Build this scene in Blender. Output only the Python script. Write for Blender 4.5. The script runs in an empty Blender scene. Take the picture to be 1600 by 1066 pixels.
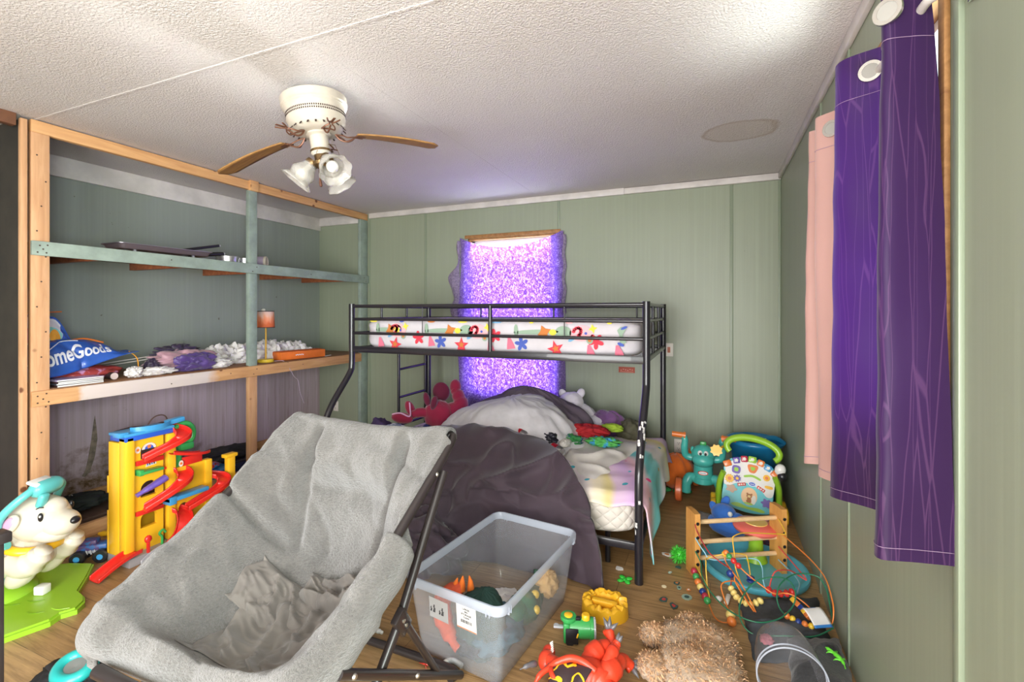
import bpy, bmesh, math, random
from mathutils import Vector, Matrix, Euler, noise

SC = bpy.context.scene
COL = SC.collection
PI = math.pi
random.seed(7)

# ------------------------------------------------------------------ camera
cam = bpy.data.cameras.new('camera')
cam.sensor_width = 36.0
cam.lens = 36.0 * 737.0 / 1600.0
cam.shift_y = (488 - 533) / 1600.0
cam.clip_start = 0.02
camo = bpy.data.objects.new('camera', cam)
COL.objects.link(camo)
camo.location = (0, 0, 1.45)
camo.rotation_euler = (PI / 2, 0, math.radians(22.8))
SC.camera = camo

# ------------------------------------------------------------------ world, light, exposure
SC.view_settings.view_transform = 'Standard'
SC.view_settings.look = 'None'
SC.view_settings.gamma = 1.0
SC.view_settings.use_curve_mapping = False
SC.view_settings.exposure = 0.27
SC.cycles.max_bounces = 10
SC.cycles.diffuse_bounces = 5
SC.cycles.transparent_max_bounces = 16
SC.cycles.sample_clamp_indirect = 6.0
SC.cycles.caustics_reflective = False
SC.cycles.caustics_refractive = False
SC.cycles.use_denoising = True

W = bpy.data.worlds.new('World')
SC.world = W
W.use_nodes = True
W.node_tree.nodes['Background'].inputs[0].default_value = (0.86, 0.93, 1.0, 1)
W.node_tree.nodes['Background'].inputs[1].default_value = 3.0


def area(name, loc, aim, sx, sy, power, color=(1, 1, 1), spread=PI):
    l = bpy.data.lights.new(name, 'AREA')
    l.shape = 'RECTANGLE'
    l.size, l.size_y, l.energy, l.color, l.spread = sx, sy, power, color, spread
    o = bpy.data.objects.new(name, l)
    COL.objects.link(o)
    o.location = loc
    o.rotation_euler = (Vector(aim) - Vector(loc)).to_track_quat('-Z', 'Y').to_euler()
    return o


# daylight outside the two windows; the beams and the fill lamps are added
area('daylight_back', (-1.85, 4.85, 1.40), (-1.85, 3.0, 1.35), 1.3, 1.8, 88, (0.93, 0.96, 1.0))
area('added_beam_back', (-1.85, 6.0, 1.90), (-1.80, 1.4, 2.52), 1.2, 0.14, 10, (1.0, 0.98, 0.95), 0.24)  # narrow upward beam added outside the window gap to cast the fan shadow
area('daylight_right', (0.90, 1.85, 1.5), (0.3, 1.85, 2.05), 0.8, 1.0, 30, (1.0, 0.99, 0.97))
area('added_beam_right', (1.30, 1.9, 1.40), (0.15, 1.95, 2.55), 0.9, 0.9, 13, (1.0, 0.99, 0.96), 1.4)  # upward lamp added behind the curtains to brighten the ceiling
area('added_fill_side', (0.86, -0.50, 1.50), (-3.5, 1.6, 1.15), 1.1, 1.25, 172, (1.0, 0.99, 0.97))  # fill lamp added out of view, shining through the added window
area('added_fill_front', (-0.65, -1.55, 1.12), (-0.75, 2.0, 1.36), 2.1, 2.1, 165, (1.0, 0.98, 0.95))  # soft fill lamp added behind the camera, set in an unseen opening


# ------------------------------------------------------------------ materials
def lin(c):
    r = []
    for x in c[:3]:
        x /= 255.0
        r.append(x / 12.92 if x <= 0.04045 else ((x + 0.055) / 1.055) ** 2.4)
    return (r[0], r[1], r[2], 1.0)


MATS = {}


class NT:
    def __init__(s, name):
        s.mat = bpy.data.materials.new(name)
        s.mat.use_nodes = True
        s.t = s.mat.node_tree
        s.n = s.t.nodes
        s.b = s.n['Principled BSDF']
        s.out = s.n['Material Output']

    def add(s, typ, **kw):
        nd = s.n.new(typ)
        for k, v in kw.items():
            if k.startswith('i_'):
                nd.inputs[k[2:].replace('_', ' ')].default_value = v
            else:
                setattr(nd, k, v)
        return nd

    def link(s, a, b):
        s.t.links.new(a, b)

    def coord(s, scale=(1, 1, 1), which='Object', rot=(0, 0, 0)):
        tc = s.add('ShaderNodeTexCoord')
        mp = s.add('ShaderNodeMapping')
        mp.inputs['Scale'].default_value = scale
        mp.inputs['Rotation'].default_value = rot
        s.link(tc.outputs[which], mp.inputs['Vector'])
        return mp.outputs[0]

    def noise(s, vec, scale, detail=3.0, rough=0.5, dist=0.0):
        nz = s.add('ShaderNodeTexNoise')
        nz.inputs['Scale'].default_value = scale
        nz.inputs['Detail'].default_value = detail
        nz.inputs['Roughness'].default_value = rough
        nz.inputs['Distortion'].default_value = dist
        if vec is not None:
            s.link(vec, nz.inputs['Vector'])
        return nz.outputs['Fac']

    def ramp(s, fac, stops, interp='LINEAR'):
        r = s.add('ShaderNodeValToRGB')
        e = r.color_ramp.elements
        r.color_ramp.interpolation = interp
        e[0].position, e[0].color = stops[0][0], lin(stops[0][1])
        e[1].position, e[1].color = stops[1][0], lin(stops[1][1])
        for p, c in stops[2:]:
            q = e.new(p)
            q.color = lin(c)
        s.link(fac, r.inputs[0])
        return r.outputs[0]

    def mask(s, fac, lo, hi):
        m = s.add('ShaderNodeMapRange')
        m.inputs[1].default_value, m.inputs[2].default_value = lo, hi
        s.link(fac, m.inputs[0])
        return m.outputs[0]

    def mix(s, fac, a, b, mode='MIX'):
        m = s.add('ShaderNodeMix', data_type='RGBA', blend_type=mode)
        for sock, v in ((m.inputs[0], fac), (m.inputs[6], a), (m.inputs[7], b)):
            if isinstance(v, (tuple, list)):
                sock.default_value = lin(v)
            elif isinstance(v, (int, float)):
                sock.default_value = v
            else:
                s.link(v, sock)
        return m.outputs[2]

    def math(s, op, a, b=0.0):
        m = s.add('ShaderNodeMath', operation=op)
        for sock, v in ((m.inputs[0], a), (m.inputs[1], b)):
            if isinstance(v, (int, float)):
                sock.default_value = v
            else:
                s.link(v, sock)
        return m.outputs[0]

    def color(s, v):
        s.link(v, s.b.inputs['Base Color'])

    def bump(s, fac, strength=0.3, dist=0.01):
        b = s.add('ShaderNodeBump')
        b.inputs['Strength'].default_value = strength
        b.inputs['Distance'].default_value = dist
        s.link(fac, b.inputs['Height'])
        s.link(b.outputs[0], s.b.inputs['Normal'])


def mat(name, rgb, rough=0.5, metal=0.0, var=0.0, vscale=8.0, bump=None, sheen=0.0, trans=0.0, coat=0.0, rgb2=None,
        vstretch=(1, 1, 1), spec=0.5, alpha=1.0, transl=0.0, lo=0.35, hi=0.65):
    """A procedural surface: one colour (varying gently towards rgb2), gloss, and an optional fine bump."""
    if name in MATS:
        return MATS[name]
    k = NT(name)
    b = k.b
    b.inputs['Base Color'].default_value = lin(rgb)
    b.inputs['Roughness'].default_value = rough
    b.inputs['Metallic'].default_value = metal
    b.inputs['Specular IOR Level'].default_value = spec
    b.inputs['Sheen Weight'].default_value = sheen
    b.inputs['Coat Weight'].default_value = coat
    b.inputs['Transmission Weight'].default_value = trans
    b.inputs['Alpha'].default_value = alpha
    if var or rgb2:
        v = k.coord(vstretch)
        f = k.noise(v, vscale, 4.0, 0.6)
        c2 = rgb2 or tuple(max(0, x * (1 - var)) for x in rgb)
        k.color(k.mix(k.mask(f, lo, hi), rgb, c2))
    if bump:
        sc, st, di = bump[:3]
        v = k.coord(bump[3] if len(bump) > 3 else (1, 1, 1))
        k.bump(k.noise(v, sc, 4.0, 0.6), st, di)
    if transl:
        td = k.add('ShaderNodeBsdfTranslucent')
        td.inputs[0].default_value = lin(rgb)
        ms = k.add('ShaderNodeMixShader')
        ms.inputs[0].default_value = transl
        k.link(b.outputs[0], ms.inputs[1])
        k.link(td.outputs[0], ms.inputs[2])
        k.link(ms.outputs[0], k.out.inputs[0])
    MATS[name] = k.mat
    return k.mat


def plastic(name, rgb, rough=0.32, **kw):
    return mat(name, rgb, rough, coat=0.15, **kw)


def clear_mat(name, tint, mixfac, rough=0.15, haze=None, ior=1.45):
    """Thin clear plastic or glass: mostly see-through, some gloss, a little milky body."""
    if name in MATS:
        return MATS[name]
    k = NT(name)
    k.n.remove(k.b)
    tr = k.add('ShaderNodeBsdfTransparent')
    tr.inputs[0].default_value = lin(tint)
    gl = k.add('ShaderNodeBsdfGlossy')
    gl.inputs['Roughness'].default_value = rough
    df = k.add('ShaderNodeBsdfDiffuse')
    df.inputs[0].default_value = lin(haze or (225, 230, 240))
    lw = k.add('ShaderNodeLayerWeight')
    lw.inputs['Blend'].default_value = 0.5
    f0 = ((ior - 1) / (ior + 1)) ** 2
    fres = k.math('ADD', k.math('MULTIPLY', k.math('POWER', lw.outputs['Facing'], 5.0), 0.75), f0)
    m1 = k.add('ShaderNodeMixShader')
    m1.inputs[0].default_value = mixfac
    k.link(tr.outputs[0], m1.inputs[1])
    k.link(df.outputs[0], m1.inputs[2])
    m2 = k.add('ShaderNodeMixShader')
    k.link(fres, m2.inputs[0])
    k.link(m1.outputs[0], m2.inputs[1])
    k.link(gl.outputs[0], m2.inputs[2])
    k.link(m2.outputs[0], k.out.inputs[0])
    MATS[name] = k.mat
    return k.mat


# ------------------------------------------------------------------ mesh builder
def spline(pts, k=6, closed=False):
    P = [Vector(p) for p in pts]
    n = len(P)
    out = []
    rng = n if closed else n - 1
    for i in range(rng):
        if closed:
            a, b, c, d = P[i - 1], P[i], P[(i + 1) % n], P[(i + 2) % n]
        else:
            a, b, c, d = P[max(i - 1, 0)], P[i], P[i + 1], P[min(i + 2, n - 1)]
        for j in range(k):
            t = j / k
            out.append(0.5 * (2 * b + (c - a) * t + (2 * a - 5 * b + 4 * c - d) * t * t + (3 * b - a - 3 * c + d) * t ** 3))
    if not closed:
        out.append(P[-1].copy())
    return out


def rotm(r):
    if r is None:
        return Matrix.Identity(4)
    if isinstance(r, Matrix):
        return r.to_4x4()
    return Euler(r).to_matrix().to_4x4()


def frame(o, x, y):
    """Matrix with origin o, local X and Y along x and y (Z = x cross y)."""
    x = Vector(x).normalized()
    z = x.cross(Vector(y)).normalized()
    y = z.cross(x)
    m = Matrix((x, y, z)).transposed().to_4x4()
    m.translation = Vector(o)
    return m


class MB:
    def __init__(s):
        s.v, s.f, s.m = [], [], []

    def add(s, vs, fs, mi=0, M=None):
        o = len(s.v)
        for p in vs:
            p = Vector(p)
            s.v.append(M @ p if M is not None else p)
        for f in fs:
            s.f.append([i + o for i in f])
            s.m.append(mi)
        return s

    def bm(s, bm, mi=0, M=None):
        bm.verts.index_update()
        s.add([v.co.copy() for v in bm.verts], [[v.index for v in f.verts] for f in bm.faces], mi, M)
        bm.free()
        return s

    def box(s, c, d, r=None, bev=0.0, mi=0, seg=2):
        M = Matrix.Translation(Vector(c)) @ rotm(r)
        b = bmesh.new()
        bmesh.ops.create_cube(b, size=1.0)
        bmesh.ops.scale(b, vec=Vector(d), verts=b.verts)
        if bev > 0:
            bmesh.ops.bevel(b, geom=list(b.edges), offset=min(bev, min(d) * 0.49), segments=seg, profile=0.5, affect='EDGES')
        return s.bm(b, mi, M)

    def ball(s, c, r, R=None, seg=16, mi=0, fn=None):
        if not isinstance(r, (tuple, list)):
            r = (r, r, r)
        M = Matrix.Translation(Vector(c)) @ rotm(R)
        vs, fs = [], []
        nv = max(4, seg // 2)
        vs.append(Vector((0, 0, 1)))
        for i in range(1, nv):
            a = PI * i / nv
            for j in range(seg):
                b = 2 * PI * j / seg
                vs.append(Vector((math.sin(a) * math.cos(b), math.sin(a) * math.sin(b), math.cos(a))))
        vs.append(Vector((0, 0, -1)))
        for j in range(seg):
            fs.append([0, 1 + j, 1 + (j + 1) % seg])
        for i in range(nv - 2):
            for j in range(seg):
                a = 1 + i * seg + j
                b = 1 + i * seg + (j + 1) % seg
                fs.append([a, a + seg, b + seg, b])
        l = len(vs) - 1
        for j in range(seg):
            fs.append([l, 1 + (nv - 2) * seg + (j + 1) % seg, 1 + (nv - 2) * seg + j])
        out = []
        for p in vs:
            k = fn(p) if fn else 1.0
            out.append(Vector((p.x * r[0] * k, p.y * r[1] * k, p.z * r[2] * k)))
        return s.add(out, fs, mi, M)

    def tube(s, pts, r, n=8, closed=False, mi=0, caps=True, flat=None):
        P = [Vector(p) for p in pts]
        N = len(P)
        R = r if isinstance(r, (list, tuple)) else [r] * N
        if len(R) != N:
            R = [R[min(int(i * len(R) / N), len(R) - 1)] for i in range(N)]
        t0 = (P[1] - P[0]).normalized()
        up = Vector((0, 0, 1)) if abs(t0.z) < 0.9 else Vector((1, 0, 0))
        u = t0.cross(up).normalized()
        vs, fs = [], []
        for i in range(N):
            if closed:
                t = (P[(i + 1) % N] - P[i - 1])
            else:
                t = P[min(i + 1, N - 1)] - P[max(i - 1, 0)]
            t = t.normalized() if t.length > 1e-9 else t0
            u = (u - t * u.dot(t))
            u = u.normalized() if u.length > 1e-6 else t.orthogonal().normalized()
            w = t.cross(u)
            for j in range(n):
                a = 2 * PI * j / n
                k = R[i]
                vs.append(P[i] + u * math.cos(a) * k + w * math.sin(a) * k * (flat or 1.0))
        for i in range(N if closed else N - 1):
            for j in range(n):
                a, b = i * n + j, i * n + (j + 1) % n
                c, d = ((i + 1) % N) * n + (j + 1) % n, ((i + 1) % N) * n + j
                fs.append([a, b, c, d])
        if caps and not closed:
            fs.append(list(range(n))[::-1])
            fs.append([(N - 1) * n + j for j in range(n)])
        return s.add(vs, fs, mi)

    def rod(s, a, b, r, r2=None, n=12, mi=0):
        return s.tube([a, b], [r, r if r2 is None else r2], n=n, mi=mi)

    def lathe(s, prof, n=24, M=None, mi=0, cap=True):
        vs, fs = [], []
        for (r, z) in prof:
            for j in range(n):
                a = 2 * PI * j / n
                vs.append(Vector((r * math.cos(a), r * math.sin(a), z)))
        for i in range(len(prof) - 1):
            for j in range(n):
                a, b = i * n + j, i * n + (j + 1) % n
                fs.append([a, b, b + n, a + n])
        if cap:
            if prof[0][0] > 1e-5:
                fs.append(list(range(n))[::-1])
            if prof[-1][0] > 1e-5:
                fs.append([(len(prof) - 1) * n + j for j in range(n)])
        return s.add(vs, fs, mi, M)

    def prism(s, poly, t, M=None, mi=0, z0=0.0, side=None):
        n = len(poly)
        vs = [Vector((p[0], p[1], z0)) for p in poly] + [Vector((p[0], p[1], z0 + t)) for p in poly]
        s.add(vs, [list(range(n))[::-1], list(range(n, 2 * n))], mi, M)
        s.add(vs, [[i, (i + 1) % n, (i + 1) % n + n, i + n] for i in range(n)], mi if side is None else side, M)
        return s

    def grid(s, fn, nu, nv, mi=0, cu=False, cv=False, mfn=None):
        o = len(s.v)
        U = nu if cu else nu + 1
        V = nv if cv else nv + 1
        for i in range(U):
            for j in range(V):
                s.v.append(Vector(fn(i / nu, j / nv)))
        for i in range(nu):
            for j in range(nv):
                a, b = o + i * V + j, o + ((i + 1) % U) * V + j
                c, d = o + ((i + 1) % U) * V + (j + 1) % V, o + i * V + (j + 1) % V
                s.f.append([a, b, c, d])
                s.m.append(mfn((i + 0.5) / nu, (j + 0.5) / nv) if mfn else mi)
        return s

    def bar(s, a, b, w, t, up=(0, 0, 1), bev=0.0, mi=0):
        """A square-section bar from a to b, w wide across, t thick along up."""
        a, b = Vector(a), Vector(b)
        d = b - a
        M = frame((a + b) / 2, d, Vector(up).cross(d))
        bb = bmesh.new()
        bmesh.ops.create_cube(bb, size=1.0)
        bmesh.ops.scale(bb, vec=Vector((d.length, w, t)), verts=bb.verts)
        if bev:
            bmesh.ops.bevel(bb, geom=list(bb.edges), offset=bev, segments=2, profile=0.5, affect='EDGES')
        return s.bm(bb, mi, M)

    def build(s, name, mats, parent=None, smooth=40.0, sub=0, solid=0.0, off=0.0, loc=None, weld=False):
        me = bpy.data.meshes.new(name)
        me.from_pydata([tuple(p) for p in s.v], [], s.f)
        ms = mats if isinstance(mats, (list, tuple)) else [mats]
        for m in ms:
            me.materials.append(m)
        me.polygons.foreach_set('material_index', [min(i, len(ms) - 1) for i in s.m])
        if weld:
            b = bmesh.new()
            b.from_mesh(me)
            bmesh.ops.remove_doubles(b, verts=b.verts, dist=1e-5)
            b.to_mesh(me)
            b.free()
        me.update()
        b = bmesh.new()
        b.from_mesh(me)
        bmesh.ops.recalc_face_normals(b, faces=b.faces)
        b.to_mesh(me)
        b.free()
        if smooth:
            me.polygons.foreach_set('use_smooth', [True] * len(me.polygons))
            if smooth < 180:
                me.set_sharp_from_angle(angle=math.radians(smooth))
        o = bpy.data.objects.new(name, me)
        COL.objects.link(o)
        if parent is not None:
            o.parent = parent
        if loc is not None:
            o.location = loc
        if solid:
            md = o.modifiers.new('solid', 'SOLIDIFY')
            md.thickness, md.offset = solid, off
        if sub:
            md = o.modifiers.new('sub', 'SUBSURF')
            md.levels = md.render_levels = sub
        return o


def thing(name, label, cat, loc=(0, 0, 0), rz=0.0, group=None, rot=None):
    o = bpy.data.objects.new(name, None)
    o.empty_display_size = 0.05
    COL.objects.link(o)
    o.location = loc
    o.rotation_euler = rot if rot is not None else (0, 0, rz)
    return tag(o, label, cat, group)


def tag(o, label, cat, group=None, kind=None):
    o['label'], o['category'] = label, cat
    if group:
        o['group'] = group
    if kind:
        o['kind'] = kind
    return o


def struct(o):
    o['kind'] = 'structure'
    return o


def nz(p, s=1.0, seed=0.0):
    return noise.noise(Vector((p[0] * s + seed, p[1] * s + seed * 1.7, p[2] * s - seed)))


def ridge(p, s=1.0, seed=0.0):
    """Sharp creases, 1 on the crease and 0 between."""
    return 1.0 - min(1.0, abs(nz(p, s, seed)) * 2.6)


def smooth01(x):
    x = max(0.0, min(1.0, x))
    return x * x * (3 - 2 * x)


def lump(c, r, seed, amp=0.18, f=2.2, crease=0.2, seg=40, flat=None, R=None, mi=0, b=None):
    """A soft heap (cloth, plush): an ellipsoid with folds; flat = local height it is cut off at."""
    b = b or MB()

    def fn(p):
        k = 1 + amp * nz(p, f, seed) + amp * 0.5 * nz(p, f * 2.3, seed + 5) - crease * ridge(p, f * 0.9, seed + 9) ** 3
        return k
    b0 = MB().ball((0, 0, 0), 1.0, seg=seg, fn=fn)
    M = Matrix.Translation(Vector(c)) @ rotm(R)
    rr = r if isinstance(r, (tuple, list)) else (r, r, r)
    vs = []
    for p in b0.v:
        q = M @ Vector((p.x * rr[0], p.y * rr[1], p.z * rr[2]))
        if flat is not None and q.z < flat:
            q.z = flat + (q.z - flat) * 0.02
        vs.append(q)
    b.add(vs, b0.f, mi)
    return b


def text_mesh(body, size, M, mats, parent, name='lettering', ext=0.0008, bold=0.0, align='CENTER', shear=0.0, fn=None):
    cu = bpy.data.curves.new(name, 'FONT')
    cu.body, cu.size, cu.extrude, cu.offset, cu.shear = body, size, ext, bold, shear
    cu.align_x, cu.align_y = align, 'CENTER'
    t = bpy.data.objects.new('tmp_text', cu)
    COL.objects.link(t)
    dg = bpy.context.evaluated_depsgraph_get()
    dg.update()
    me = bpy.data.meshes.new_from_object(t.evaluated_get(dg))
    bpy.data.objects.remove(t)
    bpy.data.curves.remove(cu)
    for v in me.vertices:
        v.co = fn(v.co) if fn else M @ v.co
    me.materials.clear()
    me.materials.append(mats)
    me.name = name
    o = bpy.data.objects.new(name, me)
    COL.objects.link(o)
    o.parent = parent
    return o

# ================================================================== THE ROOM
RX, LX, BY, FY, CZ = 0.527, -4.36, 4.36, -1.75, 2.58


def wall_paint(name, rgb, left=False):
    k = NT(name)
    k.b.inputs['Roughness'].default_value = 0.42
    v = k.coord((1, 1, 1))
    vs = k.coord((26, 26, 0.35))
    streak = k.noise(vs, 2.0, 3.0)
    big = k.noise(v, 1.1, 3.0)
    c = k.mix(k.mask(big, 0.35, 0.7), rgb, tuple(x * 0.96 for x in rgb))
    c = k.mix(k.mask(streak, 0.45, 0.8), c, tuple(min(255, x * 1.02) for x in rgb))
    # small scuffs
    sp = k.noise(v, 17.0, 2.0)
    c = k.mix(k.mask(sp, 0.76, 0.80), c, (96, 92, 80))
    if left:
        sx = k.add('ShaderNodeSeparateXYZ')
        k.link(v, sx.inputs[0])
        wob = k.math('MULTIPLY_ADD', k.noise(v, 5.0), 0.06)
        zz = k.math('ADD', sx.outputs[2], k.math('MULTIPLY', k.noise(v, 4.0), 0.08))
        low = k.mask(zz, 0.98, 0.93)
        board = k.mix(k.mask(k.noise(vs, 1.2, 5.0, 0.7), 0.4, 0.75), (196, 178, 192), (164, 148, 146))  # bare board; some purple window glow is put into its lilac tint
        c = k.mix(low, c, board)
        # water stains and mould low down in the middle of the bay, drips above them
        st = k.noise(k.coord((1, 2.0, 2.6)), 3.2, 6.0, 0.7)
        h = k.mask(sx.outputs[2], 0.62, 0.12)
        yb = k.math('SUBTRACT', 1.0, k.math('MULTIPLY', k.math('ABSOLUTE', k.math('SUBTRACT', sx.outputs[1], 2.22)), 1.6))
        f = k.math('ADD', k.math('MULTIPLY', h, 0.34), k.math('MULTIPLY', yb, 0.16))
        f = k.math('ADD', f, k.math('MULTIPLY', st, 0.9))
        c = k.mix(k.mask(f, 0.72, 0.95), c, (112, 88, 58))
        c = k.mix(k.mask(f, 0.90, 1.02), c, (58, 45, 32))
        dr = k.noise(k.coord((1, 9.0, 0.5)), 3.0, 4.0, 0.7)
        drm = k.math('MULTIPLY', k.mask(dr, 0.56, 0.72), k.math('MULTIPLY', low, k.mask(sx.outputs[1], 2.5, 3.0)))
        c = k.mix(k.math('MULTIPLY', drm, 0.55), c, (120, 88, 62))
    k.color(c)
    k.bump(k.noise(vs, 3.0, 3.0), 0.12, 0.002)
    return k.mat


GREEN = (147, 155, 134)
m_wall = wall_paint('green_wall_paint', GREEN)
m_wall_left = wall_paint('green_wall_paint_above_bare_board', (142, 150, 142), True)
m_batten = mat('green_batten_paint', (134, 145, 124), 0.4)

# ceiling: stippled white tiles with water marks
k = NT('stippled_ceiling')
k.b.inputs['Roughness'].default_value = 0.75
v = k.coord()
c = k.mix(k.mask(k.noise(v, 0.8, 3.0), 0.35, 0.7), (212, 207, 205), (205, 198, 194))
tcv = k.coord()
vd = k.add('ShaderNodeVectorMath', operation='DISTANCE')
mp = k.add('ShaderNodeMapping')
mp.inputs['Scale'].default_value = (1.0, 1.25, 0.0)
tc = k.add('ShaderNodeTexCoord')
k.link(tc.outputs['Object'], mp.inputs['Vector'])
k.link(mp.outputs[0], vd.inputs[0])
vd.inputs[1].default_value = (0.17, 3.27 * 1.25, 0)
dd = k.math('ADD', vd.outputs['Value'], k.math('MULTIPLY', k.noise(v, 6.0), 0.10))
c = k.mix(k.math('MULTIPLY', k.mask(dd, 0.285, 0.262), 0.55), c, (196, 184, 170))
c = k.mix(k.math('MULTIPLY', k.math('MULTIPLY', k.mask(dd, 0.24, 0.262), k.mask(dd, 0.285, 0.266)), 0.35), c, (150, 120, 92))
k.color(c)
stip = k.noise(k.coord((1, 1, 1)), 105.0, 2.0, 0.5, 0.6)
k.bump(k.mask(stip, 0.35, 0.65), 0.6, 0.005)
m_ceil = k.mat

# floor: vinyl planks running along the room's width
k = NT('vinyl_plank_floor')
k.b.inputs['Roughness'].default_value = 0.38
v = k.coord()
br = k.add('ShaderNodeTexBrick')
br.inputs['Scale'].default_value = 1.0
br.inputs['Brick Width'].default_value = 1.22
br.inputs['Row Height'].default_value = 0.152
br.inputs['Mortar Size'].default_value = 0.0014
br.inputs['Color1'].default_value = lin((180, 144, 98))
br.inputs['Color2'].default_value = lin((158, 122, 80))
br.inputs['Mortar'].default_value = lin((74, 54, 36))
br.offset = 0.37
k.link(v, br.inputs['Vector'])
g1 = k.noise(k.coord((1.0, 13.0, 1.0)), 3.4, 6.0, 0.65, 0.5)
g2 = k.noise(k.coord((2.2, 42.0, 1.0)), 4.0, 3.0, 0.6)
g3 = k.noise(k.coord((1.0, 3.2, 1.0)), 1.7, 4.0, 0.6)
c = k.mix(k.mask(g1, 0.42, 0.72), br.outputs['Color'], (124, 94, 60))
c = k.mix(k.math('MULTIPLY', k.mask(g2, 0.5, 0.75), 0.45), c, (198, 160, 112))
c = k.mix(k.math('MULTIPLY', k.mask(g3, 0.52, 0.75), 0.35), c, (120, 104, 84))
k.color(c)
k.bump(k.noise(k.coord((3, 60, 1)), 3.0, 3.0), 0.1, 0.002)
m_floor = k.mat


def wood_mat(name, a, b, knots=True, stretch=(14, 1.2, 14), paint=None):
    k = NT(name)
    k.b.inputs['Roughness'].default_value = 0.62
    v = k.coord(stretch)
    c = k.mix(k.mask(k.noise(v, 2.2, 5.0, 0.6, 0.6), 0.35, 0.72), a, b)
    if knots:
        vo = k.add('ShaderNodeTexVoronoi')
        vo.inputs['Scale'].default_value = 6.5
        k.link(k.coord(), vo.inputs['Vector'])
        c = k.mix(k.mask(vo.outputs['Distance'], 0.14, 0.085), c, (112, 66, 38))
    if paint:
        c = paint(k, c)
    k.color(c)
    MATS[name] = k.mat
    return k.mat


m_pine = wood_mat('bare_pine', (216, 168, 116), (190, 138, 90))
m_pine_post = wood_mat('bare_pine_post', (216, 170, 128), (192, 142, 100), stretch=(14, 14, 1.2))
m_shelfboard = wood_mat('brown_shelf_board', (150, 108, 74), (112, 74, 48), knots=False, stretch=(3, 10, 3))
m_darkboard = wood_mat('dark_brown_board', (96, 74, 62), (70, 52, 44), knots=False, stretch=(2, 10, 3))
m_cleat = wood_mat('reddish_cleat_wood', (172, 104, 66), (132, 70, 44), knots=False)
m_green_paint = mat('green_painted_lumber', (150, 166, 156), 0.5, var=0.12, vscale=9)
m_panel_dark = mat('shade_tinted_panel', (54, 48, 41), 0.85, var=0.22, vscale=5, bump=(30, 0.2, 0.002))  # panel colour taken darker to carry the shade on its face
m_white_trim = mat('white_trim', (218, 212, 208), 0.5, var=0.1, vscale=5)


def patch(k, c):
    sx = k.add('ShaderNodeSeparateXYZ')
    v = k.coord()
    k.link(v, sx.inputs[0])
    n = k.math('MULTIPLY', k.noise(v, 9.0), 0.16)
    y = k.math('ADD', sx.outputs[1], n)
    m = k.math('MULTIPLY', k.mask(y, 0.30, 0.33), k.mask(y, 1.20, 1.12))
    return k.mix(k.math('MULTIPLY', m, 0.9), c, (208, 198, 196))


m_pine_primed = wood_mat('bare_pine_with_white_primer', (214, 166, 116), (188, 136, 90), paint=patch)

m_frame_wood = wood_mat('brown_window_wood', (170, 124, 74), (130, 88, 48), knots=False)

# floor and ceiling
b = MB()
b.box(((RX + LX) / 2, (BY + FY) / 2, -0.05), (RX - LX + 0.3, BY - FY + 0.3, 0.1))
struct(b.build('floor', m_floor))
b = MB()
b.box(((RX + LX) / 2, (BY + FY) / 2, CZ + 0.05), (RX - LX + 0.3, BY - FY + 0.3, 0.1))
b.box(((RX + LX) / 2, 1.467, CZ), (RX - LX, 0.012, 0.006))
b.box((-1.55, (BY + 1.467) / 2, CZ), (0.006, BY - 1.467, 0.002))
struct(b.build('ceiling', m_ceil))


def holed_wall(b, axis, at, th, a0, a1, z0, z1, h0, h1, hz0, hz1):
    """Wall slab in the plane axis = at (th outward) from a0 to a1 with an opening h0..h1, hz0..hz1."""
    for (p0, p1, q0, q1) in ((a0, h0, z0, z1), (h1, a1, z0, z1), (h0, h1, z0, hz0), (h0, h1, hz1, z1)):
        if p1 - p0 < 1e-4 or q1 - q0 < 1e-4:
            continue
        c, d = [0, 0, (q0 + q1) / 2], [0, 0, q1 - q0]
        o = 1 - axis
        c[axis], d[axis] = at + th / 2, abs(th)
        c[o], d[o] = (p0 + p1) / 2, p1 - p0
        b.box(c, d)


WBX0, WBX1, WBZ0, WBZ1 = -2.33, -1.36, 0.62, 2.215     # back window
WRY0, WRY1, WRZ0, WRZ1 = 1.47, 2.20, 1.05, 2.30        # right window
b = MB()
holed_wall(b, 1, BY, 0.12, LX - 0.12, RX + 0.12, 0, CZ, WBX0, WBX1, WBZ0, WBZ1)
for x in (-2.851, -1.345, 0.164):
    for (z0, z1) in (((0, 0.5), (2.19, CZ)) if x == -1.345 else ((0, CZ),)):
        b.box((x, BY - 0.003, (z0 + z1) / 2), (0.026, 0.008, z1 - z0), bev=0.003, mi=1)
for x in (-3.6, RX - 0.01):
    b.box((x, BY - 0.004, CZ / 2), (0.02, 0.01, CZ), bev=0.003, mi=1)
struct(b.build('wall_back', [m_wall, m_batten], smooth=30))

b = MB()
holed_wall(b, 0, RX, 0.12, 0.6, BY, 0, CZ, WRY0, WRY1, WRZ0, WRZ1)
holed_wall(b, 0, RX, 0.12, FY, 0.6, 0, CZ, -1.05, 0.05, 0.85, 2.15)  # unseen stretch; this opening is added to let fill light in
for y in (2.325, 2.86):
    z1 = CZ if y > 2.4 else CZ
    b.box((RX - 0.003, y, z1 / 2), (0.008, 0.024, z1), bev=0.003, mi=1)
b.box((RX - 0.005, 1.385, CZ / 2), (0.014, 0.03, CZ), bev=0.004, mi=1)
b.box((RX - 0.003, 0.5, CZ / 2), (0.008, 0.026, CZ), bev=0.003, mi=1)
struct(b.build('wall_right', [m_wall, m_batten], smooth=30))

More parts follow.
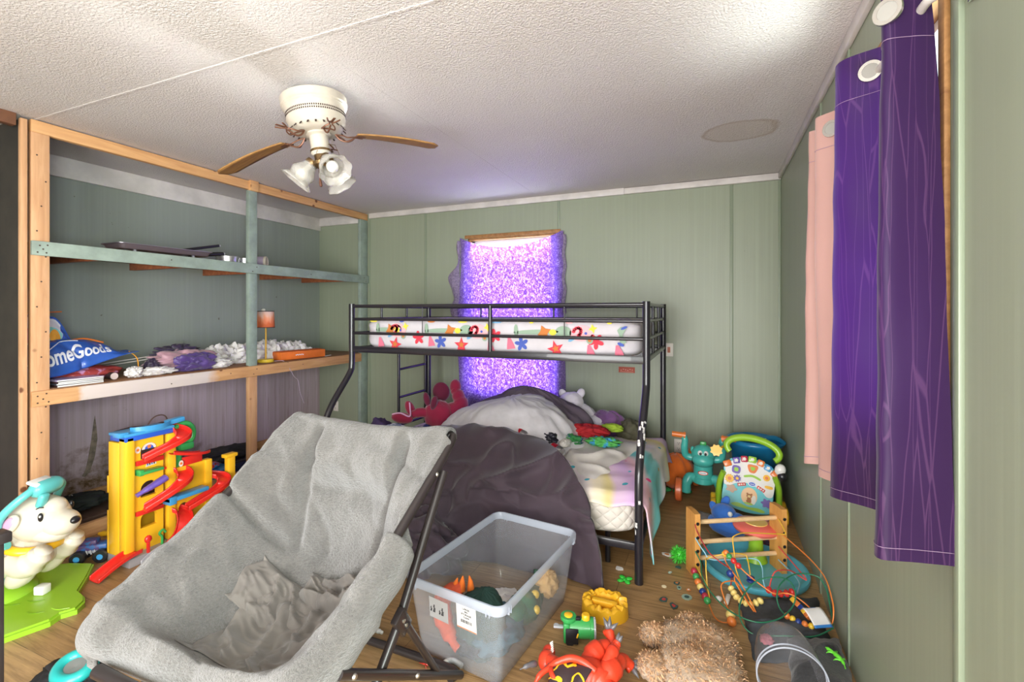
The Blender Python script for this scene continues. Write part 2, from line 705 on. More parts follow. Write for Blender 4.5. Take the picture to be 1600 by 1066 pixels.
b = MB()
b.box((LX - 0.06, (BY + FY) / 2, CZ / 2), (0.12, BY - FY, CZ))
for y in (2.76,):
    b.box((LX + 0.001, y, 0.6), (0.006, 0.012, 1.2))
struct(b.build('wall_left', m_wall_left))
b = MB()
holed_wall(b, 1, FY, -0.12, LX - 0.12, RX + 0.12, 0, CZ, -1.75, 0.45, 0.0, 2.2)  # unseen wall; its wide opening is added for the fill lamp
struct(b.build('wall_front', m_wall))

# white ceiling mouldings
b = MB()
b.box((LX + 0.012, (BY + 1.4) / 2, CZ - 0.075), (0.024, BY - 1.4, 0.15), bev=0.006)
struct(b.build('trim_1', m_white_trim))
b = MB()
b.box(((LX + -3.63) / 2, BY - 0.012, CZ - 0.05), (-3.63 - LX, 0.024, 0.10), bev=0.006)
struct(b.build('trim_2', m_white_trim))
b = MB()
b.box(((-3.6 - 0.72) / 2, BY - 0.012, CZ - 0.030), (2.88, 0.024, 0.06), bev=0.006)
b.box(((-0.72 + RX) / 2, BY - 0.015, CZ - 0.033), (RX + 0.72, 0.03, 0.055), bev=0.006)
struct(b.build('trim_3', m_white_trim))
b = MB()
b.box((RX - 0.011, (BY + FY) / 2, CZ - 0.028), (0.022, BY - FY, 0.055), bev=0.006)
struct(b.build('trim_4', m_white_trim))

# ------------------------------------------------------------------ windows
m_glass = clear_mat('window_glass', (240, 246, 244), 0.0, 0.02)
m_alu = mat('white_window_sash', (225, 225, 222), 0.4)


def window(nm, axis, at, th, h0, h1, z0, z1, wood_top_only):
    fr = MB()
    o = 1 - axis

    def bx(p0, p1, q0, q1, t0, t1, mi):
        c, d = [0, 0, (q0 + q1) / 2], [0, 0, q1 - q0]
        c[axis], d[axis] = (t0 + t1) / 2, abs(t1 - t0)
        c[o], d[o] = (p0 + p1) / 2, p1 - p0
        fr.box(c, d, bev=0.004, mi=mi)
    s = 1 if th > 0 else -1
    e = 0.02
    bx(h0, h0 + e, z0, z1, at, at + th, 0)
    bx(h1 - e, h1, z0, z1, at, at + th, 0)
    bx(h0, h1, z1 - e, z1, at, at + th, 0)
    bx(h0, h1, z0, z0 + e, at, at + th, 0)
    # casing boards on the wall face
    w = 0.035
    bx(h0 - w, h1 + w, z1, z1 + w, at - 0.014 * s, at, 0)
    if not wood_top_only:
        bx(h0 - w, h0, z0 - w, z1, at - 0.014 * s, at, 0)
        bx(h1, h1 + w, z0 - w, z1, at - 0.014 * s, at, 0)
        bx(h0 - w, h1 + w, z0 - w, z0, at - 0.014 * s, at, 0)
    # sash
    q = 0.03
    a, c = at + th * 0.55, at + th * 0.8
    bx(h0 + e, h0 + e + q, z0 + e, z1 - e, a, c, 1)
    bx(h1 - e - q, h1 - e, z0 + e, z1 - e, a, c, 1)
    bx(h0 + e, h1 - e, z1 - e - q, z1 - e, a, c, 1)
    bx(h0 + e, h1 - e, z0 + e, z0 + e + q, a, c, 1)
    zm = (z0 + z1) / 2
    bx(h0 + e, h1 - e, zm - q / 2, zm + q / 2, a, c, 1)
    f = fr.build(nm, [m_frame_wood, m_alu], smooth=30)
    struct(f)
    pn = MB()
    c_, d_ = [0, 0, (z0 + z1) / 2], [0, 0, z1 - z0 - 2 * e]
    c_[axis], d_[axis] = at + th * 0.68, 0.004
    c_[o], d_[o] = (h0 + h1) / 2, h1 - h0 - 2 * e
    pn.box(c_, d_)
    p = pn.build('pane', m_glass, f)
    return f


window('window_1', 1, BY, 0.12, WBX0, WBX1, WBZ0, WBZ1, True)
window('window_2', 0, RX, 0.12, WRY0, WRY1, WRZ0, WRZ1, False)
window('window_added', 0, RX, 0.12, -1.05, 0.05, 0.85, 2.15, False)  # unseen window added behind the camera for the side fill lamp

# ------------------------------------------------------------------ purple cloth over the back window
k = NT('purple_fleece_cloth')
v = k.coord((1, 1, 0.7))
n1 = k.noise(v, 120.0, 3.0, 0.7)
n2 = k.noise(k.coord((1, 1, 0.8)), 42.0, 3.0, 0.6)
fsp = k.math('ADD', k.math('MULTIPLY', n1, 0.7), k.math('MULTIPLY', n2, 0.4))
sp = k.ramp(fsp, [(0.44, (60, 18, 140)), (0.55, (90, 42, 184)), (0.70, (184, 150, 240))])
k.color(k.mix(k.mask(n1, 0.4, 0.65), (150, 124, 178), (182, 162, 204)))
k.b.inputs['Roughness'].default_value = 0.9
td = k.add('ShaderNodeBsdfTranslucent')
k.link(sp, td.inputs[0])
ms = k.add('ShaderNodeMixShader')
ms.inputs[0].default_value = 0.62
k.link(k.b.outputs[0], ms.inputs[1])
k.link(td.outputs[0], ms.inputs[2])
k.link(ms.outputs[0], k.out.inputs[0])
k.bump(n1, 0.4, 0.004)
m_fleece = k.mat
m_fleece_edge = mat('cloth_reverse_lavender', (170, 154, 186), 0.95, var=0.3, vscale=60, bump=(70, 0.5, 0.004), transl=0.25)


def cloth_pt(u, v):
    x0 = -2.405 + 0.02 * math.sin(v * 9) - 0.02 * v
    x1 = -1.285 + 0.02 * v
    x = x0 + (x1 - x0) * u
    ztop = 2.225 - 0.125 * math.sin(PI * min(1, u / 0.98)) ** 0.8 * (1.0 if u < 0.5 else 0.92)
    z = ztop + (0.46 + 0.02 * math.sin(u * 14) - ztop) * v
    y = 4.315 - 0.010 * math.sin(u * 22 + 2 * math.sin(v * 2)) * (0.3 + v) - 0.012 * nz((x, v, z), 3.0)
    y -= 0.02 * (1 - smooth01(abs(u - 0.08) / 0.1)) * v
    return (x, min(y, 4.345), z)


t = thing('window_cloth', 'purple fleece cloth hung over the far window, glowing with daylight behind the bunk bed', 'curtain', (-1.85, 4.3, 0.5))
b = MB().grid(cloth_pt, 48, 60)
for i in range(len(b.v)):
    b.v[i] -= t.location
b.build('cloth_panel', m_fleece, t, smooth=180)


def flap_pt(u, v):
    z = 2.19 - v * 0.86
    w = 0.03 + 0.085 * (smooth01((v - 0.25) / 0.2)) - 0.035 * smooth01((v - 0.62) / 0.1) + 0.02 * math.sin(v * 17)
    x = -2.40 - w * u + 0.012 * math.sin(v * 13)
    y = 4.318 - 0.025 * math.sin(u * PI) - 0.01 * u
    return (x + 1.85, y - 4.3, z - 0.5)


b = MB().grid(flap_pt, 6, 40)
b.build('folded_edge', m_fleece_edge, t, smooth=180)
b = MB().grid(lambda u, v: (-1.30 + 0.035 * u + 0.008 * math.sin(v * 20) + 1.85, 4.325 - 0.02 * math.sin(u * PI) - 4.3, 2.19 - v * 0.75 - 0.5), 4, 30)
b.build('folded_edge', m_fleece_edge, t, smooth=180)

# ------------------------------------------------------------------ curtains on the right window
k = NT('purple_satin_curtain')
k.b.inputs['Roughness'].default_value = 0.55
k.b.inputs['Specular IOR Level'].default_value = 0.25
k.b.inputs['Sheen Weight'].default_value = 0.1
vo = k.add('ShaderNodeTexVoronoi', feature='DISTANCE_TO_EDGE')
vo.inputs['Scale'].default_value = 1.0
k.link(k.coord((15, 14, 0.9)), vo.inputs['Vector'])
vo2 = k.add('ShaderNodeTexVoronoi', feature='DISTANCE_TO_EDGE')
vo2.inputs['Scale'].default_value = 1.0
k.link(k.coord((27, 24, 0.55)), vo2.inputs['Vector'])
ln = k.math('MAXIMUM', k.mask(vo.outputs[0], 0.016, 0.006), k.mask(vo2.outputs[0], 0.016, 0.006))
pc = k.mix(k.math('MULTIPLY', ln, 0.55), (44, 18, 60), (86, 54, 92))
k.color(pc)
td = k.add('ShaderNodeBsdfTranslucent')
td.inputs[0].default_value = lin((120, 50, 200))
ms = k.add('ShaderNodeMixShader')
ms.inputs[0].default_value = 0.045
k.link(k.b.outputs[0], ms.inputs[1])
k.link(td.outputs[0], ms.inputs[2])
k.link(ms.outputs[0], k.out.inputs[0])
k.bump(k.noise(k.coord((1, 1, 0.25)), 9.0, 2.0), 0.2, 0.01)
m_purple = k.mat
m_pink = mat('pink_satin_curtain', (182, 142, 134), 0.55, sheen=0.2, transl=0.05, bump=(9, 0.2, 0.01, (1, 1, 0.3)))
m_thread = mat('pale_hem_thread', (150, 124, 154), 0.7)
m_nickel = mat('brushed_nickel', (214, 212, 208), 0.25, metal=1.0)


def curtain(name, label, path, m, z0, z1, grom, hem, flare=0.0):
    P = spline(path, 10)
    L = [0]
    for i in range(1, len(P)):
        L.append(L[-1] + (P[i] - P[i - 1]).length)
    T = L[-1]

    def at(u):
        d = u * T
        for i in range(1, len(P)):
            if d <= L[i] or i == len(P) - 1:
                f = (d - L[i - 1]) / max(1e-6, L[i] - L[i - 1])
                return P[i - 1].lerp(P[i], min(1, f))
    base = Vector((0.45, P[0].y, z0))
    t = thing(name, label, 'curtain', base)

    def fn(u, v):
        p = at(u)
        z = z1 + (z0 - z1) * v
        w = 0.012 * nz((p.x * 2, p.y * 2, z * 0.7), 2.4, 3.1) + 0.006 * nz((p.x, p.y, z), 8.0)
        y = p.y + w + v * 0.07 * (u if flare else 0.35 * u)
        x = p.x + w * 0.8 - 0.012 * v * math.sin(u * 9)
        if flare:
            x += flare * v ** 0.6 * (1 - u) ** 14
        zz = z + 0.010 * math.sin(u * 11 + 1) * v - 0.02 * v * (u * 0.6)
        return Vector((min(x, 0.5235), y, zz)) - base
    b = MB().grid(fn, 72, 46)
    for vv in (0.092, 1 - hem):
        b.tube([fn(i / 90, vv) + Vector((-0.0012, -0.0014, 0)) for i in range(91)], 0.0009, n=4, mi=1)
    b.build('curtain_panel', [m, m_thread], t, smooth=180)
    for u in grom:
        p, q = fn(u, 0.045), fn(u + 0.012, 0.045)
        tx = (q - p).normalized()
        M = frame(p, tx, (0, 0, 1))
        g = MB()
        g.lathe([(0.021, -0.005), (0.030, -0.005), (0.0315, 0), (0.030, 0.005), (0.021, 0.005), (0.021, -0.005)], 24, M, cap=False)
        g.lathe([(0.0, -0.003), (0.0215, -0.003), (0.0215, 0.003), (0, 0.003)], 24, M, mi=1)
        g.build('grommet', [m_nickel, m_bright], t)
    return t


m_bright = mat('pale_grommet_lining', (160, 158, 152), 0.35)
curtain('curtain', 'deep purple patterned curtain with ring grommets on the right wall, nearest the camera',
        [(0.468, 1.388, 0), (0.43, 1.370, 0), (0.375, 1.362, 0), (0.40, 1.44, 0), (0.495, 1.56, 0), (0.47, 1.64, 0), (0.375, 1.72, 0), (0.38, 1.80, 0), (0.47, 1.90, 0)],
        m_purple, 0.86, 2.215, (0.12, 0.62), 0.022, 0.052)
curtain('curtain', 'pale pink curtain hanging beside the purple one, farther along the right wall',
        [(0.49, 1.90, 0), (0.43, 2.02, 0), (0.372, 2.09, 0), (0.385, 2.13, 0), (0.44, 2.16, 0), (0.41, 2.21, 0), (0.368, 2.24, 0), (0.40, 2.28, 0), (0.46, 2.30, 0)],
        m_pink, 0.84, 2.185, (0.30, 0.66), 0.022)
t = thing('curtain_rod', 'white flat curtain rod with a bracket above the right window', 'curtain rod', (0.45, 1.36, 2.15))
b = MB()
b.tube(spline([(0.0, 0.0, 0.0), (0.0, 0.5, 0.0), (0.0, 1.02, 0.0)], 4), 0.010, 12)
b.tube(spline([(0.0, 0.0, 0), (0.005, -0.03, 0), (0.035, -0.05, 0), (0.074, -0.05, 0)], 5), 0.010, 12)
b.build('rod', m_white_trim, t)
b = MB()
b.box((0.072, -0.05, 0.0), (0.01, 0.05, 0.05), bev=0.003)
b.build('bracket', m_nickel, t)

# ================================================================== BUILT-IN SHELVES
SX = -3.628
shelf = thing('built_in_shelf', 'tall open built-in shelf of bare and green painted lumber along the left wall', 'shelf', (SX, 1.44, 0))


def part_box(name, c, d, m, parent, bev=0.003, mi=0):
    b = MB()
    b.box(Vector(c) - Vector(parent.location), d, bev=bev)
    return b.build(name, m, parent, smooth=30)


D2 = 0.038


m_nail = mat('dark_nail_heads', (70, 52, 44), 0.6)


def sbox(name, y0, y1, z0, z1, x0, x1, m, nails=()):
    b = MB()
    b.box(((x0 + x1) / 2 - SX, (y0 + y1) / 2 - 1.44, (z0 + z1) / 2), (abs(x1 - x0), y1 - y0, z1 - z0), bev=0.003)
    for (y, z) in nails:
        b.lathe([(0.0045, 0.0), (0.0045, 0.0015)], 8, frame((max(x0, x1) - SX, y - 1.44, z), (0, 1, 0), (0, 0, 1)), mi=1)
    return b.build(name, [m, m_nail], shelf, smooth=30)


NB_LOW = [(1.46, 0.92), (1.46, 0.96), (1.485, 0.94), (1.50, 0.97), (1.51, 0.92), (2.2, 0.93), (2.66, 0.95), (2.87, 0.92), (2.90, 0.96), (3.4, 0.95)]
NB_MID = [(1.46, 1.80), (1.47, 1.84), (1.50, 1.80), (1.505, 1.845), (1.485, 1.82), (2.2, 1.83), (2.86, 1.80), (2.90, 1.84), (3.5, 1.82), (4.3, 1.80), (4.27, 1.84)]
NB_POST = [(1.465 + 0.04 * ((i * 7) % 3) / 2, 0.15 + i * 0.148) for i in range(16)]


sbox('post', 1.440, 1.524, 0, 2.50, SX - D2, SX, m_pine_post, NB_POST)
b = MB()
b.box((-D2 / 2, 2.88 - 1.44, 1.74), (D2, 0.08, 1.51), bev=0.003, mi=0)
b.box((-D2 / 2, 2.88 - 1.44, 0.492), (D2, 0.08, 0.984), bev=0.003, mi=1)
b.box((0.002, 2.88 - 1.44, 2.535), (D2, 0.08, 0.088), bev=0.003, mi=2)
b.build('post', [m_green_paint, m_pine_post, m_pine], shelf, smooth=30)
b = MB()
b.box((-D2 / 2, 4.292 - 1.44, 1.25), (D2, 0.116, 2.5), bev=0.003)
b.build('post', m_green_paint, shelf, smooth=30)
sbox('top_beam', 1.44, 4.352, 2.50, 2.572, SX - D2, SX + 0.002, m_pine)
sbox('middle_rail', 1.436, 4.352, 1.782, 1.866, SX - 0.002, SX + 0.02, m_green_paint, NB_MID)
sbox('lower_rail', 1.436, 4.225, 0.90, 0.988, SX - 0.002, SX + 0.02, m_pine_primed, NB_LOW)
sbox('shelf_board', 1.445, 4.352, 0.975, 0.993, LX + 0.002, SX - 0.003, m_shelfboard)
sbox('shelf_board', 1.445, 4.352, 1.845, 1.862, LX + 0.002, SX - 0.003, m_shelfboard)
for y in (1.80, 2.35, 2.95, 3.55, 4.1):
    sbox('cleat', y - 0.02, y + 0.02, 1.79, 1.845, LX + 0.004, SX - 0.02, m_cleat)
for y in (2.0, 2.62, 3.4):
    sbox('cleat', y - 0.02, y + 0.02, 0.93, 0.975, LX + 0.004, SX - 0.02, m_cleat)
sbox('wall_ledger', 1.45, 4.352, 0.0, 0.10, LX + 0.002, LX + 0.04, m_pine)
sbox('kick_board', 1.53, 4.2, 0.0, 0.088, SX - 0.10, SX - 0.062, m_pine)
t = thing('closet_end_panel', 'drab end panel coloured as in shade with a bare wood edge left of the shelf', 'panel', (-3.99, 1.41, 0))
b = MB()
b.box((0, 0, 1.28), (0.69, 0.02, 2.56))
b.build('panel', m_panel_dark, t)
b = MB()
b.box((0.355, -0.003, 1.28), (0.028, 0.03, 2.56), bev=0.002)
b.build('edge_strip', m_pine_post, t)
o = part_box('ceiling_header', (SX - 0.02, 0.85, 2.545), (0.05, 1.05, 0.07), mat('brown_header_wood', (132, 88, 62), 0.6, var=0.2, vscale=7), bpy.data.objects['closet_end_panel'])
o.parent = None
o.location = (0, 0, 0)
for v_ in o.data.vertices:
    v_.co += Vector((-3.99, 1.41, 0))
tag(o, 'brown wooden header along the ceiling beyond the dark end panel', 'beam')

# the torn strip of wall board hanging loose in the lower bay, with its dark gap
b = MB()
b.prism([(0, 0), (0.03, 0.03), (0.062, 0.14), (0.078, 0.27), (0.072, 0.36), (0.062, 0.45), (0.052, 0.38), (0.040, 0.27), (0.022, 0.15), (0.004, 0.05), (-0.02, 0.01)], 0.004, frame((LX + 0.003, 2.035, 0.205), (0, 1, 0), (0, 0, 1)))
o = b.build('torn_board_strip', mat('torn_board', (150, 136, 122), 0.9, var=0.3, vscale=20))
tag(o, 'torn dark strip in the pale board low on the left wall', 'wall damage')

# ================================================================== CEILING FAN
m_fan_white = mat('aged_white_enamel', (198, 188, 174), 0.4, var=0.10, vscale=7, coat=0.1)
m_brass = mat('tarnished_brass', (150, 120, 82), 0.4, metal=0.8, var=0.4, vscale=20)
m_iron = mat('brown_blade_iron', (120, 82, 64), 0.45, metal=0.5)
m_blade = wood_mat('oak_fan_blade', (160, 118, 66), (122, 84, 44), knots=False, stretch=(3, 26, 6))
m_slot = mat('dark_vent_slot', (58, 42, 38), 0.8)
m_shade = clear_mat('frosted_lamp_glass', (240, 238, 234), 0.26, 0.2, (232, 230, 226))
fan = thing('ceiling_fan', 'aged white ceiling fan with two wooden blades left and three glass lights', 'ceiling fan', (-1.85, 1.80, 2.58), rot=Matrix.Rotation(math.radians(8), 4, Vector((0.39, -0.92, 0))).to_euler())
b = MB()
b.lathe([(0.001, 0), (0.055, 0), (0.058, -0.012), (0.03, -0.02), (0.026, -0.075), (0.001, -0.075)], 24, Matrix.Translation((-0.055, 0.0, 0)))
b.box((-0.05, -0.02, -0.03), (0.09, 0.05, 0.06), bev=0.006)
b.build('ceiling_mount', mat('dusty_metal_bracket', (176, 166, 156), 0.4, metal=0.6, var=0.5, vscale=18), fan)
b = MB()
b.lathe([(0.0, -0.058), (0.150, -0.058), (0.158, -0.064), (0.158, -0.100), (0.152, -0.106), (0.152, -0.112), (0.146, -0.118), (0.141, -0.135), (0.141, -0.170), (0.137, -0.178),
         (0.130, -0.205), (0.112, -0.226), (0.085, -0.235), (0.0, -0.235)], 64)
for i in range(90):
    a = 2 * PI * i / 90
    for zz in (-0.145, -0.158):
        b.box((math.cos(a) * 0.1408, math.sin(a) * 0.1408, zz), (0.003, 0.0055, 0.008), (0, 0, a), mi=1)
for i in range(22):
    a = 2 * PI * i / 22
    b.box((math.cos(a) * 0.1225, math.sin(a) * 0.1225, -0.2135), (0.036, 0.009, 0.004), (0, math.radians(47), a), bev=0.0015, mi=1)
b.build('motor_housing', [m_fan_white, m_slot], fan, smooth=35)
b = MB()
b.lathe([(0.0, -0.235), (0.06, -0.235), (0.06, -0.243), (0.046, -0.25), (0.044, -0.31), (0.048, -0.313), (0.048, -0.335), (0.042, -0.34), (0.040, -0.345), (0.0, -0.345)], 32)
b.build('switch_housing', m_fan_white, fan, smooth=35)
b = MB()
b.lathe([(0.0, -0.345), (0.034, -0.345), (0.034, -0.372), (0.052, -0.382), (0.048, -0.396), (0.02, -0.41), (0.0, -0.412)], 32)
b.lathe([(0.0495, -0.318), (0.0495, -0.330)], 32, cap=False)
b.build('light_fitter', m_brass, fan, smooth=35)
for i, ang in enumerate((-24, 96, 216)):
    a = math.radians(ang)
    d = Vector((math.cos(a) * 0.72, math.sin(a) * 0.72, -0.70)).normalized()
    o_ = Vector((math.cos(a) * 0.045, math.sin(a) * 0.045, -0.375))
    M = frame(o_, d.orthogonal(), d.cross(d.orthogonal()))
    b = MB()
    b.lathe([(0.0, -0.01), (0.030, -0.006), (0.033, 0.016), (0.030, 0.022), (0.0, 0.022)], 20, M)
    h = b.build('lamp_holder', m_brass, fan, smooth=35)
    b = MB()
    ns = 30

    def pt(u, v, M=M):
        z = 0.012 + v * 0.118
        r = 0.031 + 0.030 * smooth01(v * 1.7) - 0.008 * smooth01((v - 0.45) / 0.3) + 0.026 * smooth01((v - 0.72) / 0.28)
        r += 0.004 * smooth01((v - 0.7) / 0.3) * math.cos(u * 2 * PI * 8)
        return M @ Vector((r * math.cos(u * 2 * PI), r * math.sin(u * 2 * PI), z))
    b.grid(pt, 48, 18, cu=True)
    b.build('lamp_shade', m_shade, fan, smooth=180, solid=0.0025)
    b = MB()
    b.lathe([(0.0, 0.02), (0.012, 0.022), (0.013, 0.05), (0.028, 0.075), (0.030, 0.088), (0.022, 0.106), (0.0, 0.113)], 20, M)
    b.build('bulb', mat('white_bulb_glass', (236, 234, 228), 0.2), h, smooth=60)


def blade_iron(ang, full):
    a = math.radians(ang)
    R = Matrix.Rotation(a, 4, 'Z')
    b = MB()
    for s in (-1, 1):
        b.tube([R @ p for p in spline([(0.085, 0.004 * s, -0.238), (0.115, 0.020 * s, -0.25), (0.135, 0.030 * s, -0.262), (0.16, 0.022 * s, -0.258), (0.175, 0.006 * s, -0.25), (0.195, 0.02 * s, -0.247), (0.215, 0.030 * s, -0.245)], 6)], 0.0038, 6)
    b.tube([R @ p for p in spline([(0.08, 0, -0.236), (0.10, 0, -0.262), (0.13, 0, -0.272), (0.17, 0, -0.256)], 6)], 0.0045, 6)
    b.box(R @ Vector((0.205, 0, -0.2465)), (0.05, 0.045 if full else 0.012, 0.004), (0, 0, a), bev=0.0015)
    return b.build('blade_iron', m_iron, fan)


for ang in (45, 117, 189, 261, 333):
    blade_iron(ang, ang in (45, 189))


def blade(ang, droop, pitch, l1):
    a = math.radians(ang)
    R = Matrix.Rotation(a, 4, 'Z')

    def fn(u, v):
        x = 0.185 + (l1 - 0.185) * u
        hw = 0.050 + 0.018 * smooth01(u * 1.6)
        if u > 0.93:
            hw -= 0.035 * (u - 0.93) / 0.07
        y = (v - 0.5) * 2 * hw
        return R @ Vector((x, y, -0.243 - droop * u ** 1.6 + y * math.tan(pitch)))
    b = MB().grid(fn, 30, 6)
    return b.build('blade', m_blade, fan, smooth=60, solid=0.006)


blade(189, 0.07, math.radians(-12), 0.60)
blade(45, 0.055, math.radians(11), 0.60)
b = MB()
b.tube([(0.02, -0.042, -0.33), (0.02, -0.052, -0.345), (0.02, -0.054, -0.47)], 0.0012, 6)
b.build('pull_chain', m_brass, fan)
b = MB()
b.lathe([(0.0, 0.0), (0.004, -0.003), (0.0075, -0.028), (0.007, -0.045), (0.0, -0.05)], 14, Matrix.Translation((0.02, -0.054, -0.47)))
b.build('chain_fob', mat('dark_wood_fob', (86, 52, 38), 0.4), fan)
b = MB()
b.tube([(0.05, 0.0, -0.3), (0.085, 0.01, -0.31), (0.10, 0.012, -0.355), (0.104, 0.012, -0.375)], 0.0012, 6)
b.ball((0.104, 0.012, -0.379), 0.004, seg=8)
b.build('pull_chain', m_brass, fan)

# ================================================================== BUNK BED
m_black = mat('black_bed_enamel', (34, 32, 38), 0.32, coat=0.3)
m_steel = mat('scratched_bare_steel', (170, 168, 166), 0.4, metal=0.7)
BXL, BXR, BYF, BYL, BYB = -2.58, -0.352, 2.91, 2.586, 4.0
bed = thing('bunk_bed', 'black metal bunk bed standing against the far wall below the purple window cloth', 'bed', (BXL, BYB, 0))
BO = Vector(bed.location)


def rel(o, pts):
    return [Vector(p) - o for p in pts]


for x in (BXL, BXR):
    b = MB()
    path = spline([(x, BYF, 1.515), (x, BYF, 1.25), (x, BYF, 1.05), (x, BYF - 0.03, 0.97), (x, BYF - 0.20, 0.78), (x, BYL + 0.05, 0.66), (x, BYL, 0.55), (x, BYL, 0.28), (x, BYL, 0.0)], 6)
    b.tube(rel(BO, path), 0.0225, 16)
    p = b.build('post', m_black, bed)
    if x == BXR:
        sb = MB()
        rnd = random.Random(3)
        for (z0, n_) in ((0.82, 2), (0.79, 3), (0.755, 2), (0.72, 2), (0.65, 2), (0.44, 1), (0.315, 1), (0.27, 1)):
            for q in range(n_):
                zc = z0 + rnd.uniform(-0.012, 0.012)
                pos = min(path, key=lambda w: abs(w.z - zc))
                nx = min(path, key=lambda w: abs(w.z - zc + 0.03))
                ax = (pos - nx).normalized() if (pos - nx).length > 1e-4 else Vector((0, 0, 1))
                w0 = rnd.uniform(-0.9, 0.7)
                hh = rnd.uniform(0.006, 0.016)
                ww = rnd.uniform(0.25, 0.7)
                side = ax.cross(Vector((0, 1, 0))).normalized()
                fr_ = side.cross(ax).normalized()
                if fr_.y > 0:
                    fr_ = -fr_
                base = pos + ax * (zc - pos.z)

                def pf(u, v, base=base, ax=ax, side=side, fr_=fr_, w0=w0, hh=hh, ww=ww):
                    a = w0 + ww * (u - 0.5)
                    jig = 0.25 * math.sin(9 * u + zc * 40)
                    return base + (side * math.sin(a) + fr_ * math.cos(a)) * 0.0231 + ax * ((v - 0.5) * 2 * hh * (1 + jig)) - BO
                sb.grid(pf, 4, 2)
        sb.build('peeled_sticker', mat('white_sticker_residue', (232, 230, 228), 0.8, var=0.3, vscale=60), p)
for x in (BXL, BXR):
    b = MB()
    b.tube(rel(BO, [(x, BYB, 1.515), (x, BYB, 0.0)]), 0.0225, 16)
    b.build('post', m_black, bed)


def bars(name, segs, r=0.011, parent=None, m=None):
    b = MB()
    for s_ in segs:
        a, c = s_[0], s_[1]
        rr = s_[2] if len(s_) > 2 else r
        b.tube(rel(BO, [a, c]), rr, 10)
    return b.build(name, m or m_black, parent or bed)


for (y, nm) in ((BYF, 'front'), (BYB, 'back')):
    segs = [((BXL, y, 1.497), (BXR, y, 1.497), 0.0125), ((BXL, y, 1.396), (BXR, y, 1.396)), ((BXL, y, 1.288), (BXR, y, 1.288))]
    if y == BYF:
        segs += [((-1.385, y, 1.497), (-1.385, y, 1.18), 0.0135), ((-1.93, y, 1.497), (-1.93, y, 1.288), 0.0035), ((-0.86, y, 1.497), (-0.86, y, 1.288), 0.0035)]
    else:
        segs += [((-2.72 + 0.72 * i, y, 1.497), (-2.72 + 0.72 * i, y, 1.18), 0.008) for i in range(1, 4)]
    bars('guard_rail', segs)
    b = MB()
    b.box(Vector(((BXL + BXR) / 2, y, 1.163)) - BO, (BXR - BXL, 0.025, 0.048), bev=0.004)
    b.build('upper_side_rail', m_black, bed, smooth=30)
for x in (BXL, BXR):
    segs = [((x, BYF, 1.497), (x, BYB, 1.497), 0.0125), ((x, BYF, 1.396), (x, BYB, 1.396)), ((x, BYF, 1.288), (x, BYB, 1.288)), ((x, BYF, 1.163), (x, BYB, 1.163), 0.018)]
    segs += [((x, BYF + 0.36 * i, 1.497), (x, BYF + 0.36 * i, 1.163), 0.010) for i in (1, 2)]
    bars('end_rail', segs)
    bars('lower_end_rail', [((x, BYL, 0.19), (x, BYB, 0.19), 0.017)])
for y in (BYL + 0.01, BYB):
    b = MB()
    b.box(Vector(((BXL + BXR) / 2, y, 0.19)) - BO, (BXR - BXL, 0.025, 0.04), bev=0.004)
    b.build('lower_side_rail', m_black, bed, smooth=30)
bars('center_leg', [((-0.55, 2.75, 0.0), (-0.55, 2.75, 0.19), 0.016)])
b = MB()
for i in range(11):
    y = BYF + 0.06 + i * 0.097
    b.box(Vector(((BXL + BXR) / 2, y, 1.158)) - BO, (BXR - BXL - 0.02, 0.03, 0.008))
for i in range(3):
    b.box(Vector((BXL + 0.5 + i * 0.6, (BYF + BYB) / 2, 1.150)) - BO, (0.03, BYB - BYF - 0.02, 0.01))
b.build('upper_slat_deck', m_black, bed, smooth=30)
b = MB()
b.tube(rel(BO, [(-2.66, 3.62, 1.163), (-2.66, 3.62, 0.10)]), 0.0135, 10)
b.tube(rel(BO, [(-2.60, 3.97, 1.163), (-2.60, 3.97, 0.10)]), 0.0135, 10)
for z in (0.94, 0.68, 0.42):
    b.tube(rel(BO, [(-2.66, 3.62, z - 0.02), (-2.60, 3.97, z)]), 0.011, 10)
b.build('ladder', m_black, bed)

# ------------------------------------------------------------------ upper mattress with printed sheet
UMX0, UMX1, UMY0, UMY1, UMZ0, UMZ1 = -2.515, -0.395, 2.955, 3.955, 1.166, 1.398


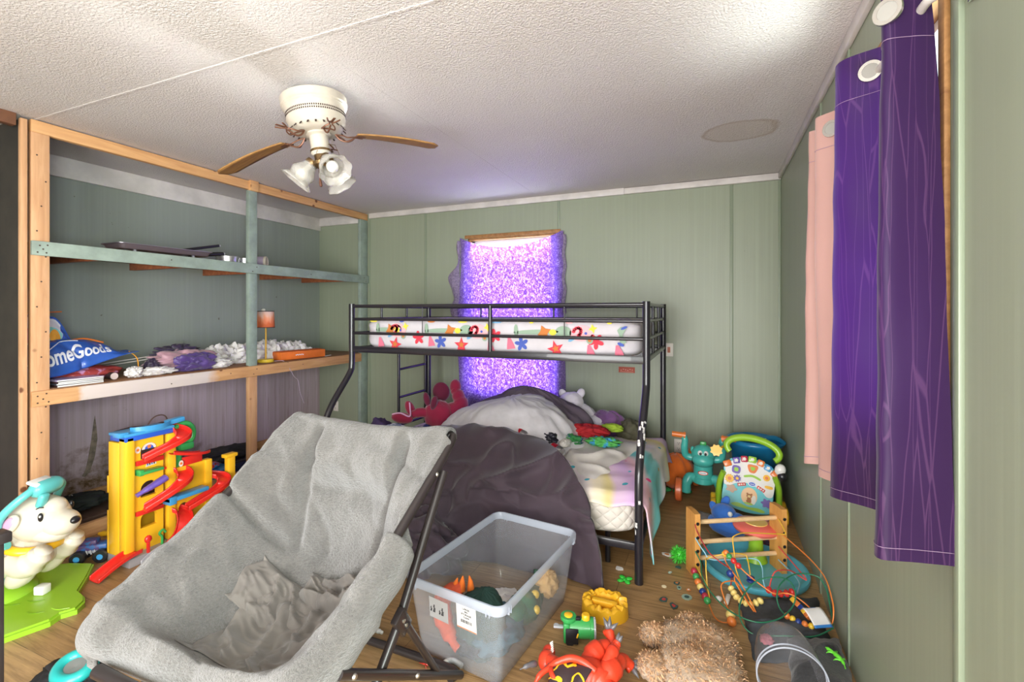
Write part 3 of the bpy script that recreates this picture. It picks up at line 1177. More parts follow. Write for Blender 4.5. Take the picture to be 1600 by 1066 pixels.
def pillow_box(b, x0, x1, y0, y1, z0, z1, r, n=40, wr=0.004, seed=0.0, skew=0.0, m=0):
    """A soft-edged slab (mattress): rounded-rectangle cross loop swept over nested outlines."""
    def rr(a, hx, hy, rad):
        c, s_ = math.cos(a), math.sin(a)
        p = 12.0
        k = (abs(c) ** p + abs(s_) ** p) ** (-1 / p)
        return hx * k * c, hy * k * s_
    cx, cy = (x0 + x1) / 2, (y0 + y1) / 2
    hx, hy = (x1 - x0) / 2, (y1 - y0) / 2
    prof = [(0.0, z0)]
    for i in range(7):
        a = PI / 2 * i / 6
        prof.append((1 - (1 - math.sin(a)) * r / min(hx, hy), z0 + r - r * math.cos(a)))
    for i in range(5):
        prof.append((1.0, z0 + r + (z1 - z0 - 2 * r) * (i + 1) / 6))
    for i in range(7):
        a = PI / 2 * i / 6
        prof.append((1 - (1 - math.cos(a)) * r / min(hx, hy), z1 - r + r * math.sin(a)))
    prof.append((0.5, z1 + 0.004))
    prof.append((0.0, z1 + 0.006))
    N = 220

    def fn(u, v):
        k, z = prof[min(len(prof) - 1, int(round(v * (len(prof) - 1))))]
        a = u * 2 * PI
        # even spacing along the long sides
        X, Y = rr(a, hx * k, hy * k, r)
        w = wr * (ridge((X * 1.2 + z * 2.2, Y, z * 1.2), 4.0, seed) - 0.3)
        n_ = Vector((X / hx, Y / hy, 0))
        return Vector((cx + X, cy + Y, z)) + n_ * w * (0.2 + 0.8 * k)
    b.grid(fn, N, len(prof) - 1, cu=True, mi=m)
    return b


um = thing('upper_mattress', 'twin mattress in a white fitted sheet with flowers, on the top bunk', 'mattress', ((UMX0 + UMX1) / 2, (UMY0 + UMY1) / 2, UMZ0))
UO = Vector(um.location)
b = pillow_box(MB(), UMX0, UMX1, UMY0, UMY1, UMZ0, UMZ1, 0.05, wr=0.006, seed=4.0)
for i in range(len(b.v)):
    b.v[i] -= UO
# printed shapes lie on the sheet
pal = {'red': 1, 'blue': 2, 'pink': 3, 'sage': 4, 'orange': 5, 'yellow': 6, 'dark': 7, 'sky': 8, 'rose': 9}
FY_ = UMY0 - 0.0065


def blob2(b, x, z, pts, mi, rot=0.0, s=1.0, lay=0):
    c, q = math.cos(rot), math.sin(rot)
    M = Matrix(((1, 0, 0, x), (0, 0, 1, FY_ - 0.0008 * lay), (0, 1, 0, z), (0, 0, 0, 1)))
    P = [((p[0] * c - p[1] * q) * s, (p[0] * q + p[1] * c) * s) for p in pts]
    vs = [M @ Vector((p[0], p[1], 0)) - UO for p in P]
    ctr = sum(vs, Vector()) / len(vs)
    b.add(vs + [ctr], [[i, (i + 1) % len(vs), len(vs)] for i in range(len(vs))], mi)


def ell(rx, ry, n=20):
    return [(rx * math.cos(2 * PI * i / n), ry * math.sin(2 * PI * i / n)) for i in range(n)]


def flower(b, x, z, mi, s, rot, n=5, cmi=None):
    for i in range(n):
        a = rot + 2 * PI * i / n
        P = [(0.55 + 0.45 * math.cos(t) , 0.27 * math.sin(t)) for t in [2 * PI * j / 14 for j in range(14)]]
        blob2(b, x, z, P, mi, a, s)
    blob2(b, x, z, ell(0.22, 0.22, 12), cmi or mi, 0, s, 1)


def star(n, r0, r1):
    return [((r0 if i % 2 == 0 else r1) * math.cos(PI * i / n), (r0 if i % 2 == 0 else r1) * math.sin(PI * i / n)) for i in range(2 * n)]


rnd = random.Random(11)
for (x, z, c, s) in ((-1.99, 1.262, 'red', 0.052), (-1.37, 1.288, 'red', 0.050), (-0.665, 1.265, 'red', 0.052), (-1.80, 1.237, 'blue', 0.05), (-1.17, 1.238, 'blue', 0.05)):
    flower(b, x, z, pal[c], s, rnd.uniform(0, 1))
for (x, z, c, rot) in ((-1.63, 1.215, 'red', 0.3), (-0.93, 1.208, 'red', 0.6), (-2.2, 1.205, 'red', 2.6)):
    blob2(b, x, z, star(5, 0.06, 0.026), pal[c], rot)
    blob2(b, x, z + 0.004, star(5, 0.028, 0.012), pal['orange'], rot, 1, 1)
for (x, z, s) in ((-1.88, 1.225, 1.0), (-1.40, 1.20, 1.0), (-1.25, 1.225, 1.1), (-0.70, 1.193, 1.0), (-0.52, 1.19, 1.1), (-2.33, 1.21, 1.0)):
    blob2(b, x, z, [(-0.028, -0.022), (0.03, -0.022), (0.022, 0.008), (0.004, 0.05), (-0.012, 0.05), (-0.022, 0.01)], pal['rose'], 0.15, s)
# soft rounded sea shapes in grey-green, pink and brown along the upper half
for (x, w) in ((-2.28, 0.5), (-1.76, 1.0), (-1.05, 1.0)):
    blob2(b, x - 0.02, 1.318, ell(0.16 * w, 0.016), pal['sage'], 0.03)
    blob2(b, x + 0.17 * w, 1.318, ell(0.055, 0.042), pal['sage'], 0)
    blob2(b, x - 0.16 * w, 1.322, ell(0.016, 0.046), pal['sage'], 0.05)
    blob2(b, x + 0.04, 1.318, star(4, 0.05, 0.026), pal['orange'], 0.4, 1, 1)
    blob2(b, x + 0.10, 1.318, ell(0.024, 0.020), pal['yellow'], 0, 1, 1)
for x in (-2.18, -1.50, -0.76):
    blob2(b, x, 1.315, ell(0.078, 0.052), pal['pink'], 0)
    for j in range(9):
        a = j * 0.55
        blob2(b, x - 0.02 - 0.030 * math.cos(a) * (1 - j * 0.07), 1.325 + 0.024 * math.sin(a), ell(0.013, 0.011, 8), pal['red'], 0, 1, 1)
    blob2(b, x + 0.075, 1.345, star(4, 0.030, 0.014), pal['yellow'], 0.2, 1, 1)
    blob2(b, x + 0.03, 1.315, ell(0.010, 0.009, 10), pal['blue'], 0, 1, 1)
    blob2(b, x + 0.055, 1.272, ell(0.022, 0.024, 14), pal['sage'], 0, 1, 1)
    blob2(b, x + 0.055, 1.272, ell(0.012, 0.013, 12), pal['orange'], 0, 1, 2)
    blob2(b, x - 0.06, 1.278, ell(0.030, 0.012), pal['sky'], 0.6, 1, 1)
for x in (-0.50,):
    blob2(b, x, 1.31, [(-0.02, -0.06), (0.02, -0.05), (0.0, 0.0), (0.03, 0.04), (-0.005, 0.05), (-0.03, 0.03), (-0.02, 0.0)], pal['sage'], 0.1)
    blob2(b, x + 0.01, 1.352, ell(0.022, 0.008), pal['blue'], 0.4, 1, 1)
    blob2(b, x - 0.01, 1.25, ell(0.022, 0.010), pal['blue'], -0.4, 1, 1)
for i in range(8):
    blob2(b, -2.40 + i * 0.26, 1.382, ell(rnd.uniform(0.012, 0.05), 0.008), [6, 2, 5, 6, 8, 6, 3, 6][i], 0)
P_ = [mat('white_printed_sheet', (206, 200, 206), 0.8, var=0.05, vscale=6)]
for nm, c in (('print_red', (214, 58, 76)), ('print_blue', (72, 92, 176)), ('print_pink', (232, 176, 182)), ('print_sage', (146, 168, 148)), ('print_orange', (196, 118, 56)),
              ('print_yellow', (232, 214, 72)), ('print_dark', (70, 80, 78)), ('print_sky', (120, 170, 208)), ('print_rose', (218, 112, 136))):
    P_.append(mat(nm, c, 0.8))
b.build('fitted_sheet', P_, um, smooth=50)

# ------------------------------------------------------------------ lower mattress
k = NT('quilted_ticking')
k.b.inputs['Roughness'].default_value = 0.7
k.color(k.mix(k.mask(k.noise(k.coord(), 6.0), 0.35, 0.7), (224, 216, 206), (206, 198, 188)))
sx = k.add('ShaderNodeSeparateXYZ')
k.link(k.coord(), sx.inputs[0])
lines = None
for sg in (1, -1):
    q = k.math('ADD', k.math('MULTIPLY', k.math('ADD', sx.outputs[0], sx.outputs[1]), 34.0), k.math('MULTIPLY', sx.outputs[2], 46.0 * sg))
    q = k.math('ABSOLUTE', k.math('SINE', q))
    q = k.math('POWER', q, 0.5)
    lines = q if lines is None else k.math('MULTIPLY', lines, q)
k.bump(lines, 0.6, 0.012)
m_tick = k.mat
lm = thing('lower_mattress', 'full size mattress with a quilted cream side, on the bottom bunk under the bedding', 'mattress', (-1.455, 3.30, 0.21))
LO = Vector(lm.location)
b = pillow_box(MB(), -2.53, -0.372, 2.625, 3.975, 0.21, 0.395, 0.045, wr=0.003, seed=8.0)
for i in range(len(b.v)):
    b.v[i] -= LO
b.build('mattress_body', m_tick, lm, smooth=60)
b = MB()
loop = []
for i in range(160):
    a = 2 * PI * i / 160
    c, s_ = math.cos(a), math.sin(a)
    kk = (abs(c) ** 12 + abs(s_) ** 12) ** (-1 / 12)
    loop.append(Vector((1.081 * kk * c, 0.677 * kk * s_, 0.172)))
b.tube(loop, 0.0075, 8, closed=True)
b.build('piping', mat('cream_piping', (230, 220, 208), 0.6), lm)

# ------------------------------------------------------------------ rainbow blanket over the foot end
k = NT('rainbow_print_cotton')
k.b.inputs['Roughness'].default_value = 0.85
tc = k.add('ShaderNodeTexCoord')
vd = k.add('ShaderNodeVectorMath', operation='DISTANCE')
k.link(tc.outputs['Object'], vd.inputs[0])
vd.inputs[1].default_value = (-0.75, -0.62, 0.1)
dn = k.math('ADD', vd.outputs['Value'], k.math('MULTIPLY', k.noise(k.coord(), 2.0), 0.12))
fr2 = k.math('FRACT', k.math('MULTIPLY', dn, 1.35))
c = k.ramp(fr2, [(0.0, (238, 228, 230)), (0.16, (240, 226, 196)), (0.24, (232, 214, 152)), (0.30, (226, 196, 222)), (0.42, (214, 178, 222)), (0.52, (240, 196, 208)), (0.62, (120, 204, 208)), (0.76, (150, 216, 218)), (0.86, (236, 228, 230))], 'EASE')
vo = k.add('ShaderNodeTexVoronoi')
vo.inputs['Scale'].default_value = 10.0
k.link(tc.outputs['Object'], vo.inputs['Vector'])
sp = k.math('MULTIPLY', k.mask(vo.outputs['Distance'], 0.20, 0.16), k.mask(vo.outputs['Color'], 0.45, 0.46))
c = k.mix(sp, c, k.ramp(vo.outputs['Color'], [(0.5, (226, 70, 130)), (0.62, (66, 170, 190)), (0.8, (214, 168, 70))], 'CONSTANT'))
k.color(c)
k.bump(k.noise(k.coord(), 14.0), 0.2, 0.01)
m_rain = k.mat
rb = thing('rainbow_blanket', 'white blanket with pastel rainbow bands and stars hanging over the bunk bed foot', 'blanket', (-0.62, 3.2, 0.40))
RO = Vector(rb.location)


def rb_pt(u, v):
    y = 2.63 + v * 1.32
    front = smooth01(1 - v / 0.05)
    L = u * 1.12
    topw = 0.64
    n_ = 0.016 * nz((u * 3, v * 4, 0), 2.2, 3.3) + 0.008 * ridge((u * 4, v * 3, 1), 1.8, 7)
    if L < topw:
        x = -1.0 + L
        z = 0.412 + 0.035 * math.sin(min(1, v * 1.2) * PI) + n_ + 0.02 * smooth01((L - 0.3) / 0.3)
        z -= front * 0.045
        y -= front * 0.022 * (0.6 + 0.8 * math.sin(L * 16) ** 2)
    else:
        d = (L - topw) / (1.12 - topw)
        drop = 0.13 + 0.12 * smooth01((0.5 - abs(v - 0.02)) / 0.5) + 0.03 * math.sin(v * 19)
        a = min(1.0, d / 0.22) * PI / 2
        x = -0.365 + 0.042 * math.sin(a) + 0.018 * math.sin(v * 24 + d * 2) * d + 0.03 * d
        z = 0.435 - 0.055 * (1 - math.cos(a)) - max(0.0, d - 0.22) / 0.78 * drop + n_ * 0.5
        y += -0.035 * d * (1 - v) + 0.01 * math.sin(v * 15)
        z -= front * 0.02
    return Vector((x, y, z)) - RO


b = MB().grid(rb_pt, 56, 70)
b.build('blanket_sheet', m_rain, rb, smooth=180, solid=0.006)

# ------------------------------------------------------------------ the two comforters
m_dark = mat('dark_plum_cotton', (62, 46, 58), 0.75, var=0.14, vscale=5, sheen=0.25, bump=(60, 0.08, 0.004))
m_greyq = mat('pale_grey_comforter', (224, 218, 224), 0.8, var=0.08, vscale=5, sheen=0.2, bump=(40, 0.1, 0.004))
m_greyq_rev = mat('comforter_reverse_mauve', (104, 90, 104), 0.8, var=0.1, vscale=6)

A_ = spline([(-2.02, 3.22, 0.42), (-1.98, 3.02, 0.56), (-1.92, 2.72, 0.58), (-1.86, 2.46, 0.42), (-1.78, 2.26, 0.20), (-1.70, 2.10, 0.012)], 12)
B_ = spline([(-1.10, 3.20, 0.46), (-1.03, 2.98, 0.60), (-0.80, 2.76, 0.56), (-0.64, 2.60, 0.42), (-0.545, 2.51, 0.22), (-0.50, 2.44, 0.012)], 12)


def along(L, t):
    f = t * (len(L) - 1)
    i = min(int(f), len(L) - 2)
    return L[i].lerp(L[i + 1], f - i)


def dark_pt(u, v):
    a, c = along(A_, v), along(B_, v)
    p = a.lerp(c, u)
    out = Vector((0.05, -0.75, 0.5 * (1 - v) + 0.05))
    bul = math.sin(PI * u) ** 0.7
    p += out * bul * (0.05 * math.sin(PI * min(1, v * 1.1)) - 0.04 * v)
    p.z += 0.05 * math.sin(PI * u) * math.sin(PI * min(1.0, v * 2.2)) * (1 if v < 0.45 else 0)
    # long diagonal folds up high, hanging folds lower down
    q = Vector((p.x * 1.3 + p.z * 0.7, p.z * 2.6 - p.x * 0.6, p.y * 0.6))
    d = 0.085 * (ridge(q, 1.6, 2.0) ** 2.5) * smooth01(v * 4) * (1 - 0.4 * v)
    d += 0.042 * (ridge(q, 3.3, 11.0) ** 2) * smooth01(v * 5)
    hv = smooth01((v - 0.5) / 0.3)
    hang = nz((p.x * 3.6 + 0.5 * p.z, 0.3 * p.z, 0.2), 2.4, 5.0)
    d += hv * 0.13 * (abs(hang) - 0.16)
    d += 0.03 * nz(p, 2.6, 1.0)
    p += out.normalized() * d
    lim = 2.50 - 0.07 * smooth01((p.x + 0.72) / 0.2) - 0.16 * smooth01((-1.22 - p.x) / 0.2)
    if p.z < 0.42 and p.y < lim:
        p.y = lim - (lim - p.y) * 0.15
    # pooled hem
    if v > 0.9:
        p.y -= 0.06 * (v - 0.9) / 0.1 * abs(nz((p.x, 0, 0), 5.0, 9.0))
    p.z = max(p.z, 0.008 + 0.02 * abs(nz(p, 9.0)))
    return p


dk = MB().grid(dark_pt, 130, 110)


def dk_right(u, v):
    """The cut end of the comforter: it rolls under at the right."""
    p = Vector(dark_pt(1.0, v))
    q = p + Vector((-0.10 * u, 0.10 * u + 0.02 * math.sin(v * 12), -0.04 * math.sin(u * PI / 2) * (1 - v)))
    q.x += 0.035 * math.sin(PI * u) * (0.6 + 0.5 * math.sin(v * 17))
    q.z = max(q.z, 0.008)
    return q


dk.grid(dk_right, 12, 110)
o = dk.build('dark_comforter', m_dark, None, smooth=180, weld=True)
tag(o, 'dark plum comforter spilling off the bottom bunk onto the floor behind the clear bin', 'comforter')

# clump of the same dark stuff lying on the floor left of the bin
o = lump((-1.56, 2.30, 0.10), (0.30, 0.17, 0.21), 3.0, 0.22, 2.0, 0.38, 64, flat=0.006).build('dark_blanket', m_dark, None, smooth=180)
tag(o, 'dark plum bunched blanket on the floor between the grey chair and the clear bin', 'blanket')


def heap(c, r, seed, pleat, npl, b=None, seg=72, zcut=0.40, lean=0.0):
    b = b or MB()

    def fn(p):
        th = math.atan2(p.y, p.x)
        k = 1 + 0.13 * nz(p, 1.6, seed)
        w = math.sin(th * npl + 2.6 * nz((p.x, p.y, p.z * 0.7), 1.6, seed + 3))
        k += pleat * (abs(w) ** 0.6 - 0.6) * (1 - 0.6 * abs(p.z))
        k -= 0.05 * ridge(p, 2.8, seed + 8) ** 3
        return k
    b0 = MB().ball((0, 0, 0), 1.0, seg=seg, fn=fn)
    vs = []
    for p in b0.v:
        q = Vector((p.x * r[0] + lean * p.z, p.y * r[1], p.z * r[2])) + Vector(c)
        if q.z < zcut:
            q.z = zcut + (q.z - zcut) * 0.03
        vs.append(q)
    return b.add(vs, b0.f)


gq = thing('grey_comforter', 'pale grey puffy comforter heaped on the bottom bunk before the purple window cloth', 'comforter', (-1.5, 3.5, 0.40))
b = heap((-1.46, 3.48, 0.40), (0.56, 0.44, 0.385), 2.0, 0.07, 11, zcut=0.405)
heap((-1.86, 3.36, 0.42), (0.18, 0.22, 0.20), 6.0, 0.06, 7, b, seg=44, zcut=0.405)
heap((-1.12, 3.42, 0.40), (0.30, 0.30, 0.17), 9.0, 0.07, 9, b, seg=52, zcut=0.405)
for i in range(len(b.v)):
    b.v[i] -= Vector(gq.location)
b.build('comforter_face', m_greyq, gq, smooth=180)
b = heap((-1.42, 3.74, 0.40), (0.56, 0.28, 0.405), 14.0, 0.05, 9, zcut=0.405)
for i in range(len(b.v)):
    b.v[i] -= Vector(gq.location)
b.build('comforter_reverse', m_greyq_rev, gq, smooth=180)

# ------------------------------------------------------------------ things lying on the bottom bunk
m_whitecloth = mat('white_cotton', (228, 222, 216), 0.85, var=0.06, vscale=7, bump=(50, 0.1, 0.003))


def flat_cloth(name, corners, z, thick, seed, m, label, cat, amp=0.012, n=36, droop=None, group=None, rag=0.0):
    """A cloth lying down: four corners a, b, c, d (anticlockwise), gently rumpled."""
    a, b_, c, d = [Vector((p[0], p[1], p[2] if len(p) > 2 else z)) for p in corners]

    def fn(u, v, top=True):
        e = (1 - (2 * abs(u - 0.5)) ** 6) * (1 - (2 * abs(v - 0.5)) ** 6)
        uu = u + rag * nz((v * 3, u, 0), 2.0, seed)
        vv = v + rag * nz((u * 3, v, 1), 2.0, seed + 4)
        p = a.lerp(b_, uu).lerp(d.lerp(c, uu), vv)
        h = thick * (0.25 + 0.75 * e) + amp * e * (nz(p, 5.0, seed) + 1.6 * ridge(p, 4.0, seed + 2) ** 2)
        p.z += max(h, 0.002)
        return p
    b = MB().grid(fn, n, n)

    def skirt(u, v):
        t = u * 4
        i = int(t) % 4
        f = t - int(t)
        uu, vv = [(f, 0), (1, f), (1 - f, 1), (0, 1 - f)][i]
        p = fn(uu, vv)
        z0 = a.lerp(b_, uu).lerp(d.lerp(c, uu), vv).z
        p.z = p.z + (z0 - p.z) * v
        return p
    b.grid(skirt, 4 * n, 1, cu=True)
    o = b.build(name, m, None, smooth=180, weld=True)
    return tag(o, label, cat, group)


flat_cloth('folded_sheet', [(-0.93, 3.12, 0.44), (-0.62, 2.72, 0.425), (-0.44, 3.60, 0.46), (-0.98, 3.72, 0.45)], 0.445, 0.035, 4.0, m_whitecloth,
           'white folded sheet lying on the rainbow blanket under the red and green clothes', 'sheet', 0.02, 44)


def soft(name, c, r, seed, m, label, cat, amp=0.2, f=2.4, crease=0.28, seg=44, flat=None, R=None, group=None):
    o = lump(c, r, seed, amp, f, crease, seg, flat, R).build(name, m, None, smooth=180)
    return tag(o, label, cat, group)


m_red = mat('red_knit', (190, 36, 44), 0.85, var=0.2, vscale=8)
soft('red_shirt', (-0.88, 3.58, 0.525), (0.17, 0.10, 0.06), 3.1, m_red, 'crumpled red shirt on the white sheet of the bottom bunk', 'clothes', 0.3, 2.6, 0.45, 56, 0.505)
m_greenp = mat('green_and_blue_print', (58, 132, 72), 0.85, rgb2=(44, 96, 120), vscale=14, lo=0.5, hi=0.55)
soft('green_shorts', (-0.96, 3.38, 0.505), (0.10, 0.07, 0.042), 5.3, m_greenp, 'dark green rumpled shorts just left of the green printed shirt, on the bunk', 'clothes', 0.3, 2.8, 0.45, 50, 0.490)
soft('green_printed_shirt', (-0.71, 3.40, 0.508), (0.13, 0.075, 0.038), 8.3, mat('bright_green_print', (86, 172, 84), 0.85, rgb2=(60, 150, 190), vscale=12, lo=0.5, hi=0.56),
     'bright green printed shirt lying right of the dark green shorts on the bunk', 'clothes', 0.3, 2.8, 0.45, 50, 0.490)
soft('lime_sock', (-0.72, 3.77, 0.525), (0.09, 0.05, 0.04), 2.2, mat('lime_knit', (172, 204, 62), 0.85), 'lime green sock behind the red shirt on the bottom bunk', 'sock', 0.2, 2.4, 0.3, 36, 0.505)
soft('pink_blanket', (-1.06, 3.66, 0.49), (0.20, 0.16, 0.09), 7.7, mat('blush_fleece', (214, 196, 196), 0.9, var=0.08), 'blush pink bunched blanket left of the red shirt on the bunk', 'blanket', 0.25, 2.4, 0.4, 56, 0.42)
soft('black_bundle', (-1.07, 3.24, 0.535), (0.065, 0.06, 0.05), 9.1, mat('black_glossy_cloth', (38, 36, 50), 0.4), 'black shiny bundle lying between the two drink cans on the bunk', 'clothes', 0.3, 2.4, 0.45, 44, 0.49)
soft('cream_sock', (-0.965, 3.285, 0.505), (0.045, 0.08, 0.03), 6.1, m_whitecloth, 'cream sock lying beside the lower drink can on the bunk', 'sock', 0.2, 2.4, 0.3, 32, 0.47)


def can(loc, ax, m_side, label):
    t = thing('drink_can', label, 'can', loc)
    M = frame((0, 0, 0), Vector(ax).orthogonal(), Vector(ax).cross(Vector(ax).orthogonal()))
    b = MB()
    b.lathe([(0.0, -0.058), (0.024, -0.060), (0.027, -0.055), (0.033, -0.046), (0.033, 0.044), (0.027, 0.055), (0.0268, 0.06), (0.0245, 0.06), (0.024, 0.056), (0, 0.056)], 28, M, mi=0)
    b.lathe([(0.0333, -0.040), (0.0333, 0.012)], 28, M, mi=1, cap=False)
    b.build('can_body', [m_alum, m_side], t, smooth=40)
    b = MB()
    b.prism(ell(0.008, 0.012, 14), 0.0015, M, z0=0.057)
    b.build('pull_tab', m_alum, t)
    return t


m_alum = mat('brushed_aluminium', (206, 206, 208), 0.3, metal=0.9)
m_canred = mat('red_can_print', (196, 34, 52), 0.35, metal=0.2)
can((-1.26, 3.18, 0.575), (0.8, -0.5, -0.25), m_canred, 'red drink can farther left on the dark comforter, half under the black bundle')
can((-0.98, 3.13, 0.50), (0.85, -0.5, -0.12), m_canred, 'red and silver drink can lying right of the black bundle on the bunk')

m_whitep = mat('white_plush', (214, 206, 218), 0.95, bump=(60, 0.5, 0.006), sheen=0.4)
t = thing('white_plush_toy', 'white fuzzy plush toy with a rounded head leaning at the back of the bottom bunk', 'plush toy', (-1.05, 3.98, 0.405))
b = MB()
lump((0, 0, 0.12), (0.17, 0.12, 0.14), 1.0, 0.1, 2, 0.05, 36, None, None, 0, b)
lump((-0.06, -0.02, 0.26), (0.11, 0.10, 0.10), 2.0, 0.08, 2, 0.03, 36, None, None, 0, b)
lump((0.16, -0.05, 0.09), (0.12, 0.09, 0.09), 3.0, 0.1, 2, 0.05, 32, None, None, 0, b)
lump((-0.20, -0.06, 0.08), (0.11, 0.08, 0.07), 4.0, 0.1, 2, 0.05, 32, None, None, 0, b)
b.build('plush_body', m_whitep, t, smooth=180)
for (x, z, q) in ((-0.14, 0.33, -0.5), (0.02, 0.345, 0.5)):
    b = MB()
    b.ball((x, 0.0, z), (0.035, 0.02, 0.045), (0, q, 0), 16)
    b.build('ear', m_whitep, t, smooth=180)
soft('mint_plush_toy', (-1.19, 3.80, 0.45), (0.08, 0.06, 0.08), 12.0, mat('mint_plush', (138, 176, 148), 0.95, bump=(60, 0.4, 0.005)), 'small mint green plush in front of the white plush toy', 'plush toy', 0.25, 2.2, 0.2, 36, 0.405)
soft('purple_cushion', (-0.80, 3.97, 0.50), (0.16, 0.10, 0.13), 13.0, mat('mauve_velvet', (122, 78, 134), 0.7, sheen=0.5, var=0.2), 'mauve purple cushion right of the white plush at the back of the bunk', 'cushion', 0.12, 2.0, 0.22, 44, 0.41)
soft('olive_cushion', (-0.60, 3.95, 0.47), (0.13, 0.11, 0.10), 15.0, mat('olive_cloth', (104, 100, 78), 0.8, var=0.2), 'olive drab soft bundle at the far right corner of the bottom bunk', 'cushion', 0.14, 2.0, 0.25, 44, 0.41)
# red plush with claws at the left
m_rp = mat('crimson_plush', (150, 22, 62), 0.9, bump=(50, 0.4, 0.006), sheen=0.5)
m_rp2 = mat('dark_crimson_plush', (104, 16, 52), 0.9, bump=(50, 0.4, 0.006), sheen=0.4)
t = thing('red_plush_toy', 'crimson plush toy with open claw arms and dark feet, beside the bed ladder', 'plush toy', (-2.21, 3.55, 0.405))
t.scale = (0.82, 0.82, 0.86)
b = MB()
lump((0.0, 0.05, 0.16), (0.17, 0.13, 0.15), 1.5, 0.1, 2, 0.06, 36, None, None, 0, b)
b.tube(spline([(0.10, 0.1, 0.2), (0.20, 0.16, 0.24), (0.16, 0.2, 0.33), (0.10, 0.22, 0.40)], 6), [0.08, 0.085, 0.07, 0.055], 14)
b.ball((0.10, 0.23, 0.43), (0.065, 0.06, 0.08), None, 18)
b.tube(spline([(-0.08, 0.0, 0.18), (-0.17, -0.05, 0.19), (-0.24, -0.1, 0.17)], 6), [0.05, 0.05, 0.04], 12)
b.build('plush_body', m_rp, t, smooth=180)
for (p, r_, R) in (((-0.33, -0.15, 0.14), (0.12, 0.06, 0.055), (0, 0.1, 0.3)), ((-0.29, -0.06, 0.22), (0.05, 0.045, 0.09), (0, -0.5, 0.2))):
    b = MB()
    b.ball(p, r_, R, 20)
    b.build('claw', m_rp, t, smooth=180)
b = MB()
b.tube(spline([(-0.42, -0.2, 0.18), (-0.32, -0.2, 0.2), (-0.22, -0.17, 0.17), (-0.26, -0.11, 0.25), (-0.28, -0.09, 0.29)], 6), 0.008, 8)
b.build('claw_trim', mat('pale_pink_felt', (222, 170, 206), 0.9), t)
for (p, R) in (((-0.12, 0.0, 0.32), (0, -0.3, 0)), ((0.0, -0.05, 0.30), (0, 0.3, 0))):
    b = MB()
    b.ball(p, (0.036, 0.036, 0.075), R, 16)
    b.build('foot', m_rp2, t, smooth=180)
b = MB()
b.ball((-0.10, 0.26, 0.36), (0.10, 0.04, 0.11), (0.2, 0.1, 0.3), 20)
b.build('fin', m_rp2, t, smooth=180)
soft('dark_clothes', (-2.38, 3.00, 0.50), (0.12, 0.10, 0.12), 21.0, mat('violet_dark_cloth', (62, 44, 86), 0.8, var=0.2), 'dark violet clothes heaped at the far left end of the bottom bunk', 'clothes', 0.2, 2.2, 0.3, 40, 0.405)
k = NT('striped_knit')
k.b.inputs['Roughness'].default_value = 0.9
wv = k.add('ShaderNodeTexWave', wave_type='BANDS')
wv.inputs['Scale'].default_value = 14.0
wv.bands_direction = 'Z'
k.link(k.coord(), wv.inputs['Vector'])
k.color(k.mix(k.mask(wv.outputs['Fac'], 0.4, 0.6), (214, 214, 224), (120, 130, 160)))
soft('striped_cap', (-2.21, 2.96, 0.50), (0.12, 0.10, 0.105), 23.0, k.mat, 'white and grey striped knit cap at the left end of the bottom bunk', 'cap', 0.06, 1.8, 0.1, 36, 0.405)
soft('blue_clothes', (-1.98, 2.98, 0.47), (0.17, 0.12, 0.13), 25.0, mat('royal_blue_cloth', (44, 52, 112), 0.8, rgb2=(30, 28, 44), vscale=8, lo=0.48, hi=0.52), 'royal blue and black clothes heaped below the crimson plush toy', 'clothes', 0.25, 2.2, 0.35, 44, 0.405)

# ================================================================== FOLDING LOUNGE CHAIR
k = NT('grey_faux_fur')
k.b.inputs['Roughness'].default_value = 0.95
k.b.inputs['Sheen Weight'].default_value = 0.5
k.b.inputs['Sheen Roughness'].default_value = 0.4
v = k.coord((1, 1, 1))
f1 = k.noise(v, 9.0, 4.0, 0.6)
f2 = k.noise(k.coord((1.0, 1.0, 2.2)), 85.0, 4.0, 0.75, 0.5)
c = k.mix(k.mask(f1, 0.35, 0.7), (114, 110, 106), (99, 96, 93))
c = k.mix(k.math('MULTIPLY', k.mask(f2, 0.45, 0.62), 0.45), c, (76, 73, 72))
k.color(c)
k.bump(k.math('ADD', f2, k.math('MULTIPLY', k.noise(v, 24.0, 4.0, 0.7), 0.9)), 0.9, 0.012)
m_fur = k.mat
m_furback = mat('grey_chair_backing', (150, 146, 146), 0.8, var=0.1, vscale=8)
m_tube = mat('black_brown_tube', (44, 38, 38), 0.35, coat=0.2)
m_bolt = mat('zinc_bolt', (190, 186, 176), 0.35, metal=0.9)

chair = thing('folding_lounge_chair', 'large folding lounge chair with a grey fuzzy sling, black tube frame, in the foreground', 'chair', (-1.38, 1.27, 0))
CO = Vector(chair.location)
RD = Vector((0, 0.80, 0.50)).normalized()          # along the side rails, front to back
RN = Vector((0, -RD.z, RD.y))                       # up out of the rails
CC = [(0.90, 0.44), (0.99, 0.365), (1.12, 0.315), (1.26, 0.31), (1.385, 0.36), (1.47, 0.47), (1.535, 0.63), (1.585, 0.79), (1.63, 0.935)]
CCs = spline([(0, p[0], p[1]) for p in CC], 10)
EE = spline([(0, 0.865, 0.475), (0, 1.02, 0.565), (0, 1.20, 0.66), (0, 1.33, 0.755), (0, 1.48, 0.855), (0, 1.63, 0.955)], 12)


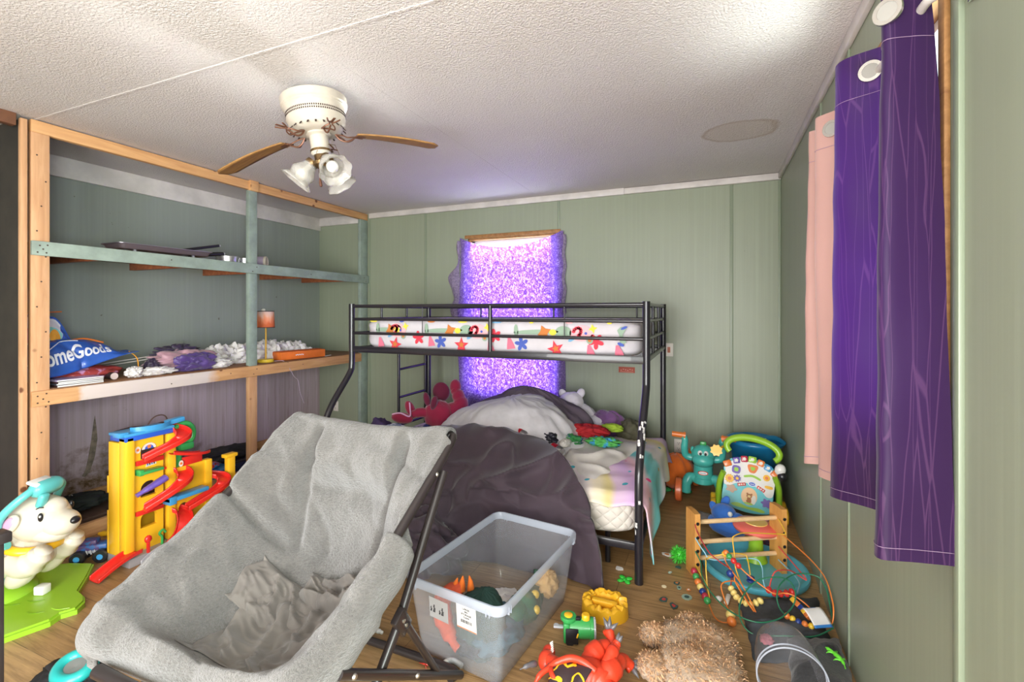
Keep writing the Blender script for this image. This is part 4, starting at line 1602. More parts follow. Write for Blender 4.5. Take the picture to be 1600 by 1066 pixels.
def chair_pt(s, t, lift=0.0):
    """s -1..1 left to right, t 0..1 front bar to top bar, both past 1 where the padding rolls over the frame."""
    q = abs(s)
    sg = 1 if s >= 0 else -1
    tt = max(0.0, min(1.0, t))
    qq = min(1.0, q)
    C = along(CCs, tt)
    E = along(EE, tt)
    sag = 1 - qq ** 2.6
    p = E.lerp(C, sag)
    hw = 0.385 + 0.015 * tt
    x = sg * hw * (qq ** 0.92)
    cx = -1.365 + 0.0 * tt
    # padding bulges and seams
    puff = 0.030 * math.sin(PI * min(1, qq * 1.02)) * (0.5 + 0.5 * math.sin(PI * tt)) * 1.0
    wing = math.exp(-((qq - 0.72) / 0.17) ** 2)
    puff += 0.055 * wing * (math.exp(-((tt - 0.80) / 0.14) ** 2) + 0.75 * math.exp(-((tt - 0.30) / 0.18) ** 2))
    puff -= 0.045 * math.exp(-((tt - 0.555 - 0.05 * (1 - qq)) / 0.028) ** 2) * smooth01((qq - 0.25) / 0.35)
    puff -= 0.040 * math.exp(-((qq - 0.50 - 0.05 * math.sin(tt * 9)) / 0.045) ** 2) * smooth01((tt - 0.56) / 0.1) * (1 - smooth01((tt - 0.96) / 0.04))
    puff += 0.055 * math.exp(-((tt - 0.90) / 0.08) ** 2) * (1 - smooth01((qq - 0.42) / 0.14))
    puff -= 0.030 * math.exp(-((tt - 0.805 + 0.10 * qq * qq) / 0.025) ** 2) * (1 - smooth01((qq - 0.40) / 0.12))
    puff += 0.030 * math.exp(-((tt - 0.06) / 0.06) ** 2) * (1 - 0.3 * math.sin(s * 7))
    P = Vector((cx + x, p.y, p.z))
    nv = (RN * 0.8 + Vector((-sg * 0.45 * qq * (1 - sag), 0, 0.2))).normalized()
    if tt > 0.62:
        nv = (nv + Vector((0, -0.6, -0.3)) * smooth01((tt - 0.62) / 0.2) * sag).normalized()
    fold = 0.010 * nz((P.x * 1.4, P.y, P.z), 7.0, 3.0) + 0.012 * nz(P, 3.2, 8.0) + 0.010 * ridge((P.x * 0.8, P.y * 1.6, P.z), 5.0, 2.0) ** 2
    fold -= 0.016 * ridge((P.x + P.y, P.y * 0.7, P.z * 1.4), 3.4, 15.0) ** 4
    pad = smooth01((qq - 0.72) / 0.2) * (1.0 if sg < 0 else 1 - smooth01((tt - 0.50) / 0.05)) + smooth01((tt - 0.93) / 0.06) * 0.7
    P += nv * (puff + fold + lift) + RN * 0.034 * min(1, pad)
    # roll over the frame
    r = 0.068
    for over, outd in ((q - 1, Vector((sg, 0, 0))), (t - 1, RD), (-t, -RD)):
        if over > 0:
            a = min(over * (7.0 if outd.x else 9.0), 1.1 if (outd.x > 0 and tt > 0.56) else 2.5)
            if outd.x > 0 and t > 0.97:
                a = min(a, 0.35)
            k_ = r * ((1.15 - 0.65 * smooth01((tt - 0.50) / 0.05)) if outd.x else 1.15 - 0.4 * tt)
            P += outd * k_ * math.sin(min(a, PI / 2)) * (1 if a < PI / 2 else 1) - RN * k_ * (1 - math.cos(a))
            if a > PI / 2:
                P -= outd * k_ * (1 - math.sin(a)) * 0.9
    return P


def chair_grid(u, v):
    return chair_pt(-1.34 + 2.68 * u, -0.22 + 1.45 * v) - CO


b = MB().grid(chair_grid, 120, 120)
b.build('padded_sling', [m_fur], chair, smooth=180, solid=0.010, off=-1.0)


def tube_part(name, pts, r, flat=None, m=None, bolts=()):
    b = MB()
    b.tube([Vector(p) - CO for p in pts], r, 14, flat=flat)
    for p, ax in bolts:
        b.lathe([(0.0, 0.006), (0.006, 0.005), (0.009, 0.0), (0.009, -0.002)], 14, frame(Vector(p) - CO, Vector(ax).orthogonal(), Vector(ax).cross(Vector(ax).orthogonal())), mi=1)
    return b.build(name, [m or m_tube, m_bolt], chair)


for sg, xr in ((1, -0.948), (-1, -1.782)):
    X_ = Vector((sg, 0, 0))
    r0, r1 = Vector((xr, 0.865, 0.462)), Vector((xr, 1.63, 0.925))
    tube_part('side_rail', spline([r0, r0.lerp(r1, 0.5), r1 + Vector((0, -0.01, 0)), r1 + Vector((-0.03 * sg, 0.025, 0.025))], 6), 0.017, None, None,
              [((xr + 0.017 * sg, 1.03, 0.568), X_), ((xr + 0.017 * sg, 1.50, 0.85), X_)])
    xo = xr + 0.016 * sg
    tube_part('front_leg', [(xo, 1.55, 0.845), (xo, 1.268, 0.44), (xo, 1.13, 0.30), (xo, 0.87, 0.012)], 0.0155, None, None)
    tube_part('rear_leg', [(xo + 0.022 * sg, 0.975, 0.488), (xo + 0.022 * sg, 1.64, 0.016)], 0.0150, None, None,
              [((xo + 0.038 * sg, 1.02, 0.455), X_), ((xo + 0.038 * sg, 1.32, 0.245), X_)])
    tube_part('brace', [(xo + 0.02 * sg, 1.285, 0.43), (xo + 0.02 * sg, 1.47, 0.145)], 0.0125)
    b = MB()
    Mx = frame(Vector((xo + 0.008 * sg, 1.272, 0.445)) - CO, (0, 0.55, -0.83), (0, 0.83, 0.55))
    b.box((0, 0, 0), (0.085, 0.056, 0.026), bev=0.006)
    b.v = [Mx @ p for p in b.v]
    for dx in (-0.012, 0.014):
        b.lathe([(0.006, 0.0), (0.006, 0.004), (0.0, 0.006)], 12, Mx @ Matrix.Translation((dx, 0.0, 0.013)) , mi=1)
        b.lathe([(0.006, 0.0), (0.006, 0.004), (0.0, 0.006)], 12, Mx @ Matrix.Rotation(PI, 4, 'X') @ Matrix.Translation((dx, 0.0, 0.013)), mi=1)
    b.build('leg_bracket', [m_tube, m_bolt], chair, smooth=30)
    b = MB()
    b.box(Vector((xr + 0.004 * sg, 1.0, 0.50)) - CO, (0.05, 0.06, 0.05), (0.55, 0, 0), bev=0.012)
    b.build('hinge_cap', mat('grey_plastic_hinge', (150, 144, 132), 0.45), chair, smooth=40)
    b = MB()
    b.rod(Vector((xo, 1.155, 0.322)) - CO, Vector((xo, 1.075, 0.24)) - CO, 0.0172, n=14)
    b.build('steel_sleeve', m_bolt, chair)
tube_part('rear_floor_bar', spline([(-1.80, 1.60, 0.02), (-1.77, 1.65, 0.018), (-1.40, 1.655, 0.018), (-0.97, 1.65, 0.018), (-0.935, 1.60, 0.02)], 6), 0.016)
tube_part('front_floor_bar', spline([(-1.80, 0.90, 0.02), (-1.77, 0.86, 0.018), (-1.36, 0.855, 0.018), (-0.96, 0.86, 0.018), (-0.93, 0.90, 0.02)], 6), 0.016)
tube_part('front_bar', [(-1.66, 0.805, 0.395), (-0.97, 0.805, 0.395)], 0.019)
tube_part('top_bar', [(-1.76, 1.64, 0.925), (-0.97, 1.64, 0.925)], 0.016)

# grey shirt crumpled on the seat
k = NT('grey_jersey')
k.b.inputs['Roughness'].default_value = 0.9
k.b.inputs['Sheen Weight'].default_value = 0.2
k.color(k.mix(k.mask(k.noise(k.coord(), 5.0), 0.35, 0.7), (112, 106, 100), (96, 90, 86)))
k.bump(k.noise(k.coord(), 120.0, 2.0), 0.15, 0.002)
m_jersey = k.mat


def shirt_pt(s0, s1, t0, t1, seed, u, v, puff=0.028, dx=0.0):
    e = min(u, 1 - u, v, 1 - v)
    edge = smooth01(e / 0.16)
    w = 0.10 * nz((u * 2, v * 2, seed), 1.0, seed)
    s = s0 + (s1 - s0) * (u + w) + dx * v
    t = t0 + (t1 - t0) * (v + 0.10 * nz((v * 2, u * 2, seed), 1.0, seed + 4))
    q = (u * 2.2 + 0.6 * v, v * 1.2, seed)
    h = 0.008 + edge * (puff * (0.4 + 0.5 * nz(q, 2.0, seed)) + 0.034 * ridge(q, 1.5, seed + 1) ** 2 + 0.012 * ridge((q[0] + 0.4 * q[1], q[1] * 1.6, seed), 3.0, seed + 6) ** 2)
    return chair_pt(s, t, max(h, 0.006))


sh = MB()
sh.grid(lambda u, v: shirt_pt(-0.42, 0.60, 0.10, 0.46, 3.0, u, v), 80, 70)
sh.grid(lambda u, v: shirt_pt(-0.62, 0.10, 0.32, 0.50, 9.0, u, v, 0.03), 56, 40)
sh.grid(lambda u, v: shirt_pt(-0.20, 0.52, 0.44, 0.55, 14.0, u, v, 0.05), 56, 30)
o = sh.build('grey_shirt', m_jersey, None, smooth=180, solid=0.002)
tag(o, 'crumpled grey jersey shirt lying on the seat of the fuzzy lounge chair', 'shirt')

# ================================================================== CLEAR STORAGE BIN
m_bin = clear_mat('milky_clear_plastic', (244, 246, 250), 0.17, 0.16, (240, 243, 250))
m_rim = clear_mat('thick_clear_rim', (228, 234, 242), 0.42, 0.12, (222, 228, 240))
sbin = thing('storage_bin', 'large clear plastic storage bin without a lid, holding toys, in front of the bunk bed', 'bin', (-0.905, 1.995, 0), math.radians(-7.4))
HX, HY, HH = 0.245, 0.375, 0.345
IX, IY = 0.198, 0.320


def rrect(hx, hy, r, n=8):
    P = []
    for (cx, cy, a0) in ((hx - r, hy - r, 0), (-hx + r, hy - r, PI / 2), (-hx + r, -hy + r, PI), (hx - r, -hy + r, 1.5 * PI)):
        for i in range(n + 1):
            a = a0 + PI / 2 * i / n
            P.append((cx + r * math.cos(a), cy + r * math.sin(a)))
    return P


def shell(b, levels, mi=0, cap=True):
    """levels: list of (hx, hy, r, z)."""
    L = [[Vector((p[0], p[1], z)) for p in rrect(hx, hy, r)] for (hx, hy, r, z) in levels]
    n = len(L[0])
    vs = [p for l in L for p in l]
    fs = []
    for i in range(len(L) - 1):
        for j in range(n):
            fs.append([i * n + j, i * n + (j + 1) % n, (i + 1) * n + (j + 1) % n, (i + 1) * n + j])
    if cap:
        fs.append(list(range(n))[::-1])
    b.add(vs, fs, mi)


b = MB()
shell(b, [(IX - 0.01, IY - 0.01, 0.03, 0.004), (IX, IY, 0.035, 0.012), (IX + 0.01, IY + 0.012, 0.035, 0.08), (HX - 0.012, HY - 0.012, 0.04, HH - 0.035), (HX - 0.010, HY - 0.010, 0.04, HH - 0.012)])
b.build('tub', m_bin, sbin, smooth=50)
b = MB()
shell(b, [(HX - 0.014, HY - 0.014, 0.038, HH - 0.036), (HX - 0.002, HY - 0.002, 0.044, HH - 0.036), (HX, HY, 0.046, HH - 0.030), (HX, HY, 0.046, HH - 0.005), (HX - 0.004, HY - 0.004, 0.044, HH), (HX - 0.011, HY - 0.011, 0.04, HH), (HX - 0.014, HY - 0.014, 0.038, HH - 0.006), (HX - 0.014, HY - 0.014, 0.038, HH - 0.036)], cap=False)
b.build('rim', m_rim, sbin, smooth=50)
for (sx_, sy_) in ((1, 1), (-1, 1), (1, -1), (-1, -1)):
    b = MB()
    for d in (0.045, 0.060):
        b.box((sx_ * (HX - d - 0.01), sy_ * (HY - 0.004), HH - 0.03), (0.004, 0.012, 0.03), bev=0.001)
        b.box((sx_ * (HX - 0.004), sy_ * (HY - d - 0.01), HH - 0.03), (0.012, 0.004, 0.03), bev=0.001)
    b.build('rim_ribs', m_rim, sbin, smooth=30)


def front_wall(x, z):
    """A point on the outside of the bin's short front wall (-y side)."""
    f = (z - 0.08) / (HH - 0.035 - 0.08)
    y = (IY + 0.012) + ((HY - 0.012) - (IY + 0.012)) * f
    return Vector((x, -y - 0.0012, z))


def sticker(name, x0, x1, z0, z1, m, draw, tilt=0.0):
    A, B, C = front_wall(x0, z0), front_wall(x1, z0), front_wall(x0, z1)
    M = frame((front_wall((x0 + x1) / 2, (z0 + z1) / 2)), B - A, C - A) @ Matrix.Rotation(tilt, 4, 'Z')
    w, h = x1 - x0, z1 - z0
    b = MB()
    b.prism([(-w / 2, -h / 2), (w / 2, -h / 2), (w / 2, h / 2), (-w / 2, h / 2)], 0.0006, M)
    draw(b, M, w, h)
    return b.build(name, m, sbin, smooth=0), M


m_paper = mat('white_label_paper', (228, 226, 224), 0.7)
m_ink = mat('black_label_ink', (40, 40, 44), 0.7)
m_inko = mat('orange_label_ink', (206, 110, 60), 0.7)
m_greyp = mat('grey_label_paper', (176, 176, 178), 0.7)


def rect(b, M, x, y, w, h, mi, z=0.0008):
    b.prism([(x - w / 2, y - h / 2), (x + w / 2, y - h / 2), (x + w / 2, y + h / 2), (x - w / 2, y + h / 2)], 0.0003, M, mi, z)


def draw_pic(b, M, w, h):
    for (x, s) in ((-0.022, 1), (-0.038, 0.6), (0.020, 1), (0.006, 0.5)):
        for j in range(5):
            rect(b, M, x + 0.0015 * ((j * 7) % 3 - 1), -0.016 + j * 0.007 * s, 0.012 * s * (1 - 0.12 * j), 0.0055, 1)


def draw_bar(b, M, w, h):
    x = -0.026
    rnd = random.Random(5)
    while x < 0.026:
        ww = rnd.choice((0.001, 0.0016, 0.0026))
        rect(b, M, x, -0.018, ww, 0.014, 1)
        x += ww + rnd.choice((0.001, 0.0016))
    rect(b, M, 0, -h / 2 + 0.003, w, 0.004, 2)


sticker('picture_label', -0.115, -0.02, 0.195, 0.285, [m_greyp, m_ink], draw_pic, -0.05)
lab, LM = sticker('price_label', 0.025, 0.118, 0.200, 0.305, [m_paper, m_ink, m_inko], draw_bar, -0.04)
for (tx, y, s) in (('LARGE', 0.036, 0.011), ('BIN', 0.024, 0.010), ('STORAGE', 0.012, 0.011), ('CLEAR', 0.000, 0.010)):
    text_mesh(tx, s, LM @ Matrix.Translation((0, y, 0.0008)), m_ink, lab, 'lettering', 0.0003, 0.0003)
# contents
BM = Matrix.Translation(sbin.location) @ Matrix.Rotation(math.radians(-7.4), 4, 'Z')


def inbin(x, y, z):
    return BM @ Vector((x, y, z))


m_dgreen = mat('bottle_green_cloth', (34, 66, 58), 0.85, var=0.2)
m_dteal = mat('teal_blue_cloth', (66, 104, 118), 0.85, var=0.2, vscale=5)
b = heap(tuple(inbin(0.02, -0.17, 0.10)), (0.115, 0.10, 0.155), 3.0, 0.10, 8, zcut=0.0, seg=56)
o = b.build('green_cloth', m_dgreen, None, smooth=180)
tag(o, 'dark bottle green cloth bunched highest inside the clear bin', 'cloth')
soft('teal_blanket', tuple(inbin(0.06, -0.13, 0.075)), (0.125, 0.15, 0.068), 31, m_dteal, 'teal blue blanket lying low in the clear bin, under the green cloth', 'blanket', 0.2, 2.0, 0.3, 48, 0.010)
soft('black_blanket', tuple(inbin(0.0, -0.22, 0.05)), (0.10, 0.07, 0.04), 33, mat('black_fleece', (36, 36, 40), 0.9), 'black soft bundle at the bottom front of the clear bin', 'cloth', 0.2, 2.0, 0.3, 40, 0.010)
m_odino = mat('orange_red_plush', (226, 92, 58), 0.9, bump=(70, 0.4, 0.005), var=0.15, vscale=20)
t = thing('orange_dinosaur_plush', 'orange red spiky plush dinosaur squeezed against the left wall of the clear bin', 'plush toy', inbin(-0.12, -0.18, 0.012), math.radians(-7.4))
b = MB()
b.tube(spline([(0.09, -0.09, 0.03), (0.04, -0.08, 0.06), (-0.01, -0.065, 0.11), (-0.03, -0.05, 0.17), (0.0, -0.02, 0.21), (0.04, 0.0, 0.22)], 6), [0.02, 0.032, 0.040, 0.040, 0.034, 0.028], 14)
b.build('plush_body', m_odino, t, smooth=180)
for (x, y, z, r_) in ((0.04, 0.0, 0.235, 0.2), (0.075, 0.02, 0.232, -0.3), (0.01, -0.01, 0.225, 0.5)):
    b = MB()
    b.tube([(x, y, z - 0.02), (x + 0.01 * r_, y, z + 0.02), (x + 0.03 * r_, y, z + 0.045)], [0.018, 0.011, 0.002], 10)
    b.build('spike', mat('orange_felt', (240, 120, 40), 0.85), t, smooth=180)
t = thing('green_dinosaur_toy', 'green toy dinosaur with an open red mouth behind the right wall of the clear bin', 'toy', inbin(0.10, 0.0, 0.012), math.radians(-7.4))
b = MB()
lump((0.0, 0.06, 0.07), (0.075, 0.12, 0.065), 4.0, 0.12, 2, 0.1, 36, None, None, 0, b)
b.ball((0.005, -0.045, 0.105), (0.055, 0.07, 0.04), None, 20)
b.tube(spline([(0, 0.15, 0.06), (-0.02, 0.21, 0.08), (-0.03, 0.24, 0.15)], 5), [0.05, 0.035, 0.012], 12)
b.build('toy_body', mat('dark_green_vinyl', (52, 104, 78), 0.5, var=0.35, vscale=14), t, smooth=180)
b = MB()
b.ball((0.02, -0.09, 0.075), (0.04, 0.045, 0.018), (0.3, 0, 0), 16)
b.build('jaw', mat('dark_red_vinyl', (150, 52, 54), 0.5), t, smooth=180)
b = MB()
for i in range(5):
    b.tube([(0.045 - 0.003 * i, -0.115 + 0.018 * i, 0.09), (0.045 - 0.003 * i, -0.115 + 0.018 * i, 0.075)], [0.004, 0.0008], 8)
b.build('teeth', m_paper, t)
o = lump(tuple(inbin(-0.06, 0.10, 0.04)), (0.10, 0.10, 0.030), 5.0, 0.25, 2.4, 0.4, 40, 0.011).build('white_paper_bag', m_paper, None, smooth=60)
tag(o, 'crumpled white paper on the floor of the clear bin behind the green cloth', 'paper')
soft('tan_plush', tuple(inbin(0.13, 0.235, 0.115)), (0.062, 0.07, 0.06), 44, mat('tan_plush_fur', (206, 166, 112), 0.95, bump=(40, 0.6, 0.01)), 'tan fuzzy plush ball at the far right corner inside the clear bin', 'plush toy', 0.22, 3.0, 0.3, 40)
m_yball = plastic('yellow_ball_plastic', (232, 190, 62))
for (x, y, z, lb) in ((0.135, 0.105, 0.125, 'small yellow ball in the clear bin nearest the tan plush'), (0.165, 0.055, 0.09, 'small yellow ball in the clear bin beside the green dinosaur toy')):
    b = MB()
    b.ball((0, 0, 0), 0.020, None, 18)
    o = b.build('yellow_ball', m_yball, None, smooth=180, loc=inbin(x, y, z))
    tag(o, lb, 'ball', 'yellow balls in the clear bin')

# ================================================================== TOYS IN THE RIGHT CORNER
p_teal = plastic('teal_plastic', (74, 178, 168))
p_orange = plastic('orange_plastic', (226, 122, 52))
p_yellow = plastic('golden_yellow_plastic', (242, 186, 40))
p_green = plastic('bright_green_plastic', (58, 158, 82))
p_lime = plastic('lime_plastic', (150, 198, 52))
p_red = plastic('red_plastic', (214, 44, 36))
p_blue = plastic('sky_blue_plastic', (66, 150, 206))
p_dblue = plastic('royal_blue_plastic', (44, 92, 196))
p_purple = plastic('violet_plastic', (106, 84, 170))
p_white = plastic('white_plastic', (230, 228, 224))
p_grey = plastic('grey_plastic', (178, 178, 184))
p_black = plastic('black_plastic', (28, 28, 32))
p_aqua = plastic('aqua_plastic', (92, 184, 204))
p_pinkp = plastic('coral_plastic', (232, 110, 98))

# ---- teal ride-on trike with an animal head
t = thing('ride_on_trike', 'teal animal-headed ride-on trike with orange grips and wheels in the far right corner', 'ride-on toy', (-0.05, 3.88, 0))
b = MB()
b.ball((0, 0, 0.36), (0.085, 0.08, 0.082), None, 28)
b.ball((0, -0.05, 0.335), (0.078, 0.06, 0.05), None, 24)
b.ball((-0.075, 0.02, 0.39), (0.018, 0.02, 0.025), None, 12)
b.ball((0.075, 0.02, 0.39), (0.018, 0.02, 0.025), None, 12)
hd = b.build('head', p_teal, t, smooth=180)
for s in (-1, 1):
    b = MB()
    b.ball((0.021 * s, -0.068, 0.392), (0.017, 0.012, 0.02), None, 16, 0)
    b.ball((0.018 * s, -0.079, 0.389), (0.009, 0.005, 0.011), None, 12, 1)
    b.build('eye', [p_white, p_black], hd, smooth=180)
b = MB()
b.box((0, 0.0, 0.447), (0.045, 0.03, 0.035), bev=0.008)
b.build('tuft', p_green, hd)
b = MB()
b.lathe([(0.0, 0.15), (0.07, 0.152), (0.078, 0.16), (0.076, 0.195), (0.070, 0.20), (0.068, 0.285), (0.05, 0.30), (0, 0.30)], 28)
b.box((0, 0.17, 0.22), (0.11, 0.34, 0.08), bev=0.03)
bd = b.build('body', p_teal, t, smooth=40)
b = MB()
Mp = frame((0.0, -0.0715, 0.245), (1, 0, 0), (0, 0, 1))
b.prism(ell(0.036, 0.016, 24), 0.003, Mp, 0)
b.prism(ell(0.030, 0.011, 24), 0.0036, Mp, 1)
pl = b.build('badge', [p_red, mat('badge_white', (236, 236, 232), 0.5)], bd)
text_mesh('little tikes', 0.0105, Mp @ Matrix.Translation((0, 0, 0.0037)), p_blue, pl, 'lettering', 0.0002, 0.0002)
for s in (-1, 1):
    b = MB()
    b.tube(spline([(0.05 * s, 0.01, 0.33), (0.12 * s, 0.01, 0.34), (0.135 * s, 0.0, 0.40), (0.13 * s, 0, 0.46), (0.14 * s, 0, 0.495)], 7), [0.026, 0.026, 0.025, 0.024, 0.022], 14)
    b.build('handlebar', p_teal, t, smooth=60)
    b = MB()
    b.rod((0.125 * s, 0, 0.498), (0.225 * s, 0, 0.502), 0.022, 0.021, 16)
    b.lathe([(0.0, -0.004), (0.028, -0.004), (0.028, 0.006), (0, 0.006)], 18, frame((0.135 * s, 0, 0.498), (0, 1, 0), (0, 0, 1)))
    b.build('grip', p_orange, t)
    b = MB()
    b.tube(spline([(0.04 * s, -0.01, 0.175), (0.09 * s, -0.02, 0.19), (0.115 * s, -0.03, 0.15), (0.12 * s, -0.03, 0.09), (0.12 * s, -0.03, 0.075)], 7), [0.034, 0.036, 0.034, 0.032], 16)
    for i in range(5):
        b.tube([(0.085 * s - 0.01 * s + 0.012 * i * s, -0.022, 0.205 - i * 0.004), (0.078 * s + 0.012 * i * s, -0.022, 0.155 - 0.004 * i)], 0.006, 6)
    b.rod((0.12 * s, -0.03, 0.09), (0.165 * s, -0.03, 0.09), 0.018)
    b.build('front_leg', p_teal, t, smooth=60)
    b = MB()
    b.lathe([(0.0, -0.022), (0.03, -0.024), (0.075, -0.026), (0.086, -0.018), (0.087, 0.0), (0.086, 0.018), (0.075, 0.026), (0.03, 0.022), (0.0, 0.022)], 36, frame((0.175 * s, -0.03, 0.087), (0, 1, 0), (0, 0, 1)))
    b.build('wheel', plastic('orange_wheel_plastic', (228, 112, 62)), t, smooth=40)
b = MB()
b.lathe([(0.0, -0.02), (0.06, -0.024), (0.07, -0.015), (0.07, 0.015), (0.06, 0.024), (0.0, 0.02)], 30, frame((-0.06, 0.36, 0.07), (0, 1, 0), (0, 0, 1)))
b.rod((-0.06, 0.36, 0.07), (0.0, 0.36, 0.10), 0.015)
b.build('wheel', p_orange, t, smooth=40)
b = MB()
b.box((0.0, 0.30, 0.30), (0.16, 0.20, 0.06), bev=0.025)
b.box((-0.09, 0.24, 0.29), (0.05, 0.08, 0.10), bev=0.02)
b.build('seat', p_orange, t)

# ---- learning walker
t = thing('baby_walker', 'baby walker with a white and aqua activity panel and lime handle', 'walker toy', (0.245, 3.64, 0))
PM = Matrix.Translation((0, 0, 0.26)) @ Matrix.Rotation(math.radians(8), 4, 'Y') @ Matrix.Rotation(math.radians(72), 4, 'X')


def pshape(b, pts, t_, z0, mi=0):
    b.prism(pts, t_, PM, mi, z0)


outline = spline([(-0.125, -0.165, 0), (0, -0.185, 0), (0.125, -0.165, 0), (0.155, -0.13, 0), (0.155, 0, 0), (0.165, 0.09, 0), (0.12, 0.150, 0), (0, 0.178, 0), (-0.12, 0.150, 0), (-0.165, 0.09, 0), (-0.155, 0, 0), (-0.155, -0.13, 0)], 5, True)
b = MB()
pshape(b, outline, 0.05, -0.05)
pshape(b, [(p.x * 0.96, p.y * 0.96) for p in outline], 0.008, 0.0)
pn = b.build('panel', plastic('aqua_panel_plastic', (98, 196, 204)), t, smooth=30)
b = MB()
up = spline([(-0.155, -0.03, 0), (-0.155, 0.05, 0), (-0.160, 0.09, 0), (-0.12, 0.13, 0), (0, 0.160, 0), (0.12, 0.13, 0), (0.16, 0.09, 0), (0.155, 0.05, 0), (0.15, -0.04, 0), (0.115, -0.055, 0), (0.075, -0.02, 0), (0.0, 0.005, 0), (-0.075, -0.01, 0), (-0.115, -0.035, 0)], 5, True)
pshape(b, up, 0.016, 0.0)
b.build('white_face', p_white, pn, smooth=30)
keys = [(-0.150, 0.105, p_orange, 0.5, 0.052), (-0.096, 0.139, p_purple, 0.36, 0.044), (-0.048, 0.160, plastic('crimson_plastic', (190, 42, 70)), 0.18, 0.044), (0.002, 0.168, p_lime, 0.0, 0.052), (0.056, 0.157, p_orange, -0.2, 0.044), (0.103, 0.136, p_blue, -0.36, 0.044), (0.150, 0.103, p_orange, -0.52, 0.052)]
m_decal = mat('key_picture_white', (232, 226, 214), 0.6)
for i, (x, y, m, r_, w) in enumerate(keys):
    b = MB()
    b.box((0, 0, 0.012), (w, 0.042, 0.034), bev=0.007)
    if 0 < i < 6:
        b.prism(star(5, 0.014, 0.009), 0.001, Matrix.Identity(4), 1, 0.0292)
    M = PM @ Matrix.Translation((x, y, 0.0)) @ Matrix.Rotation(r_, 4, 'Z')
    b.v = [M @ p for p in b.v]
    b.build('key', [m, m_decal], pn)


def pdisc(nm, pts, x, y, h, ms, z0=0.012, par=None, inner=None):
    b = MB()
    M = PM @ Matrix.Translation((x, y, 0))
    b.prism(pts, h, M, 0, z0)
    if inner:
        b.prism([(p[0] * inner, p[1] * inner) for p in pts], h + 0.003, M, 1, z0)
    return b.build(nm, ms, par or pn, smooth=30)


pdisc('button', spline([(-0.032, 0.018, 0), (0, 0.024, 0), (0.032, 0.018, 0), (0.02, -0.022, 0), (0, -0.03, 0), (-0.02, -0.022, 0)], 4, True), 0.01, 0.108, 0.014, [p_orange, p_lime], 0.014, None, 0.45)
pdisc('button', spline([(-0.022, 0.022, 0), (0.022, 0.022, 0), (0.022, -0.022, 0), (-0.022, -0.022, 0)], 4, True), -0.09, 0.078, 0.010, [p_purple, p_lime], 0.014, None, 0.5)
pdisc('button', ell(0.021, 0.021), 0.10, 0.068, 0.012, [p_yellow, p_orange], 0.014, None, 0.5)
pdisc('gear', [((0.031 if i % 2 else 0.024) * math.cos(PI * i / 11), (0.031 if i % 2 else 0.024) * math.sin(PI * i / 11)) for i in range(22)], -0.125, 0.008, 0.014, [p_yellow, p_orange], 0.014, None, 0.45)
pdisc('gear', [((0.026 if i % 2 else 0.018) * math.cos(PI * i / 9), (0.026 if i % 2 else 0.018) * math.sin(PI * i / 9)) for i in range(18)], -0.078, 0.020, 0.018, [p_purple, p_yellow], 0.014, None, 0.45)
pdisc('slider', spline([(-0.05, 0.0, 0), (0, 0.014, 0), (0.05, 0.0, 0), (0.046, -0.012, 0), (0, 0.0, 0), (-0.046, -0.012, 0)], 4, True), 0.015, 0.052, 0.006, [p_lime], 0.014)
pdisc('logo_plate', ell(0.026, 0.015), 0.018, 0.006, 0.005, [mat('logo_white', (236, 236, 240), 0.5), p_dblue], 0.014, None, 0.75)
text_mesh('vtech', 0.012, PM @ Matrix.Translation((0.018, 0.006, 0.0225)), m_decal, pn, 'lettering', 0.0003, 0.0003)
for (x, r_) in ((-0.045, 0.35), (0.075, -0.38)):
    b = MB()
    b.box((0, 0, 0.017), (0.052, 0.020, 0.006), bev=0.002)
    for j in range(3):
        b.box((-0.015 + 0.015 * j, 0, 0.0205), (0.009, 0.010, 0.001), mi=1)
    M = PM @ Matrix.Translation((x, -0.012, 0)) @ Matrix.Rotation(r_, 4, 'Z')
    b.v = [M @ p for p in b.v]
    b.build('printed_strip', [p_red, m_decal], pn)
b = MB()
wnd = ell(0.050, 0.058, 28)
pshape(b, wnd, 0.004, 0.008, 0)
for (x, y, rx, ry, mi) in ((0.0, -0.03, 0.016, 0.020, 1), (0.0, 0.0, 0.017, 0.015, 1), (0.0, -0.003, 0.010, 0.008, 2), (-0.013, 0.013, 0.006, 0.006, 1), (0.013, 0.013, 0.006, 0.006, 1), (-0.022, -0.025, 0.012, 0.006, 2), (0.030, -0.02, 0.014, 0.03, 3), (0.0, -0.05, 0.03, 0.006, 4)):
    pshape(b, [(p[0] + x + 0.01, p[1] + y - 0.075) for p in ell(rx, ry, 14)], 0.0014, 0.012 + 0.0004 * mi, mi)
b.v = [p for p in b.v]
for i in range(56):
    b.v[i] = b.v[i] + PM.to_3x3() @ Vector((0.01, -0.078, 0))
b.build('picture_window', [mat('peach_picture', (238, 196, 150), 0.5), mat('animal_brown', (166, 106, 62), 0.6), mat('animal_cream', (232, 204, 140), 0.6), m_decal, p_lime], pn)
pdisc('rattle', [((0.032 + 0.006 * math.cos(5 * a)) * math.cos(a), (0.024 + 0.004 * math.cos(5 * a)) * math.sin(a)) for a in [2 * PI * i / 40 for i in range(40)]], -0.105, -0.055, 0.014, [plastic('tan_plastic', (190, 156, 128))], 0.006)
pdisc('rattle', [((0.030 + 0.006 * math.cos(6 * a)) * math.cos(a), (0.026 + 0.005 * math.cos(6 * a)) * math.sin(a)) for a in [2 * PI * i / 48 for i in range(48)]], 0.118, -0.095, 0.014, [p_purple], 0.006)
